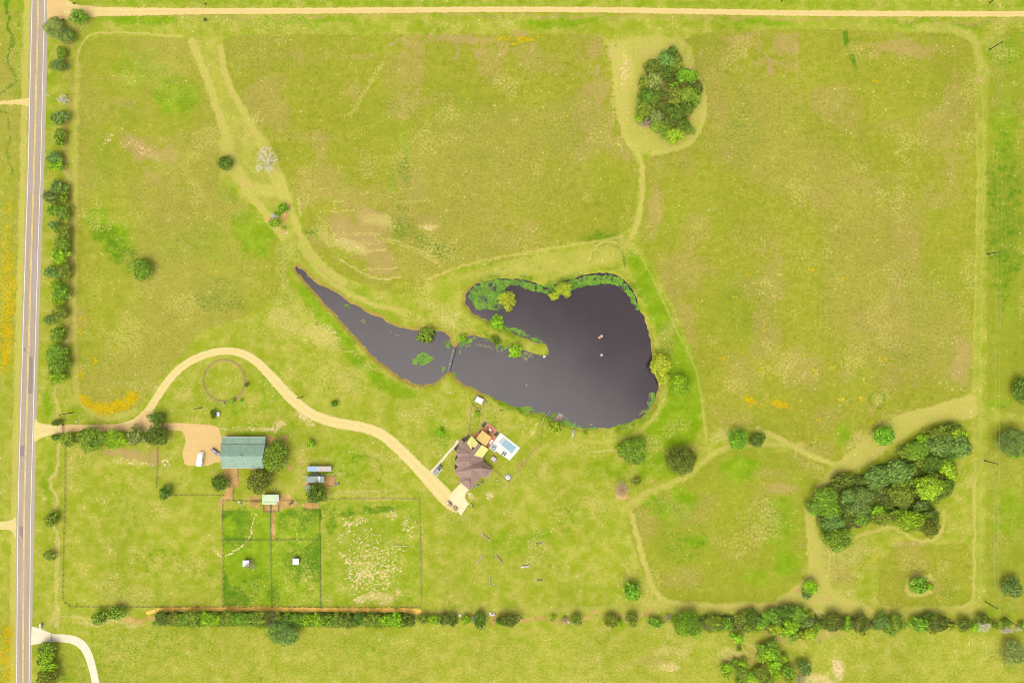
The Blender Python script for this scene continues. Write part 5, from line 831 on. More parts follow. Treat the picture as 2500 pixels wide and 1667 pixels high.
bm = bmesh.new(); bm.from_mesh(roof.data); bmesh.ops.remove_doubles(bm, verts=bm.verts, dist=.02); bmesh.ops.triangulate(bm, faces=bm.faces, ngon_method='EAR_CLIP')
bmesh.ops.recalc_face_normals(bm, faces=bm.faces)
if sum(f.normal.z for f in bm.faces) < 0: bmesh.ops.reverse_faces(bm, faces=bm.faces)
bm.to_mesh(roof.data); bm.free()
sm_ = roof.modifiers.new('thick', 'SOLIDIFY'); sm_.thickness = .18; sm_.offset = -1
outl = ['E1', 'Pm', 'E2', 'E3', 'E4', 'E5', 'E6', 'E7', 'E8', 'E9', 'E10', 'E11', 'E11b', 'E12', 'E13', 'E14', 'E15', 'E16', 'U4', 'U2', 'U1', 'U6', 'U5', 'U0']
op = rf(outl); mb = MB()
for a, b in zip(op[:16], op[1:17]): mb.tube((a[0], a[1], a[2] - .1), (b[0], b[1], b[2] - .1), .10, .10, 5)
mb.build('gutter', FASC, house)
ins = offset_poly([(a[0], a[1]) for a in op], .5); MB().prism(ins, -.05, 2.85).build('wall', WALLB, house)
RIDG = mt('ridge_cap', (206, 172, 150), var=.1)
mb = MB()
for a, b in (('E4', 'Rb'), ('E6', 'Rf'), ('E8', 'Rh'), ('Ra', 'Rb'), ('Re', 'Rf'), ('Rf', 'Rg'), ('Rg', 'Rh'), ('E13', 'P8'), ('P8', 'Re'), ('Pm', 'P2')):
    u, v = rf([a, b]); mb.tube((u[0], u[1], u[2] + .03), (v[0], v[1], v[2] + .03), .13, .13, 5)
mb.build('ridge_cap', RIDG, house)
for x, y in ((765, 443, ), (950, 430), (1005, 640), (960, 595), (1240, 605)):
    a = R2(x, y, 5.6); MB().tube((a[0], a[1], 4.6), (a[0], a[1], 6.3), .14, .14, 8).build('vent_pipe', mt('vent_%d' % x, (150, 120, 110)), house)
def flat_roof(name, V, pts, zs, mat, parent, th=.15, posts=True):
    P2 = [V(x, y, z) for (x, y), z in zip(pts, zs)]; mb = MB(); mb.prism(P2, [z - th for z in zs], list(zs)); r = mb.build(name, mat, parent)
    return P2
p1 = flat_roof('sun_roof', R1, [(885, 1080), (1025, 1235), (945, 1335), (912, 1303), (870, 1370), (780, 1215)], (5.2, 5.2, 6.0, 6.2, 7.0, 5.6), YROOF, house)
p2_ = flat_roof('sun_roof', R1, [(1100, 1268), (1245, 1360), (1115, 1542), (930, 1495)], (4.9, 3.5, 3.6, 5.7), YROOF, house)
MB().prism(offset_poly(p2_, .4), -.05, 3.3).build('wall', WALLB, house)
for pts, zs in (([(1110, 960), (1208, 1033), (1078, 1222), (970, 1140)], (3.2, 4.4, 4.4, 3.2)), ([(1208, 1033), (1305, 1110), (1185, 1305), (1078, 1222)], (4.4, 3.2, 3.2, 4.4))): p3 = flat_roof('canopy', R1, pts, zs, OROOF, house)
for x, y in ((1110, 970), (1295, 1112), (980, 1140), (1182, 1290)):
    a = R1(x, y, 1.5); MB().box(a[0], a[1], -.05, .25, .25, 3.2).build('canopy_post', CREAMW, house)
# windows and doors on the walls
for k_ in (4, 6, 9, 14):
    a, b = ins[k_], ins[(k_ + 1) % len(ins)]; L = math.hypot(b[0] - a[0], b[1] - a[1]); ang = math.atan2(b[1] - a[1], b[0] - a[0]); cx, cy = (a[0] + b[0]) / 2, (a[1] + b[1]) / 2
    w_ = MB().box(cx, cy, .9, min(1.8, L * .5), .12, 1.3, ang).build('window', FASC, house); MB().box(cx, cy, 1.0, min(1.6, L * .4), .18, 1.1, ang).build('pane', GLASS, w_)
a, b = ins[8], ins[9]; ang = math.atan2(b[1] - a[1], b[0] - a[0]); MB().box((a[0] + b[0]) / 2, (a[1] + b[1]) / 2, 0, 3.8, .14, 2.3, ang).build('garage_door', WHT, house)
MB().prism(R2.l([(710, -60), (770, -10), (690, 100), (650, 60)], 2.6), 2.4, 2.55).build('porch_roof', mt('porch', (170, 136, 124)), house)
# patio, planting beds
structure(sheet(R1.l([(1235, 812), (1420, 955), (1495, 1005), (1252, 1345), (1100, 1230), (905, 1080)]), .05), 'patio', TERRA)
for i, (V, pts, lb) in enumerate(((R1, [(1155, 762), (1228, 808), (1145, 918), (1072, 862)], 'square dark planting bed at the top corner of the patio'), (R1, [(1412, 968), (1482, 1015), (1410, 1110), (1345, 1058)], 'planting bed between the patio and the pool deck'), (R1, [(820, 1038), (870, 1080), (725, 1215), (640, 1165)], 'triangular dark planting bed north of the porch'),
        (R1, [(590, 1240), (635, 1262), (550, 1410), (498, 1360)], 'narrow dark planting bed left of the porch path'), (R2, [(605, 250), (655, 285), (585, 385), (578, 330)], 'upper dark planting bed in the west wall notch'), (R2, [(580, 420), (650, 475), (590, 550), (575, 500)], 'lower dark planting bed in the west wall notch'))):
    b_ = thing('planting_bed', lb, 'planting bed', (*V(*pts[0]), 0)); MB().prism(V.l(pts), .0, .12).build('soil', DARKS, b_)
    kb = MB(); wp = V.l(pts)
    for a, c in zip(wp, wp[1:] + wp[:1]): kb.beam(a, c, 0, .12, .22)
    kb.build('edging', CREAMW, b_); lf = MB(); r = random.Random(i)
    for _ in range(26):
        u, v = r.random(), r.random(); x = wp[0][0] * (1 - u) * (1 - v) + wp[1][0] * u * (1 - v) + wp[2][0] * u * v + wp[3][0] * (1 - u) * v; y = wp[0][1] * (1 - u) * (1 - v) + wp[1][1] * u * (1 - v) + wp[2][1] * u * v + wp[3][1] * (1 - u) * v; s = r.uniform(.1, .28)
        lf.add([(x - s, y, .15), (x, y - s, .3), (x + s, y, .2), (x, y + s, .4)], [(0, 1, 2, 3)])
    lf.build('plants', LM['deep' if i % 2 else 'olive'], b_)
# pool
POOLW = simple('pool_water', A(20, 132, 152), .08, .06, .4, spec=.6); SHAL = mt('pool_step', (212, 216, 206), var=.05)
pool = thing('swimming_pool', 'rectangular turquoise pool in a white deck beside the house', 'pool', (*R1(1600, 1280), 0))
dk = R1.l([(1500, 1010), (1915, 1332), (1835, 1440), (1690, 1600), (1400, 1400), (1385, 1430), (1255, 1335)])
MB().prism(dk, -.05, .10).build('deck', PWHT, pool)
pw = R1.l([(1612, 1135), (1848, 1322), (1735, 1458), (1515, 1262)]); ps = R1.l([(1545, 1092), (1610, 1135), (1515, 1262), (1448, 1215)])
MB().prism(pw, .0, .115).build('water', POOLW, pool); MB().prism(ps, .0, .118).build('shallow_step', SHAL, pool)
kb = MB(); full = R1.l([(1545, 1092), (1848, 1322), (1735, 1458), (1448, 1215)])
for a, c in zip(full, full[1:] + full[:1]): kb.beam(a, c, .10, .3, .05)
kb.build('coping', WHT, pool)
sp = thing('hot_tub', 'round grey hot tub on its grey square at the pool deck corner', 'hot tub', (*R1(1362, 1325), .1)); c = R1(1355, 1345)
MB().prism(R1.l([(1335, 1240), (1435, 1290), (1375, 1400), (1290, 1330)]), .10, .13).build('base', mt('spa_base', (196, 200, 200)), sp)
circ = lambda cx, cy, r, n=18: [(cx + r * math.cos(6.2832 * i / n), cy + r * math.sin(6.2832 * i / n)) for i in range(n)]
MB().prism(circ(*c, .95), .13, .6).build('tub', mt('tub', (150, 156, 160)), sp); MB().prism(circ(*c, .6), .6, .62).build('water', mt('tubw', (214, 224, 226)), sp)
lg = None
for k_, (x, y, lb) in enumerate(((1560, 1430, 'left dark lounge chair south of the pool'), (1603, 1455, 'right dark lounge chair south of the pool'))):
    if lg is None:
        lg = thing('lounge_chair', lb, 'lounge chair', (*R1(x, y), .1), .97, 'lounge chairs by the pool', local=True); b = MB(); b.box(0, 0, .25, 1.3, .6, .08); b.build('seat', mt('lounge', (120, 112, 110)), lg); b = MB(); b.prism([(-.65, -.3), (-1.1, -.3), (-1.1, .3), (-.65, .3)], [.27, .7, .7, .27], [.33, .76, .76, .33]); b.build('backrest', mt('lounge2', (120, 112, 110)), lg)
        for sx in (-.55, .55):
            for sy in (-.25, .25): MB().box(sx, sy, 0, .05, .05, .26).build('leg', STEEL, lg)
    else: o = copy_tree(lg); o.location = (*R1(x, y), .1); o['label'] = lb
def table(V, x, y, lx, ly, ang, lb, mat, h=.75):
    t = thing('table', lb, 'table', (*V(x, y, h), .05), ang, None, True); MB().box(0, 0, h - .06, lx, ly, .06).build('tabletop', mat, t)
    for sx in (-1, 1):
        for sy in (-1, 1): MB().box(sx * (lx / 2 - .1), sy * (ly / 2 - .1), 0, .07, .07, h - .06).build('leg', WOOD, t)
table(R1, 1278, 950, 1.5, .9, -.7, 'white dining table between brown chairs on the patio', WHT); table(R1, 1300, 1200, 2.4, 1.1, 1.0, 'long white covered table beside the amber canopy', WHT, .9); table(R1, 1058, 990, 1.1, .6, .95, 'brown table at the canopy left side', DWOOD)
ch = None
for x, y, a, lb in ((1230, 904, -.7, 'brown patio chair left of the white dining table'), (1325, 990, 2.4, 'brown patio chair right of the white dining table'), (1228, 975, .9, 'upper brown patio chair below the white dining table'), (1248, 1000, .9, 'lower brown patio chair below the white dining table')):
    if ch is None:
        ch = thing('patio_chair', lb, 'chair', (*R1(x, y), .05), a, 'chairs round the patio table', True); MB().box(0, 0, .4, .6, .6, .08).build('seat', DWOOD, ch); MB().box(-.3, 0, .4, .08, .6, .5).build('backrest', DWOOD, ch)
        for sx in (-.25, .25):
            for sy in (-.25, .25): MB().box(sx, sy, 0, .05, .05, .4).build('leg', DWOOD, ch)
    else: o = copy_tree(ch); o.location = (*R1(x, y), .05); o.rotation_euler = (0, 0, a); o['label'] = lb

# ================================================================ BARN AND SHEDS
TEAL = None
def ribbed(name, c, along='x', sc=1.1):
    m, n, l, p = newmat(name); tc = n.new('ShaderNodeTexCoord').outputs['Object']; wv = n.new('ShaderNodeTexWave'); wv.bands_direction = 'X' if along == 'x' else 'Y'; wv.inputs['Scale'].default_value = sc; wv.inputs['Distortion'].default_value = 0
    l.new(tc, wv.inputs['Vector']); f = noise(n, l, .35, 4, .6, tc); base = A(*c)
    col = mixc(n, l, maprange(n, l, f, .3, .7), tuple(x * .9 for x in base[:3]) + (1,), tuple(x * 1.1 for x in base[:3]) + (1,)); col = mixc(n, l, maprange(n, l, wv.outputs['Fac'], .8, 1, 0, .08), col, tuple(x * .55 for x in base[:3]) + (1,))
    l.new(col, p.inputs['Base Color']); p.inputs['Roughness'].default_value = .5; p.inputs['Specular IOR Level'].default_value = .25; return m
TEALR = ribbed('teal_metal_roof', (158, 190, 162)); BARNW = mt('barn_wall_cream', (206, 200, 180), var=.08)
barn = thing('barn', 'large barn with a teal metal roof east of the sandy yard', 'barn', (*R3(1380, 760), 0))
def q3(V, x, y, h): a = V(x, y, h); return (a[0], a[1], h)
def slab(name, V, pts, mat, parent, th=.12):
    v = [q3(V, *p) for p in pts]; poly = [(a[0], a[1]) for a in v]; zs = [a[2] for a in v]; return MB().prism(poly, [z - th for z in zs], zs).build(name, mat, parent)
slab('roof', R3, [(880, 842, 7.2), (1830, 842, 7.2), (1870, 588, 4.6), (917, 588, 4.6)], TEALR, barn); slab('roof', R3, [(880, 842, 7.2), (1830, 842, 7.2), (1838, 1102, 4.6), (918, 1102, 4.6)], TEALR, barn)
slab('lean_to_roof', R3, [(920, 574, 4.3), (1872, 574, 4.3), (1885, 418, 3.2), (932, 418, 3.2)], TEALR, barn)
slab('ridge_cap', R3, [(880, 838, 7.26), (1830, 838, 7.26), (1830, 848, 7.26), (880, 848, 7.26)], mt('teal_cap', (150, 190, 168)), barn)
xa, xb = R3(917, 0, 4.6)[0] + .35, R3(1870, 0, 4.6)[0] - .35; ya, yb = R3(0, 1102, 4.6)[1] + .4, R3(0, 588, 4.6)[1] - .1; ym = (ya + yb) / 2; yl = R3(0, 418, 3.2)[1] - .4
w = MB(); w.add([(xa, ya, -.05), (xa, yb, -.05), (xa, yb, 4.4), (xa, ym, 7.0), (xa, ya, 4.4), (xb, ya, -.05), (xb, yb, -.05), (xb, yb, 4.4), (xb, ym, 7.0), (xb, ya, 4.4)], [(0, 1, 2, 3, 4), (9, 8, 7, 6, 5), (0, 4, 9, 5), (1, 6, 7, 2)]); w.build('wall', BARNW, barn)
MB().prism([(xa + .1, yb), (xb - .1, yb), (xb - .1, yl), (xa + .1, yl)], [-.05] * 4, [4.05, 4.05, 3.0, 3.0]).build('wall', BARNW, barn)
MB().box(xa, ym, 0, .12, 4, 3.6).build('sliding_door', WHT, barn); MB().box(xb, ym, 0, .12, 4, 3.6).build('sliding_door', GREYR, barn)
w = MB(); a, b = q3(R3, 932, 415, 3.15), q3(R3, 1890, 415, 3.15); w.tube(a, b, .09, .09, 5); w.build('gutter', WHT, barn); w = MB(); w.tube(q3(R3, 918, 1106, 4.5), q3(R3, 1838, 1106, 4.5), .09, .09, 5); w.build('gutter', WHT, barn)
c = q3(R3, 1332, 845, 7.5); cu = MB(); cu.box(c[0], c[1], 7.0, .95, .95, .9).build('cupola', mt('cupola', (214, 206, 178)), barn)
cu2 = MB(); cu2.prism([(c[0] - .6, c[1] - .6), (c[0] + .6, c[1] - .6), (c[0] + .6, c[1] + .6), (c[0] - .6, c[1] + .6)], 7.9, 8.2, [(c[0] - .15, c[1] - .15), (c[0] + .15, c[1] - .15), (c[0] + .15, c[1] + .15), (c[0] - .15, c[1] + .15)]); cu2.build('cupola_cap', mt('cupcap', (190, 204, 176)), barn)
for x, y, z in ((998, 845, 7.4), (1485, 1070, 5.1)): c = q3(R3, x, y, z); MB().tube((c[0], c[1], z - .5), (c[0], c[1], z + .1), .16, .16, 8).build('roof_vent', WHT, barn)
for x, y in ((892, 600), (885, 670)): a = R3(x, y); single(MB().tube((a[0], a[1], 0), (a[0], a[1], .9), .35, .33, 10), 'barrel', WHT, '%s white barrel by the west barn wall' % ('upper' if y < 640 else 'lower'), 'barrel', 'barrels at the barn wall')
def shed(label, V, quad, h, roofmat, wallmat, name='shed', hi=.0, extra=None, wall_in=.25):
    c = V(sum(p[0] for p in quad) / 4, sum(p[1] for p in quad) / 4); t = thing(name, label, name.replace('_', ' '), (*c, 0))
    zs = [h + hi, h + hi, h, h]; P2 = [V(p[0], p[1], z) for p, z in zip(quad, zs)]
    MB().prism(P2, [z - .1 for z in zs], zs).build('roof', roofmat, t); wp = offset_poly(P2, wall_in); MB().prism(wp, [-.05] * 4, [z - .12 for z in zs]).build('wall', wallmat, t)
    a, b = wp[2], wp[3]; ang = math.atan2(b[1] - a[1], b[0] - a[0]); MB().box((a[0] + b[0]) / 2, (a[1] + b[1]) / 2, 0, .9, .08, min(1.9, h * .75), ang).build('door', DWOOD, t)
    return t
PGRN = ribbed('pale_green_roof', (214, 234, 180)); BLUR = mt('bluish_white_roof', (206, 216, 226), var=.14, sc=1.0); RUST = mt('rusty_white', (226, 206, 190), var=.12, sc=1.6); GGR = ribbed('grey_green_roof', (158, 176, 160))
s1 = shed('pale green roofed shed above the two small dirt pens', R4, [(885, 638), (1150, 638), (1143, 775), (882, 775)], 2.8, PGRN, BARNW, hi=.5)
slab('lean_to_roof', R4, [(882, 779, 2.7), (1143, 779, 2.7), (1143, 817, 2.3), (882, 817, 2.3)], PGRN, s1); slab('side_roof', R4, [(1152, 636, 2.9), (1178, 638, 2.7), (1178, 765, 2.6), (1150, 775, 2.7)], WHT, s1)
s2 = shed('long white-roofed trailer with pinkish rust beside a dark grass strip', R4, [(1688, 132), (2122, 132), (2122, 226), (1688, 226)], 2.9, BLUR, BARNW, 'trailer_home', wall_in=.15)
slab('rust_panel', R4, [(1920, 140, 2.93), (2090, 140, 2.93), (2090, 218, 2.93), (1920, 218, 2.93)], RUST, s2, .02); slab('blue_panel', R4, [(1700, 142, 2.93), (1850, 142, 2.93), (1850, 216, 2.93), (1700, 216, 2.93)], mt('pale_blue', (176, 206, 236)), s2, .02)
edge = MB(); eq = [q3(R4, *p, 2.98) for p in ((1690, 134), (2120, 134), (2120, 224), (1690, 224))]
for a, c in zip(eq, eq[1:] + eq[:1]): edge.tube(a, c, .07, .07, 5)
edge.build('roof_edge', FASC, s2)
s3 = shed('grey-green roofed trailer with one white stripe across it', R4, [(1672, 310), (1995, 312), (1995, 425), (1670, 425)], 2.7, GGR, BARNW, 'trailer_home', wall_in=.15)
slab('white_stripe', R4, [(1890, 311, 2.74), (1925, 311, 2.74), (1925, 424, 2.74), (1890, 424, 2.74)], WHT, s3, .03)
shed('small grey shed half under the round dark tree', R4, [(1668, 468), (1762, 468), (1758, 590), (1670, 588)], 2.4, GREYR, BARNW)
for x, y, lb in ((369, 415, 'white-roofed run-in shed against the leafless tree'), (1492, 374, 'white square run-in shed alone in the green paddock')):
    w_ = 70; shed(lb, R12, [(x - w_, y - w_), (x + w_, y - w_), (x + w_, y + w_), (x - w_, y + w_)], 2.4, WHT, GREYR, hi=.3)
tree(R12, 455, 450, 125, 110, 'bare', 'bare', 'leafless brown tree behind the white-roofed run-in shed')
shed('tiny white pump box beside the thin dark bush', R5, [(532, 1342), (608, 1345), (606, 1438), (535, 1432)], 1.3, WHT, GREYR, 'pump_box', wall_in=.1)
hut = shed('white-roofed duck hut in its rail pen on the pond bank', R1, [(1002, 237), (1142, 302), (1095, 415), (945, 342)], 2.3, WHT, CREAMW, 'hut', hi=.2)
shed('small grey well house on the grass right of the yellow roof', R1, [(1330, 1505), (1415, 1560), (1370, 1630), (1285, 1580)], 1.8, mt('wellroof', (216, 210, 204)), GREYR, 'well_house', wall_in=.12)
# white dome
d_ = MB(); c = R2(1655, 692); rr = 1.45; v = []; f = []
for j in range(5):
    ph = j / 5 * math.pi / 2
    for i in range(16): a = 6.2832 * i / 16; v.append((c[0] + rr * math.cos(ph) * math.cos(a), c[1] + rr * math.cos(ph) * math.sin(a), 1.3 * math.sin(ph) * 1.2))
v.append((c[0], c[1], 1.56))
for j in range(4):
    for i in range(16): f.append((j * 16 + i, j * 16 + (i + 1) % 16, (j + 1) * 16 + (i + 1) % 16, (j + 1) * 16 + i))
for i in range(16): f.append((64 + i, 64 + (i + 1) % 16, 80))
d_.add(v, f); dm = thing('dome_shelter', 'white domed shelter inside the corner of the yard fence', 'dome shelter', (*c, 0)); d_.build('shell', WHT, dm, True); MB().box(c[0], c[1], 1.5, .4, .6, .12).build('vent', GREYR, dm)
# water tank, utility box, junk
def cyl(name, V, x, y, r, h, mat, lb, ct, grp=None): a = V(x, y); b = MB(); b.tube((a[0], a[1], 0), (a[0], a[1], h), r, r * .96, 16); b.tube((a[0], a[1], h), (a[0], a[1], h + r * .25), r * .9, r * .3, 16); return single(b, name, mat, lb, ct, grp)
cyl('water_tank', R4, 478, 762, .42, 1.2, WHT, 'white tank left of the pale green shed', 'tank'); cyl('water_tank', R4, 505, 800, .35, 1.0, STEEL, 'grey tank touching the white tank', 'tank'); cyl('water_tank', R5, 722, 1145, .4, 1.3, STEEL, 'grey tank at the south side of the round pen', 'tank')
cyl('pit_cover', R2, 1135, 805, .75, .5, mt('dark_grey', (140, 140, 134)), 'round dark grey fire pit cover right of the house', 'pit cover'); cyl('utility_tank', R15, 978, 225, .3, 1.4, STEEL, 'steel tank right of the white roadside box', 'tank')
b = MB(); a = R15(952, 245); b.box(a[0], a[1], 0, .7, 2.2, 1.5); single(b, 'utility_box', WHT, 'tall white utility box by the neighbour drive mouth', 'utility box', bevel=.06)
def pile(V, x, y, n_, spread, cols, lb, name='scrap_pile', ct='scrap pile', seed=0, sz=(.3, 1.0)):
    r = random.Random(seed + int(x)); c = V(x, y); t = thing(name, lb, ct, (*c, 0))
    for i in range(n_):
        px, py = c[0] + r.uniform(-1, 1) * spread[0], c[1] + r.uniform(-1, 1) * spread[1]
        MB().box(px, py, 0, r.uniform(*sz), r.uniform(*sz) * .6, r.uniform(.3, 1.0), r.uniform(0, 3.1)).build(r.choice(('crate', 'board', 'box')), cols[i % len(cols)], t)
BLU = mt('blue_plastic', (110, 140, 190)); BRN = mt('rust_brown', (160, 100, 70))
pile(R4, 1870, 272, 14, (2.6, .7), [BRN, DWOOD, BLU, WHT, STEEL], 'clutter of boxes between the two long trailers'); pile(R4, 1410, 790, 8, (1.1, 1.0), [DWOOD, GREYR, BRN], 'dark scrap heap right of the pale green shed'); pile(R4, 2245, 440, 4, (.9, .5), [GREYR, WOOD], 'grey pallets right of the brown pen', 'pallet_stack', 'pallets', sz=(.8, 1.2))
pile(R2, 1010, 885, 8, (1.4, .8), [WHT, GREYR, DWOOD], 'white bins and boxes behind the garage', 'bin_cluster', 'bins', sz=(.25, .6)); pile(R2, 1440, 755, 4, (.5, .3), [WHT], 'white buckets left of the forked pale branch', 'bucket_cluster', 'buckets', sz=(.3, .5)); pile(R2, 930, 1250, 6, (.6, .8), [WHT, BLU, DWOOD], 'garden tools at the east edge of the garage apron', 'tool_cluster', 'tools', sz=(.2, .6))
pile(R14, 870, 190, 5, (.5, .3), [GREYR, DWOOD, WHT], 'grey scrap on top of the dark shrub south of the lawn', sz=(.3, .8)); pile(R6, 1255, 478, 3, (.3, .2), [WHT, STEEL], 'white trough on the verge inside the gate', 'trough', 'trough', sz=(.5, .9)); pile(R1, 1195, 355, 6, (.4, .5), [WHT, GREYR], 'white clutter along the east side of the duck hut', 'box_cluster', 'boxes', sz=(.2, .5)); pile(R1, 1495, 528, 4, (.7, .2), [DWOOD, BRN], 'dark log pile in the pale ring on the pond bank', 'log_pile', 'logs', sz=(.5, 1.0)); pile(R4, 1118, 545, 4, (.6, .3), [WHT, BLACK], 'black and white feeders above the pale green shed', 'feeder_cluster', 'feeders', sz=(.25, .5))
pile(R14, 1200, 220, 5, (1.0, .3), [PINK, WHT], 'pinkish white boards leaning between two hedge shrubs', 'board_stack', 'boards', sz=(.8, 2.0)); pile(R2, 955, 1300, 2, (.2, .2), [BLACK], 'small black bin beside the garden tools', 'bin', 'bin', sz=(.3, .4))
b = MB(); a = R14(265, 245); b.tube((a[0], a[1], 0), (a[0], a[1], .6), .9, .8, 14); single(b, 'stump', mt('pale_stump', (246, 236, 190)), 'pale round stump in the gap of the hedge', 'stump')
a = [R2(1490, 815), R2(1555, 860), R2(1600, 905), R2(1645, 925)]; b = MB(); b.path([(*p, .15) for p in a], .1, 6); b.tube((*a[2], .15), (*R2(1605, 880), .3), .06); single(b, 'fallen_branch', CREAMW, 'forked pale branch lying outside the yard fence', 'branch')
for V, x0, y0, x1, y1, lb in ((R8, 445, 42, 510, 70, 'short pale pole on the grass east of the garage apron'), (R8, 890, 66, 975, 76, 'pale pole lying on the bright grass patch'), (R1, 1238, 410, 1325, 500, 'pale pole lying below the duck hut'), (R1, 2030, 540, 2105, 580, 'white pipe lying at the pond edge')):
    b = MB(); b.tube((*V(x0, y0), .1), (*V(x1, y1), .1), .09, .09, 6); single(b, 'pole', CREAMW, lb, 'pole')
# ================================================================ VEHICLES
def paint(name, c, rough=.3): return simple(name, c, rough, .06, 1.0, spec=.5)
LAMP = simple('lamp_lens', (.8, .8, .75, 1), .2, .02); RED = simple('tail_lens', (.4, .02, .02, 1), .3, .02)
def rrect(x0, x1, hw, r=.25, n=3):
    out = []
    for cx, cy, a0 in ((x1 - r, hw - r, 0), (x0 + r, hw - r, 90), (x0 + r, -hw + r, 180), (x1 - r, -hw + r, 270)):
        for k in range(n + 1): a = math.radians(a0 + 90 * k / n); out.append((cx + r * math.cos(a), cy + r * math.sin(a)))
    return out
def wheels(t, xs_, hw, r):
    for x in xs_:
        for s in (-1, 1):
            w = MB().tube((x, s * (hw - .22), r), (x, s * (hw + .02), r), r, r, 16).build('wheel', BLACK, t); MB().tube((x, s * (hw - .02), r), (x, s * (hw + .035), r), r * .55, r * .5, 12).build('rim', STEEL, w)
def car(label, V, x, y, ang, L, W, col, kind, name, grp=None):
    t = thing(name, label, name.split('_')[0] if name != 'pickup_truck' else 'pickup truck', (*V(x, y, .8), .03), ang, grp, True); f, b = L / 2, -L / 2; hw = W / 2
    MB().prism(rrect(b, f, hw, .32), .32, .85, rrect(b + .05, f - .1, hw - .04, .32)).build('body', col, t, bevel=.05)
    def cab(x0, x1, z0, z1, tin, fr=.55, rr=.35):
        lo = [(x0, -hw + .06), (x1, -hw + .06), (x1, hw - .06), (x0, hw - .06)]; hi = [(x0 + rr, -hw + tin), (x1 - fr, -hw + tin), (x1 - fr, hw - tin), (x0 + rr, hw - tin)]
        MB().prism(lo, z0, z1 - .04, hi).build('window_band', GLASS, t); MB().prism([(p[0] * 1, p[1]) for p in hi], z1 - .05, z1 + .02).build('roof', col, t)
        m = MB(); m.add([(x1 + .02, -hw + .14, z0 + .02), (x1 + .02, hw - .14, z0 + .02), (x1 - fr + .04, hw - tin - .02, z1 - .02), (x1 - fr + .04, -hw + tin + .02, z1 - .02)], [(0, 1, 2, 3)]); m.build('windscreen', simple('windscreen_' + label[:8], A(176, 190, 190), .15, .1, 1, spec=.7), t)
    if kind == 'suv': cab(b + .15, f - 1.25, .85, 1.62, .2); MB().box(f - .62, 0, .83, 1.1, W * .8, .05).build('bonnet', col, t, bevel=.02)
    if kind == 'pickup':
        cab(-.75, f - 1.5, .9, 1.75, .2, .5, .15); MB().box(f - .75, 0, .85, 1.35, W * .84, .08).build('bonnet', col, t, bevel=.03)
        MB().box((b - .8) / 2, 0, 1.08, -b - .95, W * .9, .05).build('bed_cover', mt('bed_cover', (104, 104, 106), var=.05), t)
        for s in (-1, 1): MB().box((b - .8) / 2, s * (hw - .1), .85, -b - .85, .14, .34).build('bed_side', col, t)
    wheels(t, (f - .95, b + .95), hw, .37)
    for s in (-1, 1):
        MB().box(f - .07, s * (hw - .32), .6, .1, .32, .18).build('headlight', LAMP, t); MB().box(b + .04, s * (hw - .25), .65, .1, .26, .16).build('tail_light', RED, t); MB().box(f - L * .36, s * (hw + .08), 1.0, .16, .16, .12).build('mirror', col, t)
    return t
def ang_(V, p0, p1): a, b = V(*p0), V(*p1); return math.atan2(b[1] - a[1], b[0] - a[0])
car('dark purple-grey car parked against the west side of the barn', R3, 775, 752, ang_(R3, (705, 700), (845, 805)), 4.7, 1.85, paint('dark_purple_grey', (.07, .055, .07, 1)), 'suv', 'car')
car('dark grey pickup truck parked where the garden path meets the drive', R2, 234, 560, ang_(R2, (300, 480), (170, 640)), 5.8, 1.95, paint('charcoal_paint', (.075, .075, .08, 1)), 'pickup', 'pickup_truck')
# motorhome
mh = thing('motorhome', 'white motorhome parked on the orange sand beside the dark car', 'motorhome', (*R3(445, 900, 1.5), .03), ang_(R3, (425, 1040), (462, 740)), None, True)
WP = paint('motorhome_white', (.8, .8, .8, 1)); MB().prism(rrect(-3.5, 2.1, 1.18, .15), .45, 2.95).build('body', WP, mh, bevel=.08); MB().prism(rrect(1.9, 3.3, 1.1, .4), .45, 1.5, rrect(1.9, 3.0, 1.05, .4)).build('cab', WP, mh, bevel=.05)
MB().prism([(1.7, -1.12), (2.9, -.95), (2.9, .95), (1.7, 1.12)], 1.95, 2.85, [(1.7, -1.1), (2.6, -.8), (2.6, .8), (1.7, 1.1)]).build('overcab', WP, mh, bevel=.05)
MB().prism([(1.9, -1.0), (2.75, -.95), (2.75, .95), (1.9, 1.0)], 1.5, 1.95, [(1.9, -.95), (2.5, -.85), (2.5, .85), (1.9, .95)]).build('windscreen', GLASS, mh)
for x in (-2.3, -1.0, -.1, 1.2): w_ = MB().box(x, -1.2, 1.4, .75 if x != -.1 else 1.0, .06, .75).build('window', FASC, mh); MB().box(x, -1.23, 1.46, .6, .05, .6).build('pane', GLASS, w_)
for x, y in ((-2.2, .1), (-.4, 0), (1.0, .2)): MB().box(x, y, 2.95, .6, .5, .18).build('roof_vent', mt('rv_vent%d' % int(x * 10), (240, 240, 240)), mh)
wheels(mh, (2.2, -2.0), 1.15, .38)
for s in (-.8, .8): MB().box(3.28, s, .75, .08, .3, .2).build('headlight', LAMP, mh)
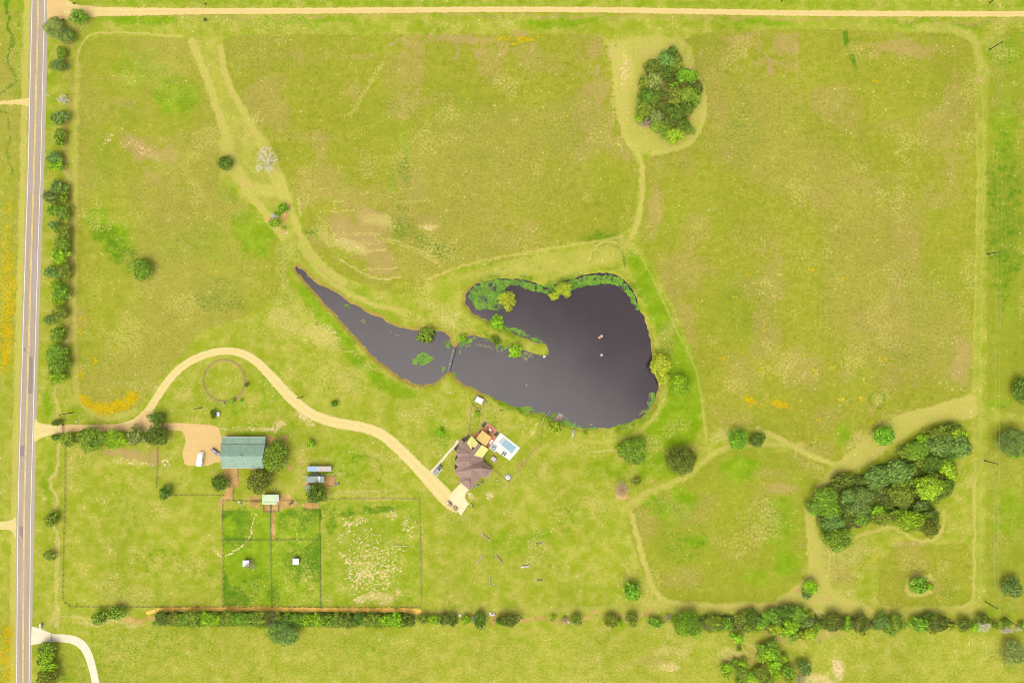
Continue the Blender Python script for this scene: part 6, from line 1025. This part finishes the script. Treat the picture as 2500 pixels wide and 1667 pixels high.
# utility cart and its trailer
a = ang_(R2, (520, 1285), (425, 1190))
uc = thing('utility_cart', 'small utility cart with a white bonnet on the garage apron edge', 'utility cart', (*R2(470, 1232, .6), .04), a, None, True)
MB().prism(rrect(-1.35, 1.35, .68, .2), .3, .75).build('body', mt('cart_tan', (150, 120, 100)), uc); MB().prism(rrect(.55, 1.4, .62, .25), .75, .98, rrect(.6, 1.3, .5, .2)).build('bonnet', WHT, uc); MB().prism(rrect(-.75, .55, .62, .12), 1.72, 1.8).build('canopy', mt('cart_roof', (196, 168, 140)), uc)
for sx in (-.65, .45):
    for sy in (-.55, .55): MB().box(sx, sy, .7, .05, .05, 1.05).build('canopy_post', BLACK, uc)
MB().box(-.3, 0, .75, .5, 1.1, .4).build('seat', BLACK, uc); MB().box(-1.05, 0, .75, .6, 1.1, .2).build('cargo_tray', WOOD, uc); wheels(uc, (.95, -.95), .68, .28)
tt = thing('cart_trailer', 'small tan flat trailer behind the utility cart', 'trailer', (*R2(592, 1325, .5), .04), a, None, True)
MB().box(0, 0, .45, 2.3, 1.25, .1).build('bed', mt('trailer_tan', (206, 168, 124)), tt)
for s in (-1, 1): MB().box(0, s * .66, .5, 2.35, .06, .28).build('side_rail', BRN, tt)
for s in (-1, 1): MB().box(s * 1.17, 0, .5, .06, 1.3, .28).build('end_rail', BRN, tt)
MB().tube((1.15, 0, .45), (1.9, 0, .42), .04).build('drawbar', STEEL, tt); wheels(tt, (0,), .8, .3)
# ================================================================ WATERSIDE
dk = thing('dock', 'wooden dock with a side boom on the south shore beside the yellow-green tree', 'dock', (*R9(570, 760), WZ))
dp_ = R9.l([(592, 622), (718, 712), (580, 930), (410, 900)]); MB().prism(dp_, -.12, .02).build('deck', mt('dock_pink', (206, 172, 150), var=.12, sc=2), dk)
for i in range(1, 14):
    t_ = i / 14; p0 = [dp_[3][k] + (dp_[0][k] - dp_[3][k]) * t_ for k in (0, 1)]; p1 = [dp_[2][k] + (dp_[1][k] - dp_[2][k]) * t_ for k in (0, 1)]; MB().beam(p0, p1, .02, .05, .02).build('plank_gap', DWOOD, dk)
for p_ in dp_: MB().tube((*p_, -2), (*p_, .5), .09, .09, 7).build('post', WOOD, dk)
MB().beam(dp_[1], R9(848, 795), -.02, .16, .12).build('boom', mt('boom', (214, 160, 150)), dk); MB().beam(dp_[0], dp_[3], .03, .14, .1).build('edge_board', CREAMW, dk); MB().beam(dp_[0], dp_[1], .03, .14, .1).build('edge_board', CREAMW, dk)
bt = thing('rowing_boat', 'pale flat-bottomed boat pulled up on the bank right of the dock', 'boat', (*R9(1035, 1282), .0), ang_(R9, (995, 1410), (1062, 1150)), None, True)
BO = mt('boat_cream', (236, 240, 216), var=.05); o_ = [(-2.05, -.42), (1.6, -.55), (2.1, -.4), (2.1, .4), (1.6, .55), (-2.05, .42)]; i_ = [(x * .94, y * .86) for x, y in o_]
h_ = MB(); n6 = 6; lo = [(x * .93, y * .72, .05) for x, y in o_]; v = lo + [(x, y, .48) for x, y in o_] + [(x, y, .48) for x, y in i_] + [(x * .9, y * .68, .14) for x, y in o_]
f = [tuple(range(6))[::-1]] + [(i, (i + 1) % 6, 6 + (i + 1) % 6, 6 + i) for i in range(6)] + [(6 + i, 6 + (i + 1) % 6, 12 + (i + 1) % 6, 12 + i) for i in range(6)] + [(12 + i, 12 + (i + 1) % 6, 18 + (i + 1) % 6, 18 + i) for i in range(6)] + [tuple(range(18, 24))]
h_.add(v, f).build('hull', BO, bt)
for x, dm_ in ((-1.3, 0), (-.3, 0), (.9, 1), (1.6, 1)): MB().box(x, 0, .36, .32, .9, .06).build('seat', BO if not dm_ else DWOOD, bt)
# footbridge
fb = thing('footbridge', 'narrow grey plank footbridge over the neck of the pond with one dark rail', 'footbridge', (*R7(420, 600), WZ)); A0, A1, B0, B1 = R7(432, 375), R7(500, 382), R7(330, 822), R7(380, 832)
for i in range(30):
    t0, t1 = i / 30, (i + .93) / 30; qd = [tuple(a_[k] + (b_[k] - a_[k]) * t_ for k in (0, 1)) for a_, b_, t_ in ((A0, B0, t0), (A1, B1, t0), (A1, B1, t1), (A0, B0, t1))]
    MB().prism(qd, .28, .34).build('plank', mt('plank_a', (130, 122, 124)) if i == 0 else (bpy.data.materials['plank_a'] if i % 4 else bpy.data.materials.get('plank_b') or mt('plank_b', (158, 150, 146))), fb)
for a_, b_ in ((A0, B0), (A1, B1)): MB().beam(a_, b_, .12, .14, .15).build('beam', BLACK, fb)
MB().tube((*A1, 1.2), (*B1, 1.2), .09, .09, 6).build('rail', BLACK, fb); MB().tube((*A1, .8), (*B1, .8), .06, .06, 6).build('rail', BLACK, fb)
for i in range(9):
    t_ = i / 8; p_ = tuple(A1[k] + (B1[k] - A1[k]) * t_ for k in (0, 1)); MB().tube((*p_, -1.5), (*p_, 1.22), .07, .07, 6).build('post', DWOOD, fb)
for i in range(5):
    t_ = i / 4; p_ = tuple(A0[k] + (B0[k] - A0[k]) * t_ for k in (0, 1)); MB().tube((*p_, -1.5), (*p_, .3), .07, .07, 6).build('post', DWOOD, fb)
def swan(V, x, y, s, label, z=WZ, rot=0.):
    t = thing('floating_buoy', label, 'buoy', (*V(x, y), z), rot, None, True); v = []; f = []
    for j in range(7):
        ph = -.5 * math.pi + math.pi * j / 6
        for i in range(12): a = 6.2832 * i / 12; v.append((s * math.cos(ph) * math.cos(a), s * math.cos(ph) * math.sin(a), s * .7 * math.sin(ph) + s * .3))
    for j in range(6):
        for i in range(12): f.append((j * 12 + i, j * 12 + (i + 1) % 12, (j + 1) * 12 + (i + 1) % 12, (j + 1) * 12 + i))
    MB().add(v, f).build('float', WHT, t, True); MB().tube((0, 0, s * .8), (0, 0, s * 1.3), s * .2, s * .2, 8).build('ring', GREYR, t)
swan(R7, 1845, 1094, .26, 'small white buoy alone on the open water north of the dock'); swan(R7, 380, 692, .28, 'small white buoy beside the footbridge', .36)
raft = thing('float_platform', 'orange and cream swim raft in the middle of the big pond', 'raft', (*R10(515, 462), WZ), ang_(R10, (460, 500), (560, 425)), None, True)
for s in (-.35, .35): MB().tube((-1.05, s, .05), (1.05, s, .05), .2, .2, 10).build('pontoon', mt('pont%d' % int(s * 100), (214, 140, 60)), raft)
MB().box(0, 0, .18, 1.1, 1.15, .08).build('deck', mt('raft_tan', (206, 150, 80)), raft); MB().box(.75, 0, .18, .7, 1.15, .16).build('seat', mt('raft_cream', (255, 226, 180)), raft); MB().box(-.8, 0, .18, .45, 1.1, .12).build('seat', bpy.data.materials['raft_cream'], raft)
r2_ = thing('float_platform', 'small white square raft below the orange raft', 'raft', (*R10(552, 1093), WZ), ang_(R10, (520, 1090), (560, 1050)), None, True)
MB().box(0, 0, 0, 1.05, 1.05, .22).build('deck', mt('raft_white', (255, 240, 232)), r2_); MB().box(.1, 0, .22, .4, .35, .12).build('hatch', mt('hatch', (190, 150, 140)), r2_)
r3_ = thing('landing_board', 'white board resting at the tip of the grassy spit', 'board', (*R7(2185, 555), WZ + .15), .2, None, True); MB().box(0, 0, 0, 1.15, .9, .12).build('board', WHT, r3_); MB().box(.3, 0, .12, .1, .7, .06).build('cleat', GREYR, r3_)
# ================================================================ JUMPS
def jump(V, p0, p1, label, polec, wide=0., barrel=False, standc=WHT):
    c = V((p0[0] + p1[0]) / 2, (p0[1] + p1[1]) / 2, .5); a = ang_(V, p0, p1); L = V.m(math.hypot(p1[0] - p0[0], p1[1] - p0[1])); t = thing('horse_jump', label, 'horse jump', (*c, 0), a, 'jumps on the riding lawn', True)
    for s in (-1, 1):
        st = MB(); st.box(s * L / 2, 0, 0, .5, .75 + wide * .4, .08); st.box(s * L / 2, .3, 0, .1, .1, 1.3); st.box(s * L / 2, -.3, 0, .1, .1, 1.3); st.box(s * L / 2, 0, .9, .08, .6, .1); st.box(s * L / 2, 0, .3, .08, .6, .1); st.build('stand', standc, t)
    for k, (z, y) in enumerate(((.35, 0), (.65, 0), (.95, 0)) if not wide else ((.5, -wide / 2), (.7, 0), (.7, wide / 2), (.35, 0))): MB().tube((-L / 2, y, z), (L / 2, y, z), .07, .07, 8).build('pole', polec if k % 2 == 0 else PINK, t)
    if wide: MB().box(0, 0, .02, L * .96, wide * .9, .32).build('box_filler', polec, t)
    if barrel: MB().tube((-L / 2 - .1, 0, 0), (-L / 2 - .1, 0, .95), .5, .5, 14).build('barrel', WHT, t); MB().box(0, 0, .0, L, .42, .9).build('wall_panel', WHT, t)
jump(R8, (425, 478), (555, 585), 'long pinkish jump with a box, northernmost of the jumps', PINK, .55); jump(R8, (340, 1000), (412, 880), 'pinkish jump leaning right, lower left of the long pinkish jump', PINK, .4); jump(R8, (672, 862), (790, 1000), 'brownish jump leaning left with one white stand', mt('jump_brown', (222, 186, 156)), .5)
jump(R8, (1165, 1068), (1278, 1055), 'solid white jump with a white barrel at its left end', WHT, 0, True); jump(R8, (1398, 650), (1520, 645), 'thin red-striped pole jump near the east side of the lawn', mt('jump_red', (220, 150, 120))); jump(R8, (1412, 1315), (1540, 1313), 'thin dark pole jump, southeast of all the jumps', mt('jump_dark', (110, 84, 70))); jump(R8, (563, 1275), (568, 1420), 'white upright jump standing north to south with scattered poles', mt('jump_white2', (226, 222, 206)), .3)
b = MB(); b.path([(*R8(600, 1385), .1), (*R8(655, 1380), .1)], .06); b.path([(*R8(690, 1398), .1), (*R8(742, 1412), .1)], .06); single(b, 'ground_pole', WHT, 'loose white poles on the grass right of the north-south jump', 'pole')
rt = thing('rail_jump', 'thin white rail on two stands in the worn paddock', 'rail', (*R11(1448, 1128), 0), ang_(R11, (1285, 1125), (1610, 1133)), None, True); L = R11.m(325)
MB().tube((-L / 2, 0, .6), (L / 2, 0, .6), .08, .08, 8).build('rail', WHT, rt)
for s in (-1, 0, 1): MB().box(s * L / 2, 0, 0, .14, .6, .66).build('stand', CREAMW, rt)
# ================================================================ ANIMALS (seen from high above)
def goat(V, x, y, L, ang, col, label, kind='goat', hair=None, graze=True):
    t = thing(kind, label, kind, (*V(x, y), 0), ang, None, True); s = L / 1.5
    J = [(-.55, 0, .78, .19), (-.2, 0, .80, .22), (.2, 0, .80, .21), (.45, 0, .82, .17), (.68, 0, .92 if not graze else .62, .10), (.86, 0, .98 if not graze else .36, .10), (1.04, 0, .90 if not graze else .16, .06), (-.70, 0, .70, .04), (-.76, 0, .42, .03)]
    E = [(0, 1), (1, 2), (2, 3), (3, 4), (4, 5), (5, 6), (0, 7), (7, 8)]
    for sy in (-1, 1):
        k = len(J); J += [(.42, sy * .13, .62, .085), (.44, sy * .13, .34, .05), (.43, sy * .13, .05, .045)]; E += [(3, k), (k, k + 1), (k + 1, k + 2)]
        k = len(J); J += [(-.50, sy * .14, .60, .11), (-.42, sy * .14, .42, .07), (-.58, sy * .14, .28, .045), (-.55, sy * .14, .05, .045)]; E += [(0, k), (k, k + 1), (k + 1, k + 2), (k + 2, k + 3)]
    me = bpy.data.meshes.new('body'); me.from_pydata([(a * s, b * s, c * s) for a, b, c, _ in J], E, []); me.materials.append(col); o = bpy.data.objects.new('body', me); COL.objects.link(o); o.parent = t
    sk_ = o.modifiers.new('skin', 'SKIN'); sk_.use_smooth_shade = True
    for i, j in enumerate(J): me.skin_vertices[0].data[i].radius = (j[3] * s, j[3] * s)
    me.skin_vertices[0].data[1].use_root = True; o.modifiers.new('sub', 'SUBSURF').render_levels = 2
    hx, hz = (.86 * s, (1.05 if not graze else .42) * s)
    for sy in (-1, 1): MB().tube((hx, sy * .05 * s, hz), (hx - .06 * s, sy * .17 * s, hz + .07 * s), .035 * s, .012 * s, 5).build('ear', col, t)
    if hair: MB().path([(.42 * s, 0, 1.0 * s), (.62 * s, 0, 1.02 * s if not graze else .82 * s), (.8 * s, 0, .98 * s if not graze else .56 * s)], .05 * s).build('mane', hair, t)
    return t
GW = mt('goat_white', (255, 248, 232)); GB = mt('goat_brown', (196, 100, 50)); GD = mt('goat_dark', (70, 50, 40))
goat(R11, 1268, 345, 1.75, ang_(R11, (1250, 310), (1300, 385)), GW, 'largest white pony grazing at the top of the worn paddock', 'pony', GW); goat(R11, 1652, 495, 1.35, ang_(R11, (1625, 480), (1685, 515)), GW, 'slim white goat near the paddock east fence', 'goat'); goat(R11, 1792, 560, 1.0, ang_(R11, (1820, 560), (1775, 562)), GW, 'small white goat beside the reddish brown one', 'goat'); goat(R11, 1835, 612, 1.3, ang_(R11, (1810, 635), (1862, 588)), GB, 'reddish brown goat with its head to the fence', 'goat', GD)
# ================================================================ FENCES
def fence(pts, label, col, sp=2.6, ph=1.35, rails=(.6, 1.15), pw=.15, rw=.045, postc=None, closed=False, group=None, maxp=96, name='rail_fence'):
    if closed: pts = list(pts) + [pts[0]]
    t = thing(name, label, 'fence', (*pts[0], 0), 0, group); P_ = []; tot = sum(math.dist(a, b) for a, b in zip(pts, pts[1:])); sp = max(sp, tot / maxp)
    for a, b in zip(pts, pts[1:]):
        n_ = max(1, round(math.dist(a, b) / sp))
        for i in range(n_): P_.append((a[0] + (b[0] - a[0]) * i / n_, a[1] + (b[1] - a[1]) * i / n_))
    if not closed: P_.append(pts[-1])
    me = None; org = ORG[t.name]
    for p_ in P_:
        if me is None: o = MB().box(0, 0, -.05, pw, pw, ph + .05).build('post', postc or col, None); me = o.data; o.parent = t
        else: o = bpy.data.objects.new('post', me); COL.objects.link(o); o.parent = t
        o.location = (p_[0] - org[0], p_[1] - org[1], 0)
    for z in rails:
        b = MB()
        for a, c in zip(pts, pts[1:]): b.tube((*a, z), (*c, z), rw, rw, 4)
        b.build('rail', col, t)
    return t
DK = mt('weathered_dark_rail', (150, 140, 88), var=.25, sc=3); GNR = mt('mossy_rail', (140, 150, 92), var=.2, sc=2); PKR = mt('pink_rail', (190, 164, 132), var=.15, sc=2)
fence(T02.l([(600, 985), (600, 1200), (596, 1560)]) + T03.l([(588, 200), (582, 480), (578, 790), (598, 835), (640, 867), (1200, 872), (2035, 874)]) , 'dark post and rail fence around the west and south of the big paddock', DK, 2.9, pw=.2, postc=WOOD)
fence(T03.l([(2035, 874), (2333, 876)]) + T13.l([(300, 874), (595, 876), (1000, 878), (1380, 876), (1505, 868)]), 'post and rail fence along the south side of the green paddocks', DK, 2.6, pw=.18, postc=WOOD)
fence(T13.l([(1505, 868), (1503, 500), (1498, 200)]) + T12.l([(1492, 1540), (1490, 1446)]), 'pale rail fence on the east side of the worn paddock', PKR, 3.0, rw=.06); fence(T12.l([(1490, 1446), (1100, 1442), (640, 1450)]), 'rail fence along the north side of the worn paddock', PKR, 3.2)
fence(T13.l([(592, 876), (588, 560), (584, 260), (580, 0)]) + R4.l([(1922, 1100), (1920, 918), (1780, 915), (1640, 905)]), 'mossy rail fence between the green paddock and the worn paddock', GNR, 3.0, rw=.06)
fence(T13.l([(145, 874), (140, 560), (137, 262), (134, 20)]) + R4.l([(1040, 955)]), 'mossy rail fence down the middle of the green paddocks', GNR, 3.0, rw=.06); fence(T03.l([(2035, 262), (2333, 262)]) + T13.l([(137, 261), (585, 258)]), 'mossy rail fence running east to west across the green paddocks', GNR, 3.0, rw=.06)
fence(T03.l([(2035, 874), (2036, 560), (2034, 262), (2028, 0)]) + R4.l([(182, 1100), (180, 742), (370, 742)]), 'dark rail fence between the big paddock and the green paddocks', DK, 2.6, pw=.18, postc=WOOD)
fence(T02.l([(1442, 968), (1438, 1150), (1430, 1340)]), 'short rail fence hanging south from the drive trees', DK, 2.6, postc=DWOOD); fence(T02.l([(1560, 1410), (1800, 1413), (2040, 1412)]), 'rail fence running west from the dirt pen', DK, 2.6, postc=DWOOD)
fence(R4.l([(452, 165), (455, 380)]), 'short dark fence on the east side of the dirt pen', DK, 2.2, postc=DWOOD); fence(R4.l([(372, 480), (365, 740)]), 'dark posts along the lower dirt pen', DK, 1.8, postc=DWOOD); fence(R4.l([(400, 745), (700, 752), (880, 755)]), 'rail fence left of the pale green shed', GNR, 2.8, rw=.06); fence(R4.l([(1180, 745), (1300, 748), (1520, 746), (1680, 744)]), 'rail fence right of the pale green shed', PKR, 2.8)
PEN = mt('pen_rail', (176, 160, 112), var=.1); fence(R4.l([(910, 820), (910, 945), (1035, 945), (1035, 820)]), 'left small rail pen below the pale green shed', PEN, 1.6, rw=.09); fence(R4.l([(1045, 820), (1045, 945), (1178, 940), (1178, 820)]), 'right small rail pen below the pale green shed', PEN, 1.6, rw=.09)
fence(R4.l([(2010, 315), (2190, 315), (2190, 488), (2010, 488)]), 'pinkish rail pen at the east end of the grey-green trailer', mt('pen_pink', (214, 168, 140)), 1.6, rw=.06); fence(R4.l([(735, 745), (835, 745), (835, 775), (735, 775)]), 'tiny cream feeding rail left of the pale green shed', PEN, 1.5, .9, (.8,), rw=.09)
fence([R5(715 + 468 * math.cos(t_), 640 + 472 * math.sin(t_)) for t_ in np.linspace(0, 2 * math.pi, 41)[:-1]], 'grey brown rail fence of the round pen', mt('round_pen_rail', (196, 178, 142), var=.25, sc=2), 2.0, 1.3, (.6, 1.25), .14, .06, closed=True, name='round_pen')
YL = mt('cream_yard_rail', (240, 218, 160), var=.08)
fence(R1.l([(812, 1030), (835, 800), (858, 560), (882, 410)]), 'cream rail fence from the house to the duck hut', YL, 2.4, 1.2, (.6, 1.15), rw=.09); fence(R1.l([(882, 400), (965, 222), (1175, 322), (1095, 510), (985, 500), (882, 410)]), 'cream rail pen around the duck hut', YL, 1.8, 1.2, (.6, 1.15), rw=.1)
fence(R1.l([(1010, 245), (1048, 155), (1180, 205), (1145, 290)]), 'small cream rail run above the duck hut', YL, 1.8, 1.2, (.6, 1.15), rw=.09); fence(R1.l([(1180, 205), (1245, 128)]), 'short rail running from the duck run into the water', PKR, 1.6, .6, (.4,), rw=.06)
fence(R9.l([(290, 555), (210, 640), (92, 765), (60, 960), (10, 1230)]) + R1.l([(2312, 1262), (2080, 1560)]) + R2.l([(1815, 620), (1660, 805), (1530, 695), (1405, 595)]), 'long cream rail fence around the east side of the pool yard', YL, 2.6, 1.2, (.6, 1.15), rw=.09)
fence(R1.l([(1240, 805), (1325, 868), (1420, 945)]), 'low cream and dark railing at the patio edge', CREAMW, 1.2, .9, (.5, .85), rw=.08, postc=DWOOD); fence(R3.l([(2340, 590), (2342, 1050)]), 'short white rail beside the tall tree by the barn', WHT, 2.0, 1.2, (.6, 1.15), rw=.09)
fence(R2.l([(1330, 275), (1440, 350), (1395, 415)]), 'thin cream rail around the well house', CREAMW, 1.4, .8, (.75,), rw=.06); fence(R6.l([(755, 445), (850, 500), (935, 555)]), 'grey brown wing fence at the entrance gate', WOOD, 1.5, 1.3, (.4, .8, 1.2), rw=.08)
gt = thing('farm_gate', 'pinkish brown metal gate across the entrance drive', 'gate', (*R6(925, 560), 0)); 
for y_ in (560, 745): MB().box(*R6(938, y_), 0, .3, .3, 1.5).build('gate_post', DWOOD, gt)
for z in (.4, .7, 1.0, 1.25): MB().tube((*R6(938, 562), z), (*R6(936, 740), z), .045, .045, 5).build('gate_bar', BRN, gt)
MB().tube((*R6(906, 560), 1.3), (*R6(902, 690), 1.3), .05, .05, 5).build('gate_arm', BRN, gt)
cg = thing('cattle_grid', 'reddish cattle grid across the pale neighbour drive', 'cattle grid', (*R15(1180, 520), 0)); MB().prism(R15.l([(1160, 432), (1198, 432), (1200, 608), (1165, 610)]), .02, .05).build('frame', mt('grid', (240, 196, 176)), cg)
for k_ in range(4): MB().beam(R15(1166 + k_ * 9, 436), R15(1168 + k_ * 9, 606), .05, .07, .05).build('bar', PINK, cg)
for x_, y_, lb in ((1875, 190, 'dark mailbox post south of the sand road'), (682, 40, 'dark post at the north edge of the sand road mouth'), (587, 188, 'small dark post between the two big corner trees'), (1876, 45, 'small post north of the sand road')):
    t = thing('marker_post', lb, 'post', (*T00(x_, y_), 0)); c_ = T00(x_, y_); MB().box(*c_, 0, .3, .3, 1.3).build('post', DWOOD, t); MB().box(c_[0], c_[1], 1.1, .8, .5 if x_ != 1875 else 1.3, .45).build('box', BLACK if x_ < 1876 else DWOOD, t)
# ================================================================ POWER LINE
POLEM = mt('pole_wood', (84, 72, 52), var=.2, sc=2); WIRE = mt('wire', (206, 206, 130), var=.02)
def pole(V, base, tip_label, h=12.5, cross=True, a=0.):
    c = V(*base); t = thing('utility_pole', tip_label, 'utility pole', (*c, 0), 0, 'wooden poles of the power line'); MB().tube((*c, -.1), (*c, h), .24, .16, 10).build('pole', POLEM, t)
    if cross: MB().box(*c, h - .9, 2.2, .14, .16, a).build('crossarm', POLEM, t)
    for s in ((-.95, .95) if cross else (0,)): MB().tube((c[0] + s * math.cos(a), c[1] + s * math.sin(a), h - .75), (c[0] + s * math.cos(a), c[1] + s * math.sin(a), h - .35 + (0 if cross else .6)), .1, .07, 8).build('insulator', WHT, t)
    return (*c, h - .4)
def wire(a, b, label, off=(0, 0), sag=1.0):
    pts = []; 
    for i in range(25): t_ = i / 24; pts.append((a[0] + (b[0] - a[0]) * t_ + off[0], a[1] + (b[1] - a[1]) * t_ + off[1], a[2] + (b[2] - a[2]) * t_ - 4 * sag * t_ * (1 - t_)))
    m = MB(); m.path(pts, .035, 4); single(m, 'power_line', WIRE, label, 'power line', 'wires of the power line')
PA = pole(T30, (2018, 455), 'dark pole near the top right corner below the sand road', 11.5); PB = pole(T31, (1992, 750), 'pole on the right side beside the straight mown lane'); PC = pole(T32, (1972, 1098), 'pole on the right side below the cross lane'); PD = pole(T33, (1978, 825), 'upper pole of the pair at the bottom right', 11.5); PE = pole(T33, (2150, 972), 'lowest pole at the bottom right by the hedge', 12, False)
P0 = pole(T30, (2018, 30), 'pole cut by the top edge on the right', 12); pole(T30, (122, 14), 'pole cut by the top edge above the east field', 11)
for o_ in (-.95, .95):
    w_ = 'left' if o_ < 0 else 'right'
    for (u, v), nm in zip(((P0, PA), (PA, PB), (PB, PC), (PC, PD)), ('across the sand road', 'down the upper right field', 'over the cross lane', 'down the lower right field')): wire(u, v, '%s wire %s' % (w_, nm), (o_, 0))
wire(PD, PE, 'slanting wire between the two bottom right poles')
L1 = pole(R6, (1150, 266), 'dark pole in the verge north of the entrance drive', 13.2, False); L2 = pole(R5, (200, 1245), 'pole with white insulator west of the round pen', 11, False); L3 = pole(T12, (425, 516), 'dark pole on the east side of the long drive', 12, False)
wire(L1, L2, 'wire from the entrance pole to the round pen pole'); wire(L2, L3, 'wire from the round pen pole over the long drive'); wire(L1, (T02(40, 460)[0], T02(40, 460)[1], 12), 'wire crossing the paved road to the entrance pole')
print('objects', len(bpy.data.objects))
